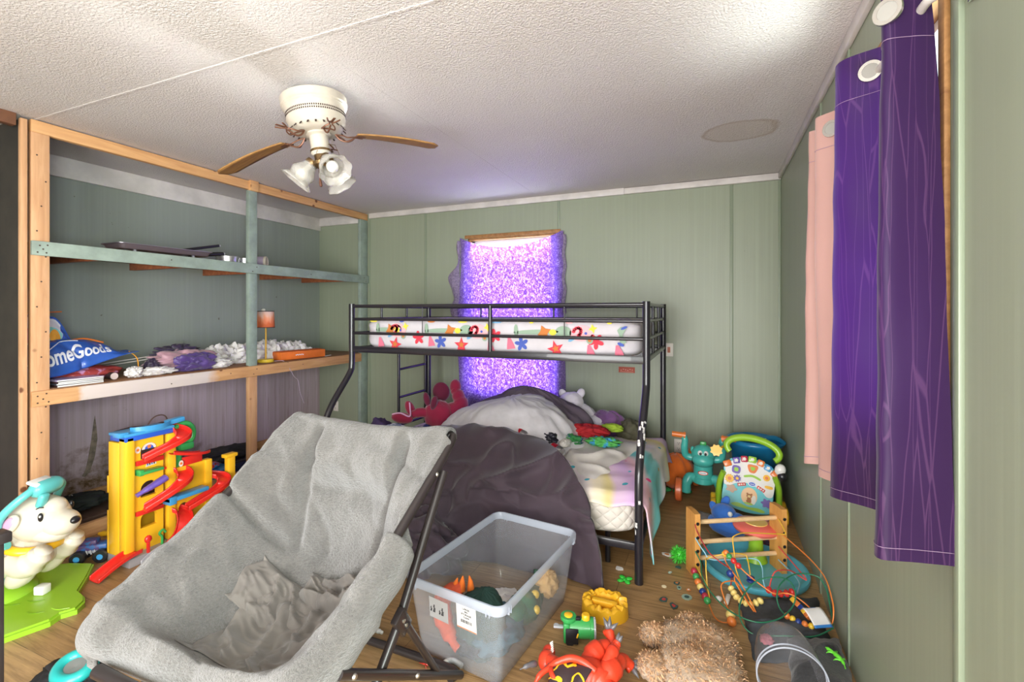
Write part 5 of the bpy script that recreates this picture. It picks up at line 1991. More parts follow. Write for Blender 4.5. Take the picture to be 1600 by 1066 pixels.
pdisc('slider', spline([(-0.10, 0.004, 0), (-0.06, 0.015, 0), (0, 0.004, 0), (0.06, 0.010, 0), (0.10, 0.002, 0), (0.09, -0.012, 0), (0, -0.012, 0), (-0.09, -0.010, 0)], 4, True), 0.01, -0.150, 0.010, [p_lime], 0.006)
pdisc('button', spline([(-0.02, 0.008, 0), (0.02, 0.008, 0), (0.02, -0.008, 0), (-0.02, -0.008, 0)], 3, True), 0.12, 0.010, 0.008, [p_yellow], 0.014)
b = MB()
ar = []
for i in range(33):
    a = math.radians(-32) + math.radians(244) * i / 32
    ar.append(PM @ Vector((0.168 * math.cos(a), 0.235 + 0.080 * math.sin(a) + 0.02 * math.cos(a) * 0, -0.02)))
b.tube(ar, [0.020 + 0.005 * math.sin(PI * i / 32) for i in range(33)], 14)
b.build('handle', p_lime, t, smooth=60)
for s in (-1, 1):
    b = MB()
    b.tube(spline([(0.16 * s, -0.01, 0.33), (0.185 * s, 0.02, 0.24), (0.19 * s, 0.05, 0.12), (0.20 * s, 0.04, 0.05)], 6), 0.019, 12)
    b.tube(spline([(0.17 * s, 0.02, 0.30), (0.19 * s, 0.12, 0.18), (0.20 * s, 0.16, 0.06)], 6), 0.016, 12)
    b.build('side_frame', p_lime, t, smooth=60)
    for yy in (0.045, 0.16):
        b = MB()
        b.lathe([(0.0, -0.018), (0.04, -0.02), (0.056, -0.014), (0.058, 0.0), (0.056, 0.014), (0.04, 0.02), (0.0, 0.018)], 32, frame((0.225 * s, yy, 0.058), (0, 1, 0), (0, 0, 1)))
        b.build('wheel', p_yellow, t, smooth=40)
    b = MB()
    b.rod((0.20 * s, 0.045, 0.058), (0.215 * s, 0.045, 0.058), 0.012)
    b.rod((0.20 * s, 0.16, 0.058), (0.215 * s, 0.16, 0.058), 0.012)
b = MB()
b.ball((0.19, -0.005, 0.385), (0.034, 0.03, 0.04), (0, 0.3, 0), 20, 0)
b.ball((0.20, -0.02, 0.345), (0.030, 0.026, 0.03), None, 16, 1)
b.build('roller_ball', [p_white, p_black], t, smooth=180)

t = thing('yellow_gear_toy', 'small yellow gear hanging on the trike handle behind the lime walker handle', 'toy', (0.02, 3.70, 0.455))
b = MB()
b.prism([((0.044 if i % 2 else 0.034) * math.cos(PI * i / 8), (0.044 if i % 2 else 0.034) * math.sin(PI * i / 8)) for i in range(16)], 0.02, frame((0.02, 0, 0), (1, 0, 0), (0, 0.3, 1)))
b.build('gear_body', p_yellow, t, smooth=30)
b = MB()
b.tube([(0.02, 0.0, 0.0), (0.07, 0.06, 0.02), (0.10, 0.14, 0.02)], 0.008, 8)
b.build('gear_arm', p_yellow, t)
t = thing('blue_ring_seat', 'blue bucket-shaped toy seat with a white label behind the lime walker handle', 'toy', (0.315, 4.10, 0))
b = MB()
b.lathe([(0.12, 0.0), (0.14, 0.0), (0.155, 0.30), (0.175, 0.42), (0.20, 0.44), (0.205, 0.455), (0.20, 0.47), (0.18, 0.475), (0.165, 0.455), (0.16, 0.42), (0.13, 0.28), (0.0, 0.27)], 40, cap=False)
b.tube(spline([(-0.19, -0.06, 0.47), (-0.12, -0.12, 0.515), (0.0, -0.15, 0.50), (0.12, -0.12, 0.515), (0.19, -0.06, 0.47)], 6), 0.02, 12)
b.build('seat_shell', plastic('deep_sky_plastic', (28, 120, 168)), t, smooth=60)
b = MB()
b.box((0.02, -0.1785, 0.505), (0.09, 0.006, 0.035), (0.15, 0, 0), bev=0.002)
b.build('label', p_white, t)

# ---- orange pumpkin cushion
t = thing('pumpkin_cushion', 'orange pumpkin-shaped cushion with green leaves on the floor behind the bunk bed foot', 'cushion', (-0.27, 4.12, 0))


def pump(p):
    a = math.atan2(p.y, p.x)
    return 1 - 0.10 * abs(math.cos(a * 4)) ** 6 + 0.05 * nz(p, 2.0, 3)


b = MB()
b.ball((0, 0, 0.14), (0.16, 0.12, 0.145), None, 48, fn=pump)
b.build('cushion_body', mat('orange_velour', (232, 112, 26), 0.85, sheen=0.4, var=0.12, vscale=9), t, smooth=180)
b = MB()
for (x, y, s) in ((-0.06, -0.12, 1), (0.03, -0.125, 0.9), (0.10, -0.10, 0.8)):
    b.ball((x, y, 0.018), (0.045 * s, 0.03, 0.016), None, 14)
b.build('leaves', mat('green_felt', (44, 140, 70), 0.9), t, smooth=180)

# ---- wall outlets and switch on the far wall
m_plate = mat('ivory_wall_plate', (226, 220, 210), 0.4)
m_hole = mat('dark_slot', (30, 28, 28), 0.7)


def outlet(x, z, label):
    t = thing('wall_outlet', label, 'outlet', (x, BY - 0.004, z))
    b = MB()
    b.box((0, -0.001, 0), (0.072, 0.006, 0.116), bev=0.002)
    pl = b.build('cover_plate', m_plate, t)
    for dz in (-0.024, 0.024):
        b = MB()
        b.box((0, -0.005, dz), (0.034, 0.004, 0.030), bev=0.0015, mi=0)
        for sx_ in (-0.007, 0.007):
            b.box((sx_, -0.0072, dz + 0.004), (0.0025, 0.001, 0.009), mi=1)
        b.lathe([(0, 0), (0.003, 0), (0.003, 0.0008), (0, 0.0008)], 10, frame((0, -0.0070, dz - 0.008), (1, 0, 0), (0, 0, 1)), mi=1)
        b.build('socket', [m_plate, m_hole], t)
    return t


outlet(-0.255, 0.285, 'white double wall outlet on the far wall beside the orange trike grip')
outlet(-4.10, 0.335, 'white double wall outlet on the far wall behind the lower shelf bay')
t = thing('light_switch', 'ivory light switch on the far wall right of the bunk bed top rail', 'switch', (-0.335, BY - 0.004, 1.12))
b = MB()
b.box((0, -0.001, 0), (0.072, 0.006, 0.116), bev=0.002)
b.build('cover_plate', m_plate, t)
b = MB()
b.box((0, -0.006, 0), (0.024, 0.008, 0.05), (0.1, 0, 0), bev=0.002)
b.build('toggle', mat('reddish_switch_tape', (192, 120, 96), 0.6), t)
b = MB()
b.box((0, 0, 0), (0.145, 0.003, 0.052), bev=0.001, mi=0)
for j in range(6):
    b.box((-0.05 + 0.02 * j, -0.0016, 0.004 * ((j * 5) % 3 - 1)), (0.012, 0.001, 0.008), mi=1)
b.box((0, -0.0016, -0.018), (0.12, 0.001, 0.004), mi=1)
o = b.build('wall_sticker', [mat('faded_red_sticker', (176, 82, 62), 0.6), mat('sticker_print', (212, 150, 132), 0.6)], None, loc=(-0.70, BY - 0.0035, 0.926))
tag(o, 'faded red sticker on the far wall under the upper bunk', 'sticker')

# ---- spinning stool toy: aqua dish base, lime stem, coral seat
t = thing('sit_and_spin_toy', 'aqua dish base with a lime stem and coral disc seat behind the wooden bead toy', 'toy', (0.225, 2.985, 0))
b = MB()
b.lathe([(0.0, 0.006), (0.20, 0.006), (0.225, 0.010), (0.245, 0.030), (0.258, 0.036), (0.272, 0.032), (0.276, 0.018), (0.270, 0.002), (0.0, 0.001)], 64, cap=False)
b.v = [Vector((p.x, p.y * 1.02, p.z)) for p in b.v]
b.build('dish_base', p_aqua, t, smooth=50)
b = MB()
b.lathe([(0.0, 0.006), (0.062, 0.008), (0.056, 0.03), (0.040, 0.07), (0.036, 0.16), (0.045, 0.175), (0, 0.175)], 28, Matrix.Translation((0.02, 0.10, 0)))
b.build('stem', p_lime, t, smooth=50)
b = MB()
b.lathe([(0.0, 0.17), (0.08, 0.172), (0.118, 0.185), (0.124, 0.200), (0.115, 0.215), (0.06, 0.226), (0.0, 0.228)], 40, Matrix.Translation((0.02, 0.10, 0)))
b.build('disc_seat', p_pinkp, t, smooth=50)
b = MB()
b.lathe([(0.0, 0.229), (0.06, 0.2285), (0.062, 0.222)], 32, Matrix.Translation((0.02, 0.10, 0.001)))
b.build('seat_pad', plastic('pale_yellow_plastic', (238, 200, 110)), t)
m_bplush = mat('cornflower_plush', (56, 116, 206), 0.92, bump=(60, 0.5, 0.006), sheen=0.4)
t = thing('blue_plush_toy', 'bright blue plush toy with floppy ears between the walker and the aqua dish base', 'plush toy', (0.11, 3.36, 0.0))
b = MB()
lump((0.0, 0.0, 0.075), (0.125, 0.085, 0.075), 2.0, 0.1, 2, 0.05, 36, 0.002, None, 0, b)
b.ball((-0.03, -0.03, 0.155), (0.075, 0.065, 0.06), None, 24)
b.ball((0.05, -0.05, 0.145), (0.04, 0.035, 0.03), None, 16)
b.build('plush_body', m_bplush, t, smooth=180)
for (x, y, z, R) in ((-0.085, 0.0, 0.17, (0, -0.5, 0)), (-0.02, 0.03, 0.205, (0, 0.4, 0))):
    b = MB()
    b.ball((x, y, z), (0.026, 0.016, 0.045), R, 16)
    b.build('ear', m_bplush, t, smooth=180)
b = MB()
b.ball((0.005, -0.085, 0.175), (0.015, 0.010, 0.017), None, 12)
b.build('eye', p_white, t, smooth=180)
soft('grey_slipper', (-0.06, 3.50, 0.035), (0.085, 0.055, 0.040), 51, mat('grey_slipper_cloth', (112, 106, 104), 0.9), 'small grey cloth shoe on the floor left of the blue plush toy', 'shoe', 0.12, 2, 0.15, 32, 0.003)
soft('red_fabric_scrap', (0.33, 3.33, 0.03), (0.07, 0.09, 0.028), 53, mat('red_print_fabric', (176, 44, 48), 0.9, rgb2=(70, 50, 70), vscale=22, lo=0.5, hi=0.54), 'red patterned fabric lying behind the right post of the bead toy', 'cloth', 0.2, 2, 0.3, 32, 0.003)

# ================================================================== WOODEN BEAD MAZE
m_maple = wood_mat('varnished_plywood', (216, 158, 84), (198, 136, 66), knots=False, stretch=(22, 3, 3))
m_dowel = wood_mat('pale_dowel_wood', (228, 196, 150), (212, 174, 124), knots=False, stretch=(3, 20, 20))
ply = thing('bead_maze', 'wooden bead maze with two posts, three rungs and tangled coloured wires by the wall', 'toy', (0.12, 2.9, 0))
PO = Vector(ply.location)
for (x, y, zt) in ((-0.088, 2.80, 0.352), (0.352, 3.03, 0.360)):
    b = MB()
    Mx = Matrix.Translation(Vector((x, y, 0)) - PO) @ Matrix.Rotation(math.radians(27), 4, 'Z')
    pl_ = spline([(-0.055, 0.0, 0), (-0.055, zt * 0.5, 0), (-0.055, zt - 0.02, 0), (-0.04, zt, 0), (0.04, zt, 0), (0.055, zt - 0.02, 0), (0.055, zt * 0.5, 0), (0.055, 0.0, 0)], 4)
    b.prism([(p.x, p.y) for p in pl_], 0.030, Mx @ Matrix.Rotation(PI / 2, 4, 'Z') @ Matrix.Rotation(PI / 2, 4, 'X') @ Matrix.Translation((0, 0, -0.015)))
    for z in (0.3, 0.225, 0.152, 0.08):
        b.lathe([(0.0, 0.0), (0.009, 0.0), (0.009, 0.002), (0.0, 0.002)], 14, Mx @ frame((0.0, -0.056, z * zt / 0.352), (1, 0, 0), (0, 0, 1)), mi=1)
    b.build('post', [m_maple, p_black], ply, smooth=30)
for z in (0.286, 0.176, 0.086):
    b = MB()
    b.rod(Vector((-0.085, 2.80, z)) - PO, Vector((0.350, 3.03, z + 0.008)) - PO, 0.0125, n=14)
    b.build('rung', m_dowel, ply)
WIRES = {
    'yellow': [[(0.348, 2.975, 0.305), (0.372, 2.90, 0.265), (0.345, 2.90, 0.255), (0.173, 2.784, 0.28), (0.115, 2.721, 0.28), (0.108, 2.71, 0.26), (0.115, 2.665, 0.2), (0.12, 2.636, 0.15), (0.150, 2.66, 0.06)],
               [(-0.074, 2.742, 0.082), (-0.046, 2.672, 0.07), (-0.015, 2.634, 0.04), (-0.002, 2.557, 0.02), (-0.014, 2.596, 0.06), (-0.021, 2.643, 0.15), (-0.009, 2.682, 0.16), (0.092, 2.69, 0.2), (0.163, 2.726, 0.19), (0.178, 2.719, 0.17), (0.189, 2.712, 0.1), (0.19, 2.70, 0.065)]],
    'orange': [[(0.36, 2.972, 0.23), (0.455, 2.819, 0.2), (0.505, 2.671, 0.18), (0.513, 2.562, 0.14), (0.51, 2.51, 0.11), (0.50, 2.493, 0.06), (0.475, 2.505, 0.05), (0.415, 2.571, 0.08), (0.366, 2.59, 0.1), (0.327, 2.596, 0.1), (0.283, 2.572, 0.1), (0.23, 2.587, 0.12), (0.161, 2.602, 0.16), (0.091, 2.654, 0.2), (0.071, 2.695, 0.2), (0.077, 2.684, 0.15), (0.146, 2.589, 0.1), (0.197, 2.514, 0.03), (0.186, 2.52, 0.03), (0.118, 2.595, 0.1), (0.114, 2.629, 0.12)],
               [(-0.005, 2.499, 0.02), (0.02, 2.414, 0.015), (0.055, 2.389, 0.015), (0.096, 2.412, 0.02), (0.084, 2.451, 0.03), (0.058, 2.521, 0.07), (0.05, 2.549, 0.1), (0.074, 2.576, 0.11), (0.119, 2.607, 0.1), (0.151, 2.578, 0.06), (0.191, 2.511, 0.03)]],
    'red': [[(0.347, 2.973, 0.155), (0.445, 2.788, 0.1), (0.423, 2.791, 0.1), (0.374, 2.75, 0.14), (0.31, 2.683, 0.16), (0.285, 2.662, 0.14), (0.271, 2.661, 0.08)]],
    'dark_red': [[(-0.076, 2.745, 0.30), (-0.063, 2.735, 0.26), (-0.009, 2.668, 0.2), (0.046, 2.643, 0.17), (0.101, 2.668, 0.12), (0.093, 2.623, 0.06)]],
    'light_blue': [[(-0.075, 2.745, 0.225), (-0.031, 2.702, 0.18), (0.016, 2.692, 0.15), (0.2, 2.742, 0.17), (0.242, 2.72, 0.15), (0.249, 2.731, 0.08), (0.256, 2.71, 0.05)], [(0.347, 2.973, 0.082), (0.42, 2.83, 0.06), (0.40, 2.72, 0.05)]],
    'green': [[(-0.075, 2.745, 0.152), (-0.046, 2.693, 0.12), (-0.039, 2.603, 0.1), (0.001, 2.525, 0.07), (0.084, 2.432, 0.05), (0.187, 2.391, 0.05), (0.281, 2.433, 0.06), (0.348, 2.517, 0.08), (0.37, 2.561, 0.12), (0.356, 2.612, 0.15), (0.3, 2.598, 0.17), (0.215, 2.571, 0.15), (0.156, 2.517, 0.11), (0.125, 2.44, 0.07), (0.134, 2.371, 0.04), (0.184, 2.345, 0.02), (0.30, 2.335, 0.052), (0.414, 2.38, 0.052), (0.498, 2.46, 0.06)],
              [(0.326, 2.485, 0.05), (0.3, 2.532, 0.06), (0.293, 2.565, 0.1), (0.321, 2.617, 0.14), (0.393, 2.687, 0.16), (0.48, 2.70, 0.16), (0.510, 2.66, 0.13), (0.513, 2.60, 0.09), (0.51, 2.53, 0.06), (0.498, 2.46, 0.06)]],
}
WM = {'yellow': plastic('yellow_wire', (226, 178, 58)), 'orange': plastic('orange_wire', (226, 128, 52)), 'red': plastic('coral_red_wire', (214, 76, 72)), 'dark_red': plastic('dark_red_wire', (166, 44, 48)),
      'light_blue': plastic('light_blue_wire', (138, 190, 208)), 'green': plastic('dark_green_wire', (36, 116, 84))}
WP = {}
for c_, Ls in WIRES.items():
    for i, L_ in enumerate(Ls):
        S = spline([Vector(p) - PO for p in L_], 9)
        WP[(c_, i)] = S
        b = MB()
        b.tube(S, 0.0032, 8)
        b.build('wire', WM[c_], ply, smooth=60)
BM_ = {'red': plastic('red_bead', (204, 52, 50)), 'green': plastic('green_bead', (62, 154, 84)), 'orange': plastic('orange_bead', (230, 130, 62)), 'cream': plastic('cream_bead', (236, 212, 128)),
       'blue': plastic('navy_bead', (36, 62, 130)), 'yellow': plastic('yellow_bead', (238, 196, 60)), 'pink': plastic('raspberry_bead', (176, 48, 68))}


def beads(path, d0, seq, r=0.0165, sq=1.0, shape='ball'):
    """String beads on a wire from distance d0 along it."""
    L = [0]
    for i in range(1, len(path)):
        L.append(L[-1] + (path[i] - path[i - 1]).length)
    d = d0
    for c_ in seq:
        i = max(1, next((j for j in range(1, len(path)) if L[j] >= d), len(path) - 1))
        f = (d - L[i - 1]) / max(1e-6, L[i] - L[i - 1])
        p = path[i - 1].lerp(path[i], f)
        ax = (path[i] - path[i - 1]).normalized()
        M = frame(p, ax.orthogonal(), ax.cross(ax.orthogonal()))
        b = MB()
        if shape == 'cube':
            b.box((0, 0, 0), (r * 1.7, r * 1.7, r * 1.9), bev=r * 0.2)
            b.v = [M @ q for q in b.v]
        else:
            h = r * sq
            b.lathe([(0.0035, -h)] + [(r * math.cos(t_), h * math.sin(t_)) for t_ in [(-75 + 15 * j) * PI / 180 for j in range(11)]] + [(0.0035, h)], 18, M)
        b.build('bead', BM_[c_], ply, smooth=60)
        d += 2 * r * (sq if shape == 'ball' else 0.95)
    return d


beads([Vector(p) - PO for p in [(-0.080, 2.722, 0.055), (-0.060, 2.66, 0.035), (-0.03, 2.58, 0.022), (-0.005, 2.50, 0.022)]], 0.0, ['pink', 'green', 'orange', 'cream', 'blue', 'pink', 'green'], 0.0175)
beads(WP[('orange', 1)], 0.175, ['orange', 'cream'], 0.0215, 0.95)
beads([Vector(p) - PO for p in [(0.097, 2.625, 0.055), (0.125, 2.575, 0.035), (0.175, 2.555, 0.03), (0.22, 2.575, 0.045), (0.262, 2.63, 0.07)]], 0.0, ['cream'] * 8, 0.0165, 0.75)
beads([Vector(p) - PO for p in [(0.268, 2.655, 0.07), (0.30, 2.64, 0.065), (0.35, 2.65, 0.075), (0.39, 2.67, 0.085)]], 0.0, ['red'] * 5, 0.017, 0.8)
beads([Vector(p) - PO for p in [(0.372, 2.62, 0.06), (0.40, 2.57, 0.055), (0.42, 2.50, 0.055), (0.43, 2.42, 0.055)]], 0.0, ['yellow', 'orange', 'blue', 'yellow', 'orange'], 0.014, 1.0, 'cube')
beads([Vector(p) - PO for p in [(0.325, 2.485, 0.055), (0.37, 2.455, 0.055), (0.44, 2.44, 0.055)]], 0.0, ['orange', 'yellow', 'blue', 'orange', 'yellow'], 0.0145, 0.85)
beads(WP[('orange', 0)], 1.03, ['red', 'red', 'green', 'orange', 'yellow'], 0.0145, 1.0)
beads(WP[('light_blue', 0)], 0.02, [], 0.02)
beads([Vector(p) - PO for p in [(0.095, 2.652, 0.115), (0.10, 2.64, 0.11)]], 0, ['blue'], 0.02, 0.9)
beads([Vector(p) - PO for p in [(0.19, 2.705, 0.09), (0.19, 2.70, 0.05)]], 0, ['blue', 'blue'], 0.02, 0.45)

# ================================================================== TOYS ON THE LEFT
# ---- ramp tower for toy cars (local x runs away from the camera along the shelf, local -y faces the room)
tw = thing('car_ramp_tower', 'yellow toy car ramp tower with red spiral slides and a blue top', 'toy', (-3.09, 1.615, 0), PI / 2)


def tb(name, boxes, m, bev=0.004, parent=tw):
    b = MB()
    for (x0, x1, y0, y1, z0, z1) in boxes:
        b.box(((x0 + x1) / 2, (y0 + y1) / 2, (z0 + z1) / 2), (x1 - x0, y1 - y0, z1 - z0), bev=bev)
    return b.build(name, m, parent, smooth=30)


def arch(b, cx, w, z0, z1, y, t_, mi=0, n=10):
    """A wall piece with a round-topped opening: left jamb, right jamb and arched head."""
    pass


def wall_arched(name, x0, x1, z0, z1, holes, y0, y1, m, parent=tw):
    """A panel x0..x1, z0..z1 with arch-topped window holes (cx, half width, sill, spring) one above another."""
    b = MB()
    zc = z0
    for (cx, hw, sill, spring) in sorted(holes, key=lambda h: h[2]):
        b.box(((x0 + x1) / 2, (y0 + y1) / 2, (zc + sill) / 2), (x1 - x0, y1 - y0, sill - zc))
        top = spring + hw
        for (a0, a1) in ((x0, cx - hw), (cx + hw, x1)):
            b.box(((a0 + a1) / 2, (y0 + y1) / 2, (sill + top) / 2), (a1 - a0, y1 - y0, top - sill))
        M = frame((0, y1, 0), (1, 0, 0), (0, 0, 1))
        n = 12
        arc = [(cx + hw * math.cos(PI * i / n), spring + hw * math.sin(PI * i / n)) for i in range(n + 1)]
        b.prism(arc[:n // 2 + 1] + [(cx + hw, top)], y1 - y0, M)
        b.prism([(cx - hw, top)] + arc[n // 2:], y1 - y0, M)
        zc = top
    b.box(((x0 + x1) / 2, (y0 + y1) / 2, (zc + z1) / 2), (x1 - x0, y1 - y0, z1 - zc))
    return b.build(name, m, parent, smooth=30)


tb('corner_column', [(0.0, 0.052, -0.035, 0.035, 0.05, 0.738)], p_yellow, 0.012)
wall_arched('tower_wall', 0.052, 0.215, 0.05, 0.705, [(0.135, 0.045, 0.585, 0.630), (0.135, 0.045, 0.36, 0.405), (0.135, 0.045, 0.18, 0.225)], -0.012, 0.012, p_yellow)
tb('corner_column', [(0.235, 0.285, -0.025, 0.025, 0.05, 0.705)], p_yellow, 0.010)
tb('back_wall', [(0.0, 0.285, 0.13, 0.145, 0.05, 0.30), (0.0, 0.285, 0.13, 0.145, 0.40, 0.50), (0.0, 0.03, 0.03, 0.13, 0.05, 0.70)], p_yellow)
wall_arched('side_tower_wall', 0.285, 0.47, 0.12, 0.475, [(0.335, 0.030, 0.175, 0.215), (0.335, 0.030, 0.375, 0.40)], -0.012, 0.012, p_yellow)
tb('corner_column', [(0.47, 0.515, -0.025, 0.025, 0.12, 0.475)], p_yellow, 0.008)
wall_arched('end_wall', 0.515, 0.66, 0.06, 0.21, [(0.585, 0.045, 0.085, 0.115)], -0.012, 0.012, p_yellow)
tb('end_column', [(0.635, 0.685, -0.02, 0.03, 0.06, 0.45)], p_yellow, 0.008)
tb('end_column_cap', [(0.615, 0.70, -0.024, 0.034, 0.44, 0.465)], p_yellow, 0.006)
tb('floor_plate', [(0.03, 0.285, -0.01, 0.13, 0.485, 0.50), (0.03, 0.285, -0.01, 0.13, 0.275, 0.29), (0.285, 0.5, -0.01, 0.13, 0.30, 0.315)], p_red)
# blue top deck with a curved rim
b = MB()
b.box((0.13, 0.04, 0.722), (0.26, 0.15, 0.03), bev=0.005, mi=1)
b.box((0.13, 0.04, 0.745), (0.27, 0.16, 0.018), bev=0.005, mi=0)
b.box((-0.005, 0.0, 0.752), (0.05, 0.07, 0.03), bev=0.008, mi=0)


def rimf(u, v):
    a = PI * (1.08 + 0.98 * u)
    return Vector((0.16 + 0.115 * math.cos(a), 0.035 + 0.085 * math.sin(a), 0.75 + 0.030 * v))


b.grid(rimf, 20, 2)
b.box((0.30, 0.02, 0.768), (0.10, 0.05, 0.03), (0, -0.1, 0), bev=0.006)
b.build('top_deck', [p_blue, p_dblue], tw, smooth=40)


def slide(name, pts, w, m, lip=0.028):
    S = spline(pts, 8)
    b = MB()
    prof = [(-w, lip), (-w * 0.96, 0.0), (0, -0.004), (w * 0.96, 0.0), (w, lip)]
    n = len(S)

    def fn(u, v):
        i = min(n - 1, int(round(u * (n - 1))))
        t_ = (S[min(i + 1, n - 1)] - S[max(i - 1, 0)])
        t_.z = 0
        t_ = t_.normalized()
        sd = Vector((-t_.y, t_.x, 0))
        k_ = v * (len(prof) - 1)
        j = min(int(k_), len(prof) - 2)
        f = k_ - j
        a, q = prof[j][0] + (prof[j + 1][0] - prof[j][0]) * f, prof[j][1] + (prof[j + 1][1] - prof[j][1]) * f
        return S[i] + sd * a + Vector((0, 0, q))
    b.grid(fn, n - 1, 12)
    return b.build(name, m, tw, smooth=60, solid=0.005)


slide('slide', [(0.255, 0.03, 0.735), (0.300, -0.025, 0.705), (0.290, -0.085, 0.675), (0.225, -0.095, 0.645), (0.150, -0.070, 0.612), (0.085, -0.045, 0.585)], 0.040, p_red)
slide('slide', [(0.270, 0.03, 0.475), (0.315, -0.025, 0.445), (0.300, -0.085, 0.410), (0.235, -0.095, 0.370), (0.155, -0.070, 0.325), (0.090, -0.045, 0.292)], 0.040, p_red)
slide('slide', [(0.270, 0.02, 0.225), (0.312, -0.03, 0.190), (0.300, -0.085, 0.145), (0.250, -0.125, 0.09), (0.190, -0.14, 0.055)], 0.040, p_red)
slide('slide', [(0.53, 0.03, 0.345), (0.575, -0.02, 0.325), (0.560, -0.075, 0.300), (0.495, -0.085, 0.268), (0.41, -0.065, 0.235), (0.335, -0.045, 0.205)], 0.038, p_red)
slide('ramp', [(0.235, -0.05, 0.585), (0.33, -0.06, 0.555), (0.42, -0.05, 0.535), (0.46, -0.03, 0.53)], 0.032, p_red, 0.016)
for q_ in ((0.33, 0.45, -0.02, 0.0, 0.475, 0.53), (0.06, 0.21, -0.03, -0.012, 0.555, 0.583), (0.06, 0.21, -0.03, -0.012, 0.262, 0.288)):
    tb('red_side_panel', [q_], p_red)
slide('exit_ramp', [(0.05, -0.05, 0.075), (-0.02, -0.06, 0.07), (-0.09, -0.06, 0.045), (-0.16, -0.06, 0.012)], 0.042, p_red, 0.02)
slide('landing_track', [(0.30, -0.10, 0.05), (0.22, -0.12, 0.045), (0.13, -0.13, 0.035), (0.06, -0.15, 0.012)], 0.055, p_grey, 0.02)
tb('base', [(0.0, 0.50, -0.07, 0.14, 0.0, 0.05), (0.50, 0.68, -0.04, 0.10, 0.0, 0.06)], plastic('warm_grey_plastic', (150, 146, 148)))
tb('blue_bridge', [(0.20, 0.44, -0.10, -0.03, 0.300, 0.325), (0.20, 0.24, -0.102, -0.028, 0.285, 0.333)], p_blue)
tb('green_ledge', [(0.06, 0.19, -0.065, -0.01, 0.505, 0.522), (0.06, 0.085, -0.06, -0.005, 0.50, 0.535)], p_green)
b = MB()
b.tube(spline([(0.045, -0.055, 0.395), (0.10, -0.06, 0.418), (0.12, -0.06, 0.424), (0.20, -0.06, 0.452)], 5), [0.016, 0.022, 0.024, 0.027], 12, flat=0.75)
b.build('purple_tube', p_purple, tw, smooth=40)
b = MB()
ring = [(0.355 + 0.065 * math.cos(a), 0.03, 0.665 + 0.07 * math.sin(a)) for a in [2 * PI * i / 28 for i in range(28)]]
b.tube(ring[-8:] + ring[:16], 0.020, 12)
b.box((0.37, 0.03, 0.59), (0.09, 0.06, 0.05), bev=0.015)
b.box((0.32, 0.03, 0.50), (0.035, 0.05, 0.12), bev=0.01)
b.build('green_loop', p_green, tw, smooth=40)
# stickers and small trims
m_stk = mat('sticker_cream', (222, 210, 200), 0.6)
for (x, z, kind) in ((0.075, 0.645, 0), (0.135, 0.640, 1), (0.145, 0.545, 2), (0.135, 0.262, 1), (0.31, 0.50, 0), (0.255, 0.31, 2)):
    b = MB()
    M = frame((x, -0.0125 if x < 0.23 else -0.027, z), (1, 0, 0), (0, 0, 1))
    if kind == 1:
        b.prism([(0.038 * math.cos(PI * i / 12), 0.034 * math.sin(PI * i / 12)) for i in range(13)], 0.0012, M, 0)
        b.prism([(0.024 * math.cos(PI * i / 12), 0.022 * math.sin(PI * i / 12)) for i in range(13)], 0.0016, M, 1)
        b.prism(star(6, 0.014, 0.008), 0.002, M @ Matrix.Translation((0, 0.012, 0)), 2)
    elif kind == 0:
        b.prism(ell(0.014, 0.02, 16), 0.0012, M, 0)
        b.prism(ell(0.008, 0.008, 12), 0.0016, M, 2)
    else:
        b.prism([(-0.03, -0.012), (0.03, -0.006), (0.026, 0.016), (-0.02, 0.016)], 0.0012, M, 0)
        for j in range(4):
            b.prism([(-0.022 + 0.012 * j, -0.004), (-0.015 + 0.012 * j, -0.003), (-0.015 + 0.012 * j, 0.008), (-0.022 + 0.012 * j, 0.008)], 0.0016, M, 3 if j % 2 else 1)
    b.build('sticker', [m_stk, p_dblue, p_orange, p_black], tw, smooth=30)
b = MB()
b.ball((0.095, -0.075, 0.13), (0.020, 0.014, 0.022), None, 16)
b.box((0.095, -0.075, 0.085), (0.016, 0.014, 0.07), bev=0.004)
b.build('stop_sign', p_red, tw, smooth=40)
b = MB()
b.tube(spline([(0.185, -0.05, 0.05), (0.185, -0.05, 0.10), (0.17, -0.05, 0.125), (0.19, -0.05, 0.14), (0.205, -0.05, 0.12)], 5), 0.007, 8)
b.build('palm_post', p_green, tw)

# ---- rocking dog toy
RZ = math.radians(22.8)
dog = thing('bouncing_dog_toy', 'cream plastic toy dog with teal handle on a lime base plate at the left edge', 'ride-on toy', (-3.16, 1.241, 0), RZ)
m_cream = plastic('cream_dog_plastic', (212, 203, 186))
m_nose = plastic('black_nose_plastic', (26, 24, 28))
m_earp = plastic('pink_ear_plastic', (228, 160, 190))
b = MB()


def headf(p):
    return 1 + 0.04 * nz(p, 1.5, 2)


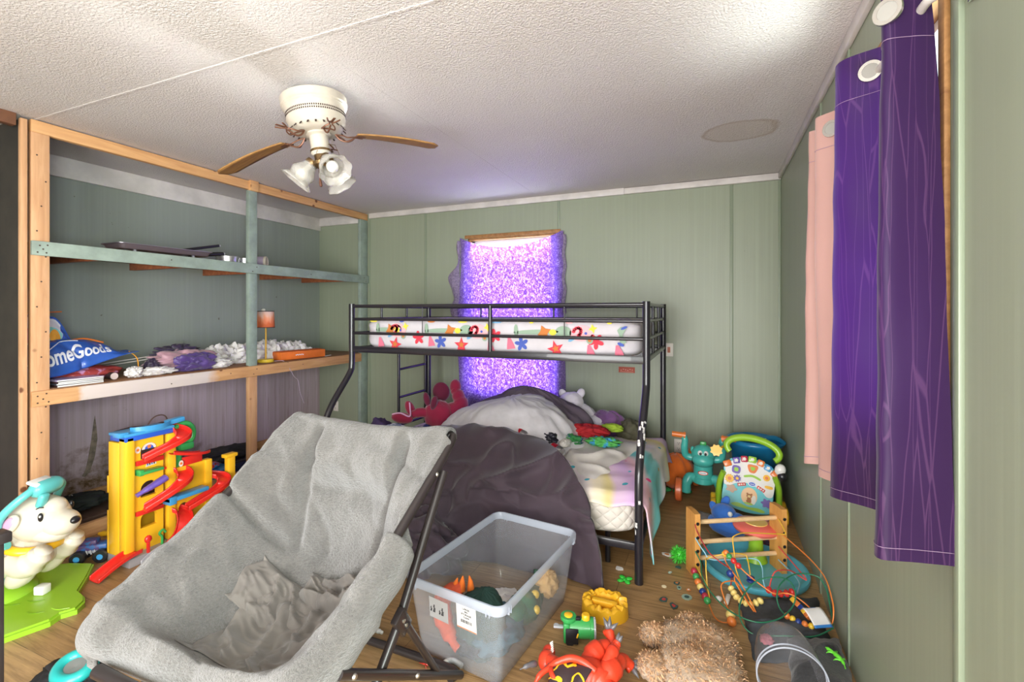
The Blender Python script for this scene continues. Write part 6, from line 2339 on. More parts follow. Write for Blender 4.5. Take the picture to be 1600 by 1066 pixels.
b.ball((0.065, 0, 0.417), (0.125, 0.110, 0.112), (0, 0.15, 0), 32)
b.ball((0.165, 0, 0.395), (0.080, 0.078, 0.062), (0, 0.12, 0), 28)
b.ball((0.115, 0, 0.365), (0.10, 0.085, 0.06), (0, 0.2, 0), 24)
b.ball((0.13, 0, 0.47), (0.05, 0.06, 0.05), None, 20)
hd = b.build('head', m_cream, dog, smooth=180)
b = MB()
b.ball((0.238, 0, 0.408), (0.020, 0.026, 0.018), None, 16)
b.build('nose', m_nose, hd, smooth=180)
for s in (-1, 1):
    b = MB()
    b.ball((0.142, 0.078 * s, 0.452), (0.014, 0.010, 0.022), (0, 0.1, 0.35 * s), 16, 0)
    b.ball((0.147, 0.086 * s, 0.459), (0.005, 0.004, 0.006), None, 8, 1)
    b.tube([(0.128, 0.085 * s, 0.495), (0.142, 0.082 * s, 0.502), (0.155, 0.075 * s, 0.500)], 0.003, 6, mi=0)
    b.build('eye', [m_nose, p_white], hd, smooth=180)
    b = MB()
    b.ball((0.035, 0.112 * s, 0.435), (0.055, 0.016, 0.036), (0.15 * s, -0.75, 0.1 * s), 20, 0)
    b.ball((0.030, 0.120 * s, 0.437), (0.042, 0.013, 0.025), (0.15 * s, -0.75, 0.1 * s), 18, 1)
    b.build('ear', [m_cream, m_earp], hd, smooth=180)
b = MB()
b.tube(spline([(-0.085, 0.0, 0.36), (-0.04, -0.085, 0.325), (0.045, -0.105, 0.300), (0.115, -0.06, 0.285), (0.135, 0.0, 0.285), (0.115, 0.06, 0.285), (0.045, 0.105, 0.30), (-0.04, 0.085, 0.325)], 6, True), 0.021, 12, closed=True, flat=0.8)
b.build('collar', p_yellow, dog, smooth=60)
b = MB()
b.tube(spline([(0.03, 0, 0.32), (-0.03, 0, 0.27), (-0.14, 0, 0.235), (-0.25, 0, 0.235), (-0.31, 0, 0.25)], 7), [0.085, 0.105, 0.12, 0.125, 0.11, 0.07], 24)
b.ball((-0.315, 0, 0.25), (0.07, 0.07, 0.07), None, 20)
b.ball((0.03, 0, 0.25), (0.10, 0.09, 0.075), (0, 0.4, 0), 24)
bd = b.build('body', m_cream, dog, smooth=180)
for s in (-1, 1):
    b = MB()
    b.tube(spline([(0.0, 0.07 * s, 0.235), (0.08, 0.085 * s, 0.225), (0.14, 0.085 * s, 0.265), (0.165, 0.085 * s, 0.30)], 6), [0.058, 0.060, 0.050, 0.036], 18)
    b.ball((0.05, 0.075 * s, 0.175), (0.085, 0.05, 0.05), (0, -0.75, 0), 20)
    b.build('front_leg', m_cream, dog, smooth=180)
b = MB()
for (x, y, z, r_) in ((-0.03, -0.115, 0.275, 0.032), (-0.09, -0.118, 0.275, 0.018), (-0.155, -0.122, 0.215, 0.036), (-0.21, -0.118, 0.28, 0.022)):
    b.ball((x, y, z), (r_, 0.008, r_ * 0.85), (0.1, 0, 0.05), 18)
b.build('spots', m_nose, bd, smooth=180)
b = MB()
b.box((-0.17, 0, 0.345), (0.20, 0.16, 0.04), (0, 0.12, 0), bev=0.018)
b.build('saddle', p_red, dog, smooth=40)
b = MB()
for s in (-1, 1):
    b.tube(spline([(0.045, 0.135 * s, 0.345), (0.005, 0.14 * s, 0.345), (0.0, 0.14 * s, 0.44), (0.03, 0.13 * s, 0.50), (0.075, 0.10 * s, 0.555), (0.09, 0.06 * s, 0.58)], 7), 0.018, 12)
b.box((0.095, 0, 0.575), (0.075, 0.15, 0.075), (0, 0.35, 0), bev=0.03)
b.box((0.125, -0.05, 0.525), (0.03, 0.045, 0.07), (0, 0.35, 0), bev=0.012)
hb = b.build('handle', plastic('mint_teal_plastic', (96, 190, 188)), dog, smooth=60)
b = MB()
b.box((0.088, -0.02, 0.607), (0.06, 0.10, 0.016), (0, 0.35, 0), bev=0.007)
b.build('handle_cap', p_white, hb, smooth=40)
b = MB()
b.rod((-0.16, 0, 0.04), (-0.16, 0, 0.16), 0.04, 0.04, 20)
b.build('post', p_aqua, dog)
b = MB()
b.lathe([(0.155, 0.030), (0.15, 0.045), (0.12, 0.065), (0.07, 0.08), (0.0, 0.085)], 36, Matrix.Translation((-0.16, 0, 0)))
b.build('dome', p_lime, dog, smooth=60)
inv = (Matrix.Translation(dog.location) @ Matrix.Rotation(RZ, 4, 'Z')).inverted()
pl = [inv @ Vector((x, y, 0)) for (x, y) in ((-3.218, 1.546), (-3.09, 1.455), (-2.971, 1.362), (-2.885, 1.348), (-2.835, 1.325), (-2.80, 1.278), (-2.826, 1.227), (-2.805, 1.180), (-2.853, 1.03), (-2.885, 0.926), (-3.12, 0.90), (-3.471, 1.05), (-3.562, 1.337), (-3.465, 1.406), (-3.34, 1.50))]
b = MB()
b.prism([(p.x, p.y) for p in pl], 0.022, None, 0, 0.0)
b.prism([(p.x * 0.97 - 0.003, p.y * 0.97) for p in pl], 0.009, None, 0, 0.022)
for i in range(9):
    a = i * 0.7
    b.tube(spline([(0.05 + 0.03 * i - 0.12 * (i % 3), -0.05 - 0.03 * (i % 4), 0.031), (0.09 + 0.03 * i - 0.12 * (i % 3), -0.06 - 0.03 * (i % 4), 0.032), (0.13 + 0.03 * i - 0.12 * (i % 3), -0.045 - 0.03 * (i % 4), 0.031)], 4), 0.0025, 6)
b.build('base_plate', plastic('lime_base_plastic', (146, 190, 44)), dog, smooth=30)
b = MB()
b.box((0, 0, 0.022), (0.05, 0.045, 0.044), (0, 0, 0.4), bev=0.006)
o = b.build('white_block', p_white, None, loc=(-3.105, 1.275, 0.0315))
tag(o, 'small white plastic block on the lime base of the toy dog', 'block')

# ---- monster truck
t = thing('monster_truck', 'small blue monster truck with black tyres behind the toy dog paws', 'toy truck', (-3.33, 1.60, 0), math.radians(40))
b = MB()
b.box((0, 0, 0.082), (0.15, 0.07, 0.035), bev=0.01)
b.box((-0.015, 0, 0.108), (0.075, 0.06, 0.03), bev=0.01)
b.build('truck_body', mat('blue_camo_paint', (58, 102, 166), 0.4, rgb2=(92, 70, 120), vscale=30, lo=0.48, hi=0.52), t)
b = MB()
b.box((0, 0, 0.055), (0.13, 0.04, 0.02), bev=0.004)
for j in range(3):
    b.rod((-0.02 + 0.02 * j, -0.03, 0.045), (-0.025 + 0.02 * j, -0.03, 0.075), 0.004)
b.build('chassis', p_grey, t)
for (x, y) in ((-0.055, -0.045), (0.055, -0.045), (-0.055, 0.045), (0.055, 0.045)):
    b = MB()
    M = frame((x, y, 0.038), (1, 0, 0), (0, 0, 1))
    b.lathe([(0.016, -0.022), (0.032, -0.022), (0.038, -0.015), (0.038, 0.015), (0.032, 0.022), (0.016, 0.022)], 24, M, mi=0, cap=False)
    b.lathe([(0.0, -0.018), (0.018, -0.018), (0.018, 0.018), (0.0, 0.018)], 16, M, mi=1)
    b.build('wheel', [p_black, p_blue], t, smooth=40)

# ---- small things on the floor under the shelf
t = thing('toy_figure', 'tiny yellow, white and red toy figure on the floor against the pine kick board', 'toy', (-3.60, 1.80, 0), 0.6)
b = MB()
b.box((0, 0, 0.02), (0.07, 0.035, 0.03), bev=0.008, mi=0)
b.ball((0.05, 0.0, 0.045), 0.022, None, 14, 1)
b.ball((0.075, 0.005, 0.028), 0.012, None, 10, 2)
b.ball((-0.035, 0.0, 0.02), (0.02, 0.012, 0.012), None, 10, 0)
b.build('figure_body', [p_yellow, p_white, p_red], t, smooth=50)
t = thing('paper_bag', 'brown paper carrier bag with a twisted handle behind the car ramp tower', 'bag', (-4.14, 2.30, 0.0))
b = MB()


def bagpt(u, v):
    a = u * 2 * PI
    c, s_ = math.cos(a), math.sin(a)
    kk = (abs(c) ** 6 + abs(s_) ** 6) ** (-1 / 6)
    z = 0.54 * v
    w = 1 - 0.12 * v + 0.05 * ridge((u * 6, v * 3, 0), 1.0, 4) * v
    return Vector((0.13 * c * kk * w * (1 - 0.35 * v), 0.19 * s_ * kk * w, z + 0.02 * nz((u * 5, v, 1), 1.5, 2) * v))


b.grid(bagpt, 48, 16, cu=True)
b.build('bag_body', mat('brown_kraft_paper', (98, 74, 66), 0.8, var=0.2, vscale=5), t, smooth=50, solid=0.002)
b = MB()
b.tube(spline([(0.06, -0.02, 0.50), (0.07, 0.03, 0.60), (0.07, 0.09, 0.625), (0.07, 0.14, 0.60), (0.06, 0.17, 0.50)], 7), 0.005, 8)
b.build('handle', mat('brown_twine', (110, 84, 74), 0.8), t)
for i, (x, y, z, dx, dy, rz, lb) in enumerate(((-3.95, 1.78, 0.022, 0.30, 0.50, 0.05, 'dark brown loose board on the lower shelf floor nearest the camera'), (-4.02, 2.02, 0.048, 0.26, 0.62, -0.08, 'dark brown loose board lying on top of another in the lower shelf bay'))):
    b = MB()
    b.box((0, 0, 0), (dx, dy, 0.018), bev=0.002)
    o = b.build('loose_board', m_darkboard, None, smooth=30)
    o.location = (x, y, z)
    o.rotation_euler = (0.03, 0.02, rz)
    tag(o, lb, 'board')
soft('black_cloth', (-4.10, 1.86, 0.115), (0.14, 0.20, 0.05), 61, mat('black_green_cloth', (34, 40, 36), 0.85), 'black green cloth lying on the loose boards in the lower shelf bay', 'cloth', 0.25, 2.2, 0.35, 44, 0.062)


def toybox(loc, d, rz, m, lid, label):
    t = thing('toy_box', label, 'box', loc, rz)
    b = MB()
    b.box((0, 0, d[2] / 2), d, bev=0.006)
    b.build('box_body', m, t, smooth=30)
    b = MB()
    b.box((0.0, 0, d[2] + 0.006), (d[0] * 1.02, d[1] * 1.02, 0.012), bev=0.004)
    b.build('lid', lid, t, smooth=30)
    return t


toybox((-3.86, 2.68, 0), (0.20, 0.28, 0.12), 0.2, plastic('teal_blue_plastic', (40, 140, 156)), p_blue, 'teal blue toy box in the lower shelf bay right behind the ramp tower')
toybox((-3.90, 3.02, 0), (0.22, 0.30, 0.13), -0.25, plastic('navy_plastic', (38, 44, 72)), p_black, 'navy and black toy case in the lower shelf bay farther back')
soft('red_blue_toy', (-3.86, 2.66, 0.16), (0.05, 0.08, 0.03), 63, mat('red_blue_plastic', (196, 50, 48), 0.4, rgb2=(60, 130, 200), vscale=9, lo=0.49, hi=0.51), 'small red and blue toy on top of the teal toy box', 'toy', 0.1, 2, 0.1, 28, 0.133)
soft('black_net_cloth', (-4.05, 2.95, 0.17), (0.16, 0.28, 0.06), 65, mat('black_mesh_cloth', (44, 42, 46), 0.9), 'black mesh cloth heaped behind the navy toy case on the shelf floor', 'cloth', 0.25, 2.2, 0.4, 44, 0.005)
t = thing('toy_car', 'red toy car with lime green wheels behind the ramp tower', 'toy car', (-3.36, 2.43, 0), 0.9)
b = MB()
b.box((0, 0, 0.075), (0.16, 0.09, 0.045), bev=0.016)
b.box((-0.01, 0, 0.108), (0.08, 0.075, 0.04), bev=0.016)
b.build('car_body', p_red, t, smooth=40)
for (x, y) in ((-0.05, -0.052), (0.05, -0.052), (-0.05, 0.052), (0.05, 0.052)):
    b = MB()
    b.lathe([(0.0, -0.018), (0.03, -0.02), (0.042, -0.012), (0.042, 0.012), (0.03, 0.02), (0.0, 0.018)], 24, frame((x, y, 0.042), (1, 0, 0), (0, 0, 1)))
    b.build('wheel', p_lime, t, smooth=40)
t = thing('picture_book', 'white picture book lying on the floor behind the red toy car', 'book', (-3.42, 2.64, 0.0), 0.3)
b = MB()
b.box((0, 0, 0.010), (0.20, 0.16, 0.020), bev=0.002)
b.build('book_pages', m_paper, t, smooth=30)
b = MB()
b.box((0, 0, 0.0215), (0.205, 0.165, 0.003), bev=0.001, mi=0)
b.prism(ell(0.04, 0.03, 18), 0.0006, Matrix.Translation((0.03, 0.02, 0.0231)), 1)
b.build('book_cover', [m_paper, p_orange], t, smooth=30)
t = thing('toy_plane', 'small blue and red toy on the grey base at the end of the ramp tower', 'toy', (-3.00, 2.17, 0.0), 0.4)
b = MB()
b.ball((0, 0, 0.055), (0.045, 0.03, 0.028), None, 18, 0)
b.ball((0.05, 0.03, 0.05), 0.016, None, 12, 1)
b.box((-0.01, 0.0, 0.02), (0.05, 0.05, 0.04), bev=0.01, mi=0)
b.ball((-0.04, 0.01, 0.09), 0.010, None, 10, 2)
b.build('toy_body', [plastic('cobalt_plastic', (40, 104, 176)), p_red, p_yellow], t, smooth=50)
# ---- black bundle and teal ring at the lower left
soft('black_jacket', (-2.28, 1.03, 0.03), (0.17, 0.13, 0.040), 71, mat('black_knit', (26, 25, 28), 0.9), 'black cloth bundle on the floor in front of the grey lounge chair', 'clothes', 0.25, 2.2, 0.35, 48, 0.003)
t = thing('teal_ring_toy', 'teal plastic ring with a grey centre lying on the black cloth bundle', 'toy', (-2.265, 1.03, 0.066), 0, None, (0.25, 0.1, 0))
b = MB()
b.tube([(0.062 * math.cos(a), 0.052 * math.sin(a), 0.012) for a in [2 * PI * i / 32 for i in range(32)]], 0.022, 14, closed=True)
b.build('ring', plastic('teal_ring_plastic', (38, 164, 160)), t, smooth=180)
b = MB()
b.lathe([(0.0, 0.004), (0.045, 0.006), (0.045, 0.016), (0.03, 0.020), (0.0, 0.012)], 24)
b.build('centre', mat('worn_grey_metal', (150, 150, 148), 0.4, metal=0.5), t, smooth=40)
t = thing('black_floor_post', 'slim black upright at the very left edge of the photo', 'post', (-1.812, 0.649, 0))
b = MB()
b.box((0, 0, 0.415), (0.022, 0.022, 0.83), bev=0.004)
b.box((0.006, 0, 0.83), (0.055, 0.04, 0.03), bev=0.006)
b.build('upright', m_tube, t, smooth=30)
b = MB()
b.box((0, 0, 0.006), (0.09, 0.09, 0.012), bev=0.004)
b.build('foot_plate', m_tube, t, smooth=30)

# ================================================================== THINGS ON THE SHELVES
ZL, ZM = 0.993, 1.862
# ---- blue shopping bag with a printed side
bag = thing('shopping_bag', 'blue reusable shopping bag with white lettering lying on the lower shelf, left end', 'bag', (-3.87, 1.78, ZL + 0.03))
BGO = Vector(bag.location)


def bag_pt(u, v):
    """Front face of the slumped bag: u along the shelf, v bottom to top."""
    y = 1.46 + 0.60 * u
    topz = 0.235 - 0.02 * u + 0.05 * math.sin(PI * min(1, u * 1.2)) - 0.05 * smooth01((u - 0.70) / 0.3)
    botz = 0.055 + 0.115 * smooth01((u - 0.15) / 0.85)
    z = ZL + botz + (topz - botz) * v
    if u > 0.9:
        z = z + (ZL + 0.19 - z) * (u - 0.9) * 6.0 * 0.9
    x = -3.735 - 0.10 * v - 0.02 * math.sin(PI * v) * 0 + 0.035 * math.sin(PI * v)
    x += 0.014 * nz((y * 4, z * 7, 0), 1.6, 4) - 0.022 * ridge((y * 3, z * 5, 2), 1.5, 9) ** 3
    return Vector((x, y, z))


b = MB().grid(lambda u, v: bag_pt(u, v) - BGO, 50, 20)
b.grid(lambda u, v: bag_pt(u, 1.0) - BGO + Vector((-0.20 * v, 0, 0.025 * math.sin(v * PI) - 0.05 * v + 0.01 * nz((u * 6, v * 4, 0), 2, 3))), 50, 10)
b.grid(lambda u, v: bag_pt(u, 0.0) - BGO + Vector((-0.25 * v, 0, -0.05 * v * (1 - u))), 50, 10)
m_bagblue = mat('glossy_blue_bag', (48, 96, 190), 0.35, coat=0.3, var=0.15, vscale=6)
b.build('bag_front', m_bagblue, bag, smooth=50, solid=0.002)


def on_bag(co):
    u = 0.48 + co.x / 0.60
    v = 0.56 + co.y / 0.155
    p = bag_pt(max(0, min(1, u)), max(-0.1, min(1.1, v)))
    return p - BGO + Vector((0.006 + co.z, 0, 0))


m_bagwhite = mat('white_bag_print', (226, 228, 236), 0.45)
text_mesh('HomeGoods', 0.098, None, m_bagwhite, bag, 'lettering', 0.0006, 0.0022, fn=lambda c: on_bag(Vector((c.x * 0.80 - 0.045, c.y + 0.06 * c.x + 0.004, c.z))))
b = MB()
b.tube([on_bag(Vector((-0.30 + 0.30 * i / 24, -0.02 + 0.085 * smooth01(i / 20) ** 0.8, 0.0))) for i in range(25)], 0.003, 6)
b.build('print_line', m_bagwhite, bag)
b = MB()


def back_pt(u, v):
    y = 1.48 + 0.27 * u + 0.04 * v
    z = ZL + 0.19 + 0.255 * v * (1 - 0.62 * smooth01((u - 0.55) / 0.45)) - 0.03 * u * v
    x = -3.845 - 0.07 * v - 0.03 * u + 0.012 * nz((u * 4, v * 4, 2), 1.5, 6)
    return Vector((x, y, z))


b.grid(lambda u, v: back_pt(u, v) - BGO, 20, 16, mfn=lambda u, v: 1 if u > 0.80 - 0.1 * v or v > 0.93 else (2 if v > 0.9 else 0))
for (u0, u1, v0, v1, mi) in ((0.30, 0.74, 0.22, 0.72, 3), (0.05, 0.30, 0.30, 0.66, 4)):
    b.grid(lambda u, v: back_pt(u0 + (u1 - u0) * u, v0 + (v1 - v0) * v) - BGO + Vector((0.003, 0, 0)), 4, 4, mi=mi)
b.grid(lambda u, v: back_pt(0.60 + 0.11 * v * math.cos(u * 2 * PI), 0.48 + 0.19 * v * math.sin(u * 2 * PI)) - BGO + Vector((0.006, 0, 0)), 20, 2, mi=5)
b.grid(lambda u, v: back_pt(0.20 + 0.35 * u, 0.02 + 0.14 * v) - BGO + Vector((0.004, 0, 0)), 6, 2, mi=6)
b.build('printed_back', [mat('bag_back_white', (216, 214, 226), 0.5), m_bagblue, m_bagwhite, mat('print_aqua', (140, 206, 200), 0.5), mat('print_magenta', (226, 104, 170), 0.5), mat('print_gold', (240, 168, 56), 0.5), mat('print_crimson', (196, 60, 84), 0.5)], bag, smooth=50)
b = MB()
b.tube([Vector(p) - BGO for p in spline([(-3.87, 1.50, ZL + 0.45), (-3.90, 1.60, ZL + 0.455), (-3.91, 1.70, ZL + 0.46)], 6)], 0.008, 8, flat=0.5)
b.tube([Vector(p) - BGO for p in spline([(-3.87, 1.72, ZL + 0.27), (-3.86, 1.80, ZL + 0.28), (-3.85, 1.90, ZL + 0.25)], 6)], 0.012, 8, flat=0.5)
b.build('orange_trim', p_orange, bag)
b = MB()
b.tube([Vector(p) - BGO for p in spline([(-3.80, 2.03, ZL + 0.18), (-3.79, 2.075, ZL + 0.13), (-3.79, 2.085, ZL + 0.05), (-3.79, 2.075, ZL + 0.01)], 6)], 0.007, 8, flat=0.5)
b.build('handle', plastic('light_orange_strap', (240, 168, 60)), bag)
soft('red_wrapped_parcel', (-3.86, 1.82, ZL + 0.050), (0.09, 0.20, 0.048), 81, mat('red_violet_wrap', (168, 66, 62), 0.35, rgb2=(206, 150, 190), vscale=9, lo=0.48, hi=0.55), 'shiny red and violet wrapped parcel squashed under the blue shopping bag', 'parcel', 0.15, 2, 0.2, 36, ZL + 0.004)
m_cov = [mat('dark_maroon_cover', (62, 42, 44), 0.4), mat('lilac_cover', (196, 180, 214), 0.3), mat('slate_cover', (96, 98, 112), 0.35)]
zz = ZL
for i, (w, d, h, rz, m, lb) in enumerate(((0.19, 0.24, 0.012, 0.03, 0, 'bottom magazine of the stack below the blue shopping bag'), (0.18, 0.235, 0.010, -0.04, 2, 'second magazine from the bottom of the stack below the blue bag'),
                                          (0.185, 0.24, 0.011, 0.06, 0, 'second magazine from the top of the stack below the blue bag'), (0.18, 0.235, 0.010, -0.02, 1, 'top magazine with a shiny lilac cover below the blue shopping bag'))):
    t = thing('magazine', lb, 'magazine', (-3.735, 1.68 + 0.006 * (i % 2), zz), rz, 'magazines under the blue bag')
    b = MB()
    b.box((0, 0, h / 2), (w, d, h - 0.002), bev=0.001)
    b.build('pages', m_paper, t, smooth=30)
    b = MB()
    b.box((0, 0, h - 0.0006), (w * 1.01, d * 1.01, 0.0012))
    b.box((0, -d / 2 * 1.005, h / 2), (w * 1.01, 0.001, h))
    b.build('cover', m_cov[m], t, smooth=30)
    zz += h
t = thing('cardboard_tube', 'small round white-ended roll lying on the lower shelf beside the magazines', 'roll', (-3.72, 1.90, ZL + 0.024))
b = MB()
b.rod((-0.10, 0.01, 0), (0.0, 0, 0), 0.023, n=20)
b.build('tube_body', mat('dark_tube_paper', (70, 56, 56), 0.6), t)
b = MB()
b.rod((0.0, 0, 0), (0.003, 0, 0), 0.0225, n=20)
b.build('end_cap', mat('pale_pink_cap', (220, 200, 196), 0.5), t)
for i, (dx, lb) in enumerate(((0.0, 'nearer of two thin white rods lying on the lower shelf behind the tissue'), (-0.05, 'farther of two thin white rods lying on the lower shelf behind the tissue'))):
    b = MB()
    b.rod((0, -0.28, 0.0), (0, 0.28, 0.0), 0.004, n=8)
    o = b.build('thin_rod', m_white_trim, None)
    o.location = (-3.98 + dx, 2.12, ZL + 0.085 + 0.012 * i)
    o.rotation_euler = (0.10, 0, -0.1)
    tag(o, lb, 'rod', 'white rods on the lower shelf')
m_tissue = mat('white_tissue_paper', (226, 222, 220), 0.8)


def tissue(c, r, seed, lb, fl=ZL + 0.002):
    o = lump(c, r, seed, 0.35, 2.2, 0.32, 44, fl).build('crumpled_tissue', m_tissue, None, smooth=50)
    return tag(o, lb, 'paper', 'crumpled white tissue on the lower shelf')


tissue((-3.72, 2.02, ZL + 0.035), (0.05, 0.055, 0.042), 1, 'crumpled white tissue beside the small round roll on the lower shelf')
tissue((-3.715, 2.17, ZL + 0.03), (0.05, 0.12, 0.032), 2, 'crumpled white tissue in front of the purple cloth heap on the shelf')
tissue((-3.73, 2.65, ZL + 0.03), (0.05, 0.12, 0.036), 3, 'crumpled white tissue between the cloth heap and the middle post')
tissue((-3.86, 2.68, ZL + 0.06), (0.08, 0.14, 0.075), 4, 'larger white tissue clump behind the middle shelf post, left side')
for i, (y, h, s) in enumerate(((2.80, 0.115, 0.13), (2.98, 0.12, 0.12), (3.14, 0.13, 0.13), (3.32, 0.13, 0.14), (3.50, 0.12, 0.13), (3.66, 0.105, 0.13))):
    tissue((-3.97 + 0.02 * (i % 2), y, ZL + h * 0.42), (0.11, s, h), 10 + i,
           ['white packing paper clump left of the small lamp shade', 'white packing paper clump directly behind the small lamp', 'white packing paper clump behind the left end of the orange box', 'white packing paper clump behind the middle of the orange box', 'white packing paper clump behind the right end of the orange box', 'white packing paper clump at the far right end of the row'][i])
tissue((-3.80, 3.76, ZL + 0.03), (0.06, 0.07, 0.045), 21, 'small white paper wad right of the orange box on the shelf')
# ---- heap of curtains on the shelf
m_heap_p = mat('violet_satin_heap', (92, 66, 140), 0.45, sheen=0.3, var=0.2, vscale=5)
m_heap_d = mat('dark_violet_satin', (52, 38, 68), 0.5, sheen=0.2, var=0.2)
m_heap_k = mat('dusty_pink_satin', (186, 144, 156), 0.5, sheen=0.3, var=0.12)
soft('pink_curtain_heap', (-3.84, 2.42, ZL + 0.075), (0.11, 0.26, 0.085), 91, m_heap_k, 'dusty pink satin cloth heaped on the lower shelf between the bag and the middle post', 'cloth', 0.28, 2.3, 0.5, 64, ZL + 0.003)
soft('violet_curtain_heap', (-3.74, 2.46, ZL + 0.055), (0.075, 0.17, 0.085), 93, m_heap_p, 'bright violet satin cloth in front of the dusty pink heap on the shelf', 'cloth', 0.28, 2.1, 0.5, 64, ZL + 0.003)
soft('dark_curtain_heap', (-3.90, 2.42, ZL + 0.13), (0.08, 0.19, 0.070), 95, m_heap_d, 'dark violet satin cloth on top of the dusty pink heap', 'cloth', 0.35, 2.4, 0.5, 60, None)
soft('dark_cloth_roll', (-3.80, 2.18, ZL + 0.060), (0.045, 0.05, 0.055), 97, m_heap_d, 'small dark violet cloth roll at the left end of the pink heap', 'cloth', 0.2, 2.4, 0.35, 40, ZL + 0.003)
# ---- small lamp
lamp = thing('table_lamp', 'small table lamp with an orange tinted shade and yellow stem on the lower shelf', 'lamp', (-3.76, 3.115, ZL))
b = MB()
b.lathe([(0.0, 0.0), (0.066, 0.0), (0.068, 0.006), (0.068, 0.022), (0.062, 0.028), (0.0, 0.030)], 36)
b.build('lamp_base', mat('lemon_yellow_enamel', (222, 190, 56), 0.35), lamp, smooth=40)
b = MB()
b.rod((0, 0, 0.028), (0, 0, 0.33), 0.0075, n=14)
b.build('stem', mat('golden_yellow_enamel', (214, 166, 50), 0.35), lamp)
k = NT('orange_watercolour_shade')
k.b.inputs['Roughness'].default_value = 0.8
sx = k.add('ShaderNodeSeparateXYZ')
k.link(k.coord(), sx.inputs[0])
f = k.math('ADD', k.math('MULTIPLY', sx.outputs[2], 4.6), k.math('MULTIPLY', k.noise(k.coord((26, 26, 5)), 1.6, 4.0, 0.6), 0.9))
k.color(k.ramp(f, [(0.30, (214, 108, 66)), (0.55, (226, 150, 116)), (0.75, (232, 190, 176)), (0.95, (226, 206, 206))]))
b = MB()
b.lathe([(0.074, -0.072), (0.068, 0.075)], 48, cap=False)
sh_ = b.build('lamp_shade', k.mat, lamp, smooth=60, solid=0.0015, loc=(0, 0, 0.39))
b = MB()
for (r_, z) in ((0.0745, -0.072), (0.0685, 0.075)):
    b.tube([(r_ * math.cos(a), r_ * math.sin(a), z) for a in [2 * PI * i / 40 for i in range(40)]], 0.003, 8, closed=True)
b.build('shade_trim', mat('dark_shade_trim', (60, 40, 46), 0.6), sh_)
b = MB()
b.ball((-0.02, -0.01, 0.478), (0.018, 0.018, 0.014), None, 14)
b.build('bulb', p_white, lamp)
b = MB()
b.tube(spline([(0.05, 0.05, 0.006), (0.11, 0.10, 0.004), (0.150, 0.125, -0.06), (0.155, 0.18, -0.15), (0.15, 0.23, -0.19), (0.15, 0.25, -0.30), (0.15, 0.30, -0.42)], 8), 0.0025, 6)
b.build('power_cord', mat('clear_grey_cord', (176, 160, 176), 0.4), lamp)
t = thing('orange_box', 'flat orange cardboard box with white lettering in front of the white packing paper', 'box', (-3.755, 3.50, ZL), math.radians(84))
b = MB()
b.box((0, 0, 0.040), (0.50, 0.13, 0.075), bev=0.003)
b.build('box_body', mat('orange_card', (232, 118, 42), 0.5, var=0.1), t, smooth=30)
b = MB()
b.prism([(-0.25, -0.03), (0.24, -0.045), (0.25, 0.04), (-0.24, 0.05)], 0.003, Matrix.Translation((0, 0.02, 0.079)))
b.build('box_flap', mat('orange_card_inside', (206, 96, 36), 0.6), t)
b = MB()
for i in range(7):
    b.box((-0.09 + 0.013 * i, -0.0655, 0.042 + 0.003 * (i % 2)), (0.009, 0.001, 0.010), mi=0)
b.build('print', m_bagwhite, t)
t = thing('open_booklet', 'small dark printed card lying on the shelf right of the orange box', 'card', (-3.72, 3.80, ZL), 0.3)
b = MB()
b.box((0, 0, 0.003), (0.07, 0.12, 0.006), bev=0.001, mi=0)
b.box((0.0, 0.0, 0.0065), (0.05, 0.09, 0.001), mi=1)
b.build('card_body', [m_paper, mat('dark_print', (72, 66, 76), 0.5)], t, smooth=30)

# ---- things on the middle board
t = thing('metal_tray', 'long flat silver metal tray on the middle shelf board at the left', 'tray', (-3.80, 2.24, ZM), math.radians(88))
b = MB()
shell(b, [(0.30, 0.10, 0.03, 0.030), (0.315, 0.115, 0.035, 0.058), (0.328, 0.128, 0.04, 0.062), (0.328, 0.128, 0.04, 0.066), (0.315, 0.115, 0.035, 0.063), (0.30, 0.10, 0.03, 0.034)])
b.build('tray_body', mat('dull_silver', (190, 182, 196), 0.3, metal=0.85), t, smooth=40)
b = MB()
for x in (-0.2, 0.2):
    b.box((x, -0.06, 0.015), (0.015, 0.02, 0.030), bev=0.003)
    b.box((x, 0.06, 0.015), (0.015, 0.02, 0.030), bev=0.003)
b.build('tray_feet', p_grey, t)
for i, (y0, z0, y1, z1, r_, lb) in enumerate(((2.48, ZM + 0.050, 2.70, ZM + 0.075, 0.017, 'thick black handled tool resting at the right end of the silver tray'), (2.46, ZM + 0.085, 2.69, ZM + 0.145, 0.011, 'thin black bar sticking up at the right end of the silver tray'))):
    t = thing('black_tool', lb, 'tool', (-3.76 - 0.035 * i, y0, z0))
    b = MB()
    b.rod((0, -0.06, -0.012), (0, y1 - y0, z1 - z0), r_, n=12)
    b.build('tool_bar', p_black, t)
    b = MB()
    b.rod((0, y1 - y0, z1 - z0), (0, y1 - y0 + 0.012, z1 - z0), r_ * 0.8, n=12)
    b.build('end_cap', p_grey, t)
for i, (y, r_, lb) in enumerate(((2.76, 0.085, 'larger round silver tin on the middle board left of the middle post'), (2.92, 0.062, 'smaller round silver tin half behind the middle post on the middle board'))):
    t = thing('silver_tin', lb, 'tin', (-3.78, y, ZM), 0, 'silver tins on the middle board')
    b = MB()
    b.lathe([(0.0, 0.0), (r_, 0.0), (r_, 0.045), (0, 0.045)], 36)
    b.build('tin_body', m_alum, t, smooth=40)
    b = MB()
    b.lathe([(0.0, 0.047), (r_ * 1.03, 0.047), (r_ * 1.04, 0.044), (r_ * 1.04, 0.058), (r_ * 0.98, 0.062), (0.0, 0.062)], 36)
    b.build('tin_lid', m_alum, t, smooth=40)
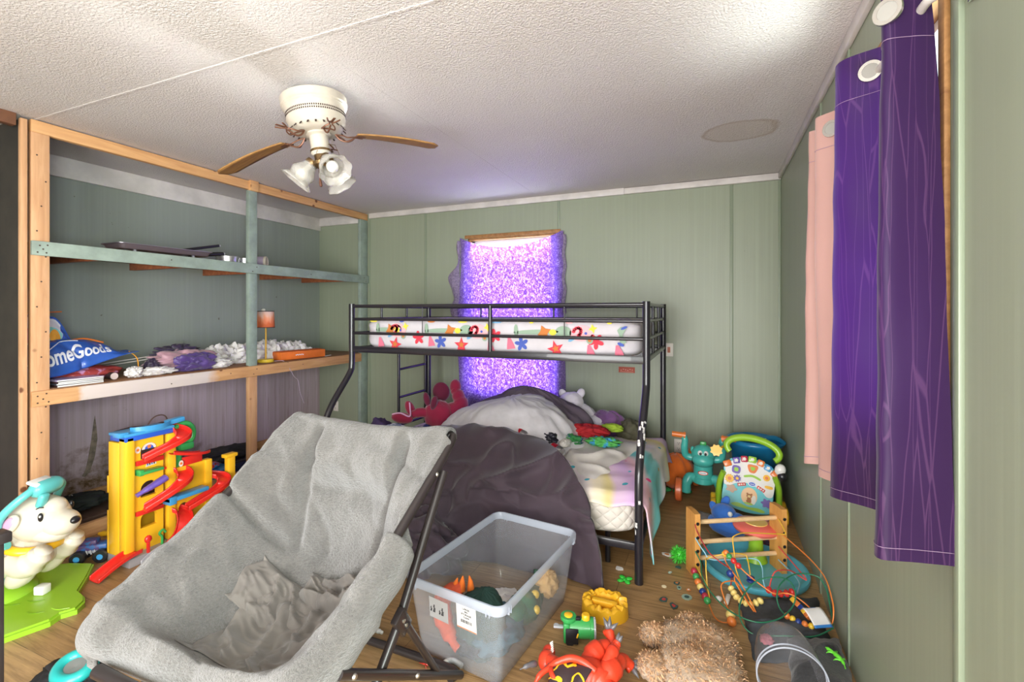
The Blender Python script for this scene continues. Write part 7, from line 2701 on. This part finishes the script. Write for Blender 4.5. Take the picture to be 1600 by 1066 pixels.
t = thing('round_canister', 'round canister with a cream lid lying on its side right of the middle post', 'canister', (-3.80, 3.14, ZM + 0.052))
b = MB()
b.rod((-0.10, -0.07, 0), (0.0, 0.0, 0), 0.050, n=30)
b.build('canister_body', mat('lilac_canister', (176, 160, 186), 0.4), t, smooth=40)
b = MB()
Mq = frame((0, 0, 0), (-0.57, 0.82, 0), (0, 0, 1))
b.lathe([(0.0, -0.004), (0.052, -0.004), (0.053, 0.012), (0.048, 0.016), (0.046, 0.012), (0.0, 0.012)], 32, frame((0, 0, 0), Vector((-0.57, 0.82, 0)).normalized(), (0, 0, 1)))
b.build('canister_lid', mat('cream_lid', (216, 206, 190), 0.5), t, smooth=40)

# ================================================================== THINGS ON THE FLOOR IN FRONT
# ---- yellow play sand mould
t = thing('yellow_mould', 'chunky golden yellow round play mould with a ragged rim beside the clear bin', 'toy', (-0.47, 2.275, 0.0))
b = MB()


def mould(u, v):
    a = u * 2 * PI
    rim = 0.058 + 0.014 * nz((math.cos(a) * 3, math.sin(a) * 3, 1), 1.6, 3) + 0.010 * nz((math.cos(a) * 8, math.sin(a) * 8, 2), 1.0, 7)
    if v < 0.35:
        f = v / 0.35
        r_, z = 0.112 - 0.004 * f, rim * f
    elif v < 0.6:
        f = (v - 0.35) / 0.25
        r_ = 0.108 - 0.040 * f
        z = rim + 0.006 * math.sin(f * PI) + 0.012 * nz((math.cos(a) * r_ * 60, math.sin(a) * r_ * 60, 0), 0.6, 4)
    elif v < 0.75:
        f = (v - 0.6) / 0.15
        r_, z = 0.068 - 0.008 * f, rim - (rim - 0.03) * f
    else:
        f = (v - 0.75) / 0.25
        r_ = 0.060 * (1 - f)
        z = 0.03 + 0.024 * (abs(math.sin(a)) < 0.35) * (1 - 0.0 * f) + 0.008 * nz((math.cos(a) * r_ * 70, math.sin(a) * r_ * 70, 3), 0.6, 9)
    return Vector((r_ * math.cos(a), r_ * 0.88 * math.sin(a), z))


b.grid(mould, 96, 40, cu=True)
m_mould = plastic('golden_mould_plastic', (238, 180, 38), 0.45)
b.build('mould_ring', m_mould, t, smooth=50)
b = MB()
b.box((0, 0, 0.045), (0.125, 0.032, 0.030), (0, 0.05, 0.08), bev=0.008)
b.build('cross_bar', m_mould, t, smooth=40)
# ---- green locomotive
t = thing('green_toy_engine', 'green toy engine with yellow caps between the clear bin and the yellow mould', 'toy train', (-0.545, 2.035, 0.055), 0.30)
b = MB()
b.lathe([(0.0, -0.062), (0.036, -0.062), (0.042, -0.055), (0.042, 0.045), (0.045, 0.048), (0.045, 0.060), (0.036, 0.066), (0, 0.066)], 28, frame((0.012, 0, 0.0), (0, 1, 0), (0, 0, 1)))
b.box((-0.045, 0, -0.005), (0.028, 0.088, 0.085), bev=0.008)
bd = b.build('engine_body', p_green, t, smooth=40)
b = MB()
b.lathe([(0.018, 0.0), (0.034, 0.0), (0.036, 0.008), (0.034, 0.016), (0.018, 0.016)], 24, Matrix.Translation((-0.036, 0.0, 0.036)))
b.build('cab_roof', p_green, t, smooth=40)
for (x, z, r_, h) in ((-0.036, 0.046, 0.019, 0.012), (0.040, 0.040, 0.018, 0.022)):
    b = MB()
    b.lathe([(0, 0), (r_, 0), (r_, h * 0.8), (r_ * 0.8, h), (0, h)], 20, Matrix.Translation((x, 0, z)))
    b.build('yellow_cap', p_yellow, t, smooth=40)
b = MB()
b.box((0.0, -0.005, 0.044), (0.035, 0.02, 0.012), bev=0.003)
b.build('black_dome', p_black, t)
b = MB()
b.box((-0.022, -0.044, -0.012), (0.055, 0.008, 0.066), bev=0.012, mi=0)
b.box((0.002, -0.0485, -0.005), (0.006, 0.002, 0.02), (0, 0.3, 0), bev=0.001, mi=1)
b.box((-0.03, -0.02, -0.045), (0.03, 0.05, 0.02), bev=0.006, mi=0)
b.build('cab_window', [p_black, p_yellow], bd, smooth=40)
b = MB()
b.box((-0.080, 0, 0.0), (0.045, 0.020, 0.010), bev=0.004)
b.lathe([(0.007, 0.005), (0.011, 0.005), (0.011, 0.007), (0.007, 0.007)], 14, Matrix.Translation((-0.09, 0, 0)))
b.build('coupling', p_grey, t)
b = MB()
for a in (0.4, 1.6, 2.8, 4.0, 5.2):
    b.tube([(0.078, 0.040 * math.cos(a + 0.5 * j), 0.040 * math.sin(a + 0.5 * j)) for j in range(3)], 0.005, 8)
b.lathe([(0.0, 0.070), (0.043, 0.070), (0.043, 0.078), (0, 0.078)], 28, frame((0.004, 0, 0), (0, 1, 0), (0, 0, 1)))
b.build('front_ring', p_grey, t, smooth=40)

# ---- red dragon toy
m_drag = mat('red_orange_vinyl', (222, 66, 38), 0.42, bump=(90, 0.25, 0.003), coat=0.1)
m_claw = plastic('grey_claw_plastic', (104, 102, 106))
dg = thing('dragon_toy', 'red dragon toy with black and yellow wings lying at the bottom edge', 'toy', (-0.46, 1.78, 0))
DO = Vector(dg.location)


def dtube(name, pts, rr, m=None, n=16, extra=None, parent=dg):
    b = MB()
    b.tube([p - DO for p in spline(pts, 7)], rr, n)
    if extra:
        extra(b)
    return b.build(name, m or m_drag, parent, smooth=180)


dtube('body', [(-0.53, 1.72, 0.055), (-0.48, 1.74, 0.065), (-0.43, 1.765, 0.07), (-0.38, 1.76, 0.06), (-0.34, 1.73, 0.05)], [0.040, 0.056, 0.060, 0.056, 0.040])
dtube('neck', [(-0.50, 1.74, 0.07), (-0.55, 1.755, 0.075), (-0.585, 1.775, 0.07)], [0.040, 0.030, 0.028])
b = MB()
b.ball(Vector((-0.600, 1.785, 0.062)) - DO, (0.034, 0.044, 0.036), (0, 0, 0.3), 22)
b.ball(Vector((-0.606, 1.830, 0.064)) - DO, (0.026, 0.036, 0.024), (0, 0, 0.3), 18)
b.ball(Vector((-0.612, 1.822, 0.038)) - DO, (0.022, 0.036, 0.013), (0.2, 0, 0.3), 16)
hd = b.build('head', m_drag, dg, smooth=180)
b = MB()
for i in range(6):
    p = Vector((-0.588 - 0.004 * i, 1.806 + 0.010 * i, 0.082)) - DO
    b.tube([p, p + Vector((0.010, 0.002, 0.012))], [0.005, 0.001], 6)
b.build('teeth', p_white, hd)
for s in (-1, 1):
    b = MB()
    p = Vector((-0.612 + 0.030 * s, 1.765, 0.062 + 0.01 * s)) - DO
    b.tube(spline([p, p + Vector((0.014 * s, -0.035, 0.014)), p + Vector((0.010 * s - 0.03, -0.065, 0.010))], 5), [0.012, 0.009, 0.002], 10)
    b.build('horn', m_claw, hd, smooth=180)


def claws(b, tip, dirs):
    for d in dirs:
        d = Vector(d) * 1.35
        b.tube([Vector(tip) - DO, Vector(tip) - DO + d * 0.55, Vector(tip) - DO + d], [0.011, 0.009, 0.001], 8)


def leg(pts, rr, toes):
    o = dtube('leg', pts, rr, None, 16, None)
    b = MB()
    e = Vector(pts[-1])
    claws(b, e, toes)
    b.build('claws', m_claw, o, smooth=180)
    b = MB()
    for d in toes:
        d = Vector(d)
        b.tube([e - DO - d * 0.6, e - DO + d * 0.2], [0.015, 0.010], 10)
    b.build('toes', m_drag, o, smooth=180)


leg([(-0.44, 1.79, 0.085), (-0.425, 1.84, 0.10), (-0.395, 1.88, 0.105), (-0.365, 1.91, 0.10), (-0.385, 1.95, 0.135)], [0.034, 0.040, 0.031, 0.023, 0.019], [(0.0, 0.015, 0.035), (0.026, 0.008, 0.026), (-0.02, 0.012, 0.03)])
leg([(-0.385, 1.755, 0.075), (-0.355, 1.79, 0.085), (-0.335, 1.845, 0.085), (-0.320, 1.89, 0.075), (-0.29, 1.91, 0.045)], [0.036, 0.042, 0.031, 0.023, 0.019], [(0.036, 0.010, -0.008), (0.024, 0.030, 0.008), (0.026, -0.022, -0.014)])
leg([(-0.50, 1.70, 0.055), (-0.52, 1.66, 0.05), (-0.57, 1.645, 0.04)], [0.028, 0.024, 0.017], [(-0.02, 0.012, -0.01), (-0.024, -0.004, -0.006)])
leg([(-0.365, 1.80, 0.105), (-0.352, 1.84, 0.125), (-0.345, 1.868, 0.13), (-0.338, 1.885, 0.145)], [0.022, 0.024, 0.018, 0.013], [(0.002, 0.014, 0.020), (0.014, 0.004, 0.018)])
k = NT('dragon_wing_print')
k.b.inputs['Roughness'].default_value = 0.45
wv = k.add('ShaderNodeTexWave', wave_type='RINGS')
wv.inputs['Scale'].default_value = 13.0
wv.inputs['Distortion'].default_value = 9.0
wv.inputs['Detail'].default_value = 2.0
k.link(k.coord(), wv.inputs['Vector'])
k.color(k.mix(k.mask(wv.outputs['Fac'], 0.86, 0.90), (58, 44, 46), (242, 188, 36)))
m_wing = k.mat
W0, W1, W2, W3, W4 = [Vector(p) - DO for p in ((-0.560, 1.705, 0.095), (-0.49, 1.735, 0.130), (-0.40, 1.725, 0.128), (-0.43, 1.63, 0.075), (-0.54, 1.60, 0.05))]
b = MB()
b.grid(lambda u, v: (W0.lerp(W1, u * 2) if u < 0.5 else W1.lerp(W2, u * 2 - 1)).lerp(W4.lerp(W3, u), v) + Vector((0, 0, 0.012 * math.sin(PI * v) + 0.006 * math.sin(u * 9))), 24, 12)
b.build('wing', m_wing, dg, smooth=180, solid=0.003)
dtube('wing_arm', [(-0.575, 1.715, 0.085), (-0.54, 1.722, 0.115), (-0.49, 1.738, 0.135), (-0.44, 1.735, 0.138), (-0.39, 1.728, 0.122)], [0.010, 0.012, 0.013, 0.013, 0.012], None, 10)
dtube('wing_arm', [(-0.560, 1.720, 0.095), (-0.545, 1.68, 0.10), (-0.52, 1.66, 0.09), (-0.50, 1.63, 0.07)], [0.010, 0.010, 0.009, 0.006], None, 10)
dtube('wing_arm', [(-0.560, 1.720, 0.095), (-0.59, 1.68, 0.085), (-0.605, 1.65, 0.06)], [0.010, 0.010, 0.006], None, 10)
dtube('tail', [(-0.345, 1.73, 0.05), (-0.30, 1.70, 0.035), (-0.28, 1.64, 0.025), (-0.32, 1.58, 0.02)], [0.038, 0.028, 0.018, 0.006])

# ---- tan fur plush
k = NT('tan_long_fur')
k.b.inputs['Roughness'].default_value = 0.95
k.b.inputs['Sheen Weight'].default_value = 0.6
v = k.coord()
n1 = k.noise(v, 22.0, 5.0, 0.7, 1.2)
c = k.mix(k.mask(n1, 0.38, 0.65), (246, 210, 168), (200, 154, 110))
c = k.mix(k.math('MULTIPLY', k.mask(k.noise(v, 6.0, 3.0), 0.55, 0.7), 0.35), c, (232, 200, 164))
k.color(c)
k.bump(k.noise(k.coord((1, 1, 1)), 70.0, 5.0, 0.8, 2.0), 1.0, 0.018)
m_tan = k.mat
pl = thing('tan_fur_plush', 'tan long-haired flat plush animal lying on the floor at the bottom edge', 'plush toy', (-0.06, 2.06, 0.0))


def furf(seed, sq=False):
    def fn(p):
        kq = min(1.3, (abs(p.x) ** 5 + abs(p.y) ** 5 + abs(p.z) ** 5) ** (-0.2)) if sq else 1.0
        return kq * 1 + 0.10 * nz(p, 2.4, seed) + 0.12 * nz(p, 5.0, seed + 3) + 0.09 * nz(p, 11.0, seed + 6)
    return fn


b = MB()
b.ball((0.02, 0.0, 0.045), (0.145, 0.185, 0.055), (0, 0, 0.15), 80, fn=furf(1, True))
b.ball((0.03, 0.10, 0.060), (0.14, 0.09, 0.05), (0, 0, -0.2), 60, fn=furf(4))
b.ball((0.02, -0.06, 0.060), (0.15, 0.10, 0.050), (0, 0, 0.1), 60, fn=furf(8))
for i in range(len(b.v)):
    if b.v[i].z < 0.004:
        b.v[i].z = 0.004
b.build('plush_body', m_tan, pl, smooth=180)
for (x, y, r_) in ((-0.165, 0.07, (0.06, 0.045, 0.045)), (-0.02, 0.185, (0.075, 0.05, 0.055)), (-0.15, -0.12, (0.06, 0.06, 0.045))):
    b = MB()
    b.ball((x, y, 0.045), r_, (0, 0, 0.4), 44, fn=furf(x * 50))
    b.build('paw', m_tan, pl, smooth=180)
# fur strands standing out of the plush
bm_ = MB()
rnd = random.Random(21)
src = bpy.data.objects['plush_body.003'] if 'plush_body.003' in bpy.data.objects else None
strands = MB()
base_objs = [c_ for c_ in pl.children]
for ob in base_objs:
    vs = ob.data.vertices
    for _ in range(9000 if len(vs) > 3000 else 1300):
        vtx = vs[rnd.randrange(len(vs))]
        p = vtx.co.copy()
        if p.z < 0.02:
            continue
        nrm = vtx.normal
        if nrm.z < -0.2:
            continue
        d = (nrm * 0.55 + Vector((0.35 + rnd.uniform(-0.6, 0.6), -0.55 + rnd.uniform(-0.6, 0.6), -0.1))).normalized()
        L_ = rnd.uniform(0.011, 0.022)
        sd = d.cross(nrm)
        if sd.length < 1e-4:
            continue
        sd = sd.normalized() * 0.0021
        p1 = p + d * L_ * 0.6 + nrm * 0.002
        p2 = p + d * L_ + Vector((0, 0, -0.003))
        strands.add([p - sd, p + sd, p1 + sd * 0.8, p1 - sd * 0.8, p2], [[0, 1, 2, 3], [3, 2, 4]])
o = strands.build('fur', mat('tan_fur_strand', (240, 202, 160), 0.9, rgb2=(222, 180, 138), vscale=18), pl, smooth=180)
o['kind'] = 'stuff'

# ---- clear plastic bowl lying on its side
bw = thing('clear_bowl', 'clear plastic bowl lying on its side on the black trousers at the bottom edge', 'bowl', (0.272, 1.985, 0.0))
ax = Vector((0.06, -1.0, -0.03)).normalized()
Mb = frame((0, 0, 0.122), ax.cross(Vector((0, 0, 1))).normalized(), ax.cross(ax.cross(Vector((0, 0, 1))).normalized()))
m_clear = clear_mat('clear_bowl_plastic', (244, 244, 246), 0.07, 0.25, (240, 240, 244), 1.16)
b = MB()
b.lathe([(0.0, -0.225), (0.035, -0.220), (0.068, -0.200), (0.092, -0.160), (0.106, -0.100), (0.112, -0.03), (0.113, 0.02)], 56, Mb, cap=False)
b.build('bowl_wall', m_clear, bw, smooth=60)
b = MB()
for (z, r_) in ((0.0, 0.1135), (0.022, 0.1155)):
    b.tube([Mb @ Vector((r_ * math.cos(a), r_ * math.sin(a), z)) for a in [2 * PI * i / 56 for i in range(56)]], 0.003, 8, closed=True)
b.build('bowl_rim', m_rim, bw, smooth=60)

# ---- dark clothes by the wall
m_denim = mat('charcoal_denim', (74, 78, 84), 0.9, var=0.3, vscale=12, bump=(80, 0.2, 0.003))
m_fleecek = mat('black_fleece_cloth', (46, 46, 48), 0.95, var=0.3, vscale=40, bump=(80, 0.6, 0.006), sheen=0.3)
flat_cloth('charcoal_trousers', [(0.17, 2.18), (0.485, 2.33), (0.495, 2.79), (0.13, 2.62)], 0.002, 0.030, 7.0, m_denim, 'charcoal trousers lying on the floor under the wires of the bead toy', 'clothes', 0.016, 44, rag=0.06)
flat_cloth('black_fleece', [(0.27, 1.98), (0.50, 2.02), (0.508, 2.42), (0.31, 2.34)], 0.034, 0.035, 12.0, m_fleecek, 'black fleece garment beside the right wall at the bottom edge', 'clothes', 0.018, 44, rag=0.07)
t = thing('clothing_tag', 'white and blue folded paper tag lying on the charcoal trousers by the wall', 'tag', (0.43, 2.49, 0.055), 0.5)
b = MB()


def tagpt(u, v):
    a = -0.2 + 1.7 * v
    return Vector(((u - 0.5) * 0.085, -0.05 + 0.075 * math.sin(a * 0.9), 0.012 + 0.040 * math.sin(v * 2.2)))


b.grid(tagpt, 8, 12, mfn=lambda u, v: 1 if (v > 0.86 or v < 0.1 or (0.3 < u < 0.7 and v > 0.78)) else (2 if (int(v * 18) % 3 == 1 and 0.15 < u < 0.8 and v < 0.7) else 0))
b.build('tag_card', [m_paper, mat('cornflower_ink', (56, 126, 196), 0.5), mat('pale_blue_ink', (190, 210, 226), 0.6)], t, smooth=60, solid=0.001)


def creature(name, loc, rz, s, m, label, cat, kind='lizard'):
    t = thing(name, label, cat, loc, rz)
    b = MB()
    b.tube(spline([(-0.05 * s, 0.012 * s, 0.006), (-0.02 * s, 0, 0.010), (0.02 * s, 0, 0.010), (0.045 * s, 0.006 * s, 0.010), (0.06 * s, 0.01 * s, 0.009)], 5), [0.002, 0.006 * s, 0.009 * s, 0.006 * s, 0.007 * s, 0.003], 10)
    for sx_ in (-0.012, 0.028):
        for sy_ in (-1, 1):
            b.tube(spline([(sx_ * s, 0, 0.010), (sx_ * s + 0.006 * s, 0.016 * sy_ * s, 0.010), (sx_ * s + 0.012 * s, 0.022 * sy_ * s, 0.002)], 4), [0.004 * s, 0.003 * s, 0.0015], 8)
    b.build('creature_body', m, t, smooth=60)
    return t


m_neon = plastic('neon_green_rubber', (110, 220, 60))
creature('rubber_lizard', (0.465, 2.20, 0.085), 2.0, 1.0, m_neon, 'neon green rubber lizard on the black fleece by the right wall', 'toy')
creature('rubber_lizard', (-1.55, 1.955, 0.0), 0.2, 0.9, m_neon, 'neon green rubber lizard on the floor behind the grey lounge chair', 'toy')
creature('rubber_dinosaur', (-1.067, 1.645, 0.0), 0.3, 0.7, plastic('brick_red_rubber', (176, 52, 40)), 'tiny brick red dinosaur on the floor between the chair leg and the bin', 'toy')
soft('pink_scrap', (0.222, 2.285, 0.048), (0.028, 0.035, 0.012), 101, mat('rose_cloth', (206, 120, 132), 0.9), 'small rose pink scrap seen through the clear bowl', 'cloth', 0.35, 2.4, 0.4, 28)
t = thing('green_clover_toy', 'flat bright green clover-shaped plastic piece beside the bed post foot', 'toy', (-0.425, 2.582, 0.0), 0.4)
b = MB()
for i in range(4):
    a = i * PI / 2 + 0.3
    b.ball((0.026 * math.cos(a), 0.026 * math.sin(a), 0.008), (0.019, 0.015, 0.007), (0, 0, a), 14)
b.ball((0, 0, 0.008), (0.015, 0.015, 0.006), None, 12)
b.build('clover_body', plastic('vivid_green_plastic', (60, 206, 70)), t, smooth=180)
t = thing('green_fringe_ball', 'bright green stringy rubber ball left of the wooden bead toy post', 'toy', (-0.165, 2.90, 0.0))
b = MB()
rnd = random.Random(9)
b.ball((0, 0, 0.042), 0.030, None, 14)
for i in range(230):
    d = Vector((rnd.gauss(0, 1), rnd.gauss(0, 1), rnd.gauss(0.25, 0.8))).normalized()
    p = Vector((0, 0, 0.042)) + d * 0.028
    q = Vector((0, 0, 0.042)) + d * rnd.uniform(0.048, 0.062)
    q.z = max(q.z - 0.006, 0.002)
    b.tube([p, (p + q) / 2, q], [0.0022, 0.0018, 0.0006], 4)
b.build('fringe', plastic('spring_green_rubber', (76, 206, 62)), t, smooth=180)

# ---- scattered little pieces
m_scr = [mat('scrap_dark_teal', (54, 84, 84), 0.5), mat('scrap_white', (226, 222, 218), 0.6), mat('scrap_orange', (206, 128, 70), 0.6), mat('scrap_red', (188, 62, 56), 0.6), mat('scrap_sage', (150, 176, 160), 0.5), mat('scrap_cream', (226, 212, 176), 0.5)]
SCR = [(-0.238, 2.95, 0, 0.030, 1, 2, 'star-shaped white paper scrap near the bed post, farthest of the floor scraps'), (-0.471, 2.686, 0.3, 0.026, 1, 1, 'white paper scrap on the floor under the bed edge, behind the green clover'),
       (-0.206, 2.755, 0.8, 0.014, 4, 1, 'tiny sage chip below the green stringy ball'), (-0.163, 2.659, 0.2, 0.020, 0, 2, 'dark teal and orange chip left of the bead toy base'), (-0.150, 2.615, 1.2, 0.022, 4, 0, 'pale sage chip beside the small orange chip'),
       (-0.105, 2.617, 0.5, 0.018, 2, 1, 'small orange chip right of the pale sage chip'), (-0.224, 2.600, 0, 0.013, 5, 5, 'round cream chip left of the sage chips on the floor'), (-0.215, 2.480, 0.7, 0.030, 0, 3, 'dark teal and red picture chip nearest the tan fur plush, left'),
       (-0.11, 2.547, 0.3, 0.026, 4, 0, 'oval sage chip right of the dark picture chips'), (-0.165, 2.445, -0.3, 0.030, 0, 3, 'dark chip with a red centre just above the tan fur plush'), (-0.166, 2.828, 0, 0.018, 0, 0, 'dark chip below the green stringy ball beside the post'),
       (-0.187, 2.255, 0.2, 0.020, 3, 1, 'red and white scrap above the left paw of the tan fur plush')]
for i, (x, y, rz, s, m, m2, lb) in enumerate(SCR):
    b = MB()
    P = []
    rnd = random.Random(i + 40)
    n = 9
    for j in range(n):
        a = 2 * PI * j / n
        r_ = s * (1.0 if i in (6, 8) else rnd.uniform(0.55, 1.1))
        P.append((r_ * math.cos(a), r_ * 0.75 * math.sin(a)))
    b.prism(P, 0.004, Matrix.Rotation(0.15, 4, 'X') @ Matrix.Translation((0, 0, 0.003)), 0)
    b.prism([(p[0] * 0.5, p[1] * 0.5) for p in P], 0.0015, Matrix.Rotation(0.15, 4, 'X') @ Matrix.Translation((0, 0, 0.0065)), 1)
    o = b.build('floor_scrap', [m_scr[m], m_scr[m2]], None, smooth=30, loc=(x, y, 0.001))
    o.rotation_euler = (0, 0, rz)
    tag(o, lb, 'scrap', 'small scraps scattered on the floor')
t = thing('white_hook', 'white curved plastic hook on the floor at the end of the chair leg', 'hook', (-0.965, 1.672, 0.0), 0.2)
b = MB()
b.tube(spline([(-0.04, -0.02, 0.010), (-0.035, 0.015, 0.012), (-0.005, 0.03, 0.012), (0.035, 0.012, 0.010)], 7), 0.011, 12)
b.build('hook_body', p_white, t, smooth=60)
t = thing('white_plastic_strip', 'long white notched plastic strip on the floor behind the chair frame', 'strip', (-1.43, 1.735, 0.0), -0.05)
b = MB()
b.box((0, 0, 0.007), (0.11, 0.020, 0.012), bev=0.003)
b.box((-0.065, 0.0, 0.007), (0.025, 0.032, 0.012), (0, 0, 0.6), bev=0.003)
b.box((0.062, 0.0, 0.007), (0.02, 0.012, 0.012), bev=0.003)
b.build('strip_body', p_white, t, smooth=40)
t = thing('white_egg', 'white plastic egg with a blue squiggle behind the grey lounge chair seat', 'toy', (-1.535, 1.80, 0.045))
b = MB()
b.ball((0, 0, 0), (0.034, 0.034, 0.045), None, 24)
b.build('egg_body', p_white, t, smooth=180)
b = MB()
b.tube(spline([(0.012, -0.031, 0.022), (0.022, -0.029, 0.010), (0.012, -0.034, 0.002), (0.020, -0.030, -0.010)], 6), 0.0018, 6)
b.build('squiggle', p_dblue, t)
t = thing('white_toy_piece', 'white and silver toy piece under the orange wire of the bead toy', 'toy', (0.08, 2.60, 0.0), 0.9)
b = MB()
b.box((0, 0, 0.010), (0.085, 0.022, 0.016), (0, 0, 0.5), bev=0.006)
b.ball((-0.04, 0.02, 0.014), (0.016, 0.016, 0.013), None, 12)
b.build('piece_body', p_white, t, smooth=50)
t = thing('white_disc', 'white round plastic disc on the floor in front of the clear bin', 'disc', (-0.735, 1.60, 0.0))
b = MB()
b.lathe([(0.0, 0.0), (0.040, 0.0), (0.042, 0.018), (0.038, 0.024), (0.0, 0.026)], 28)
b.build('disc_body', p_white, t, smooth=40)
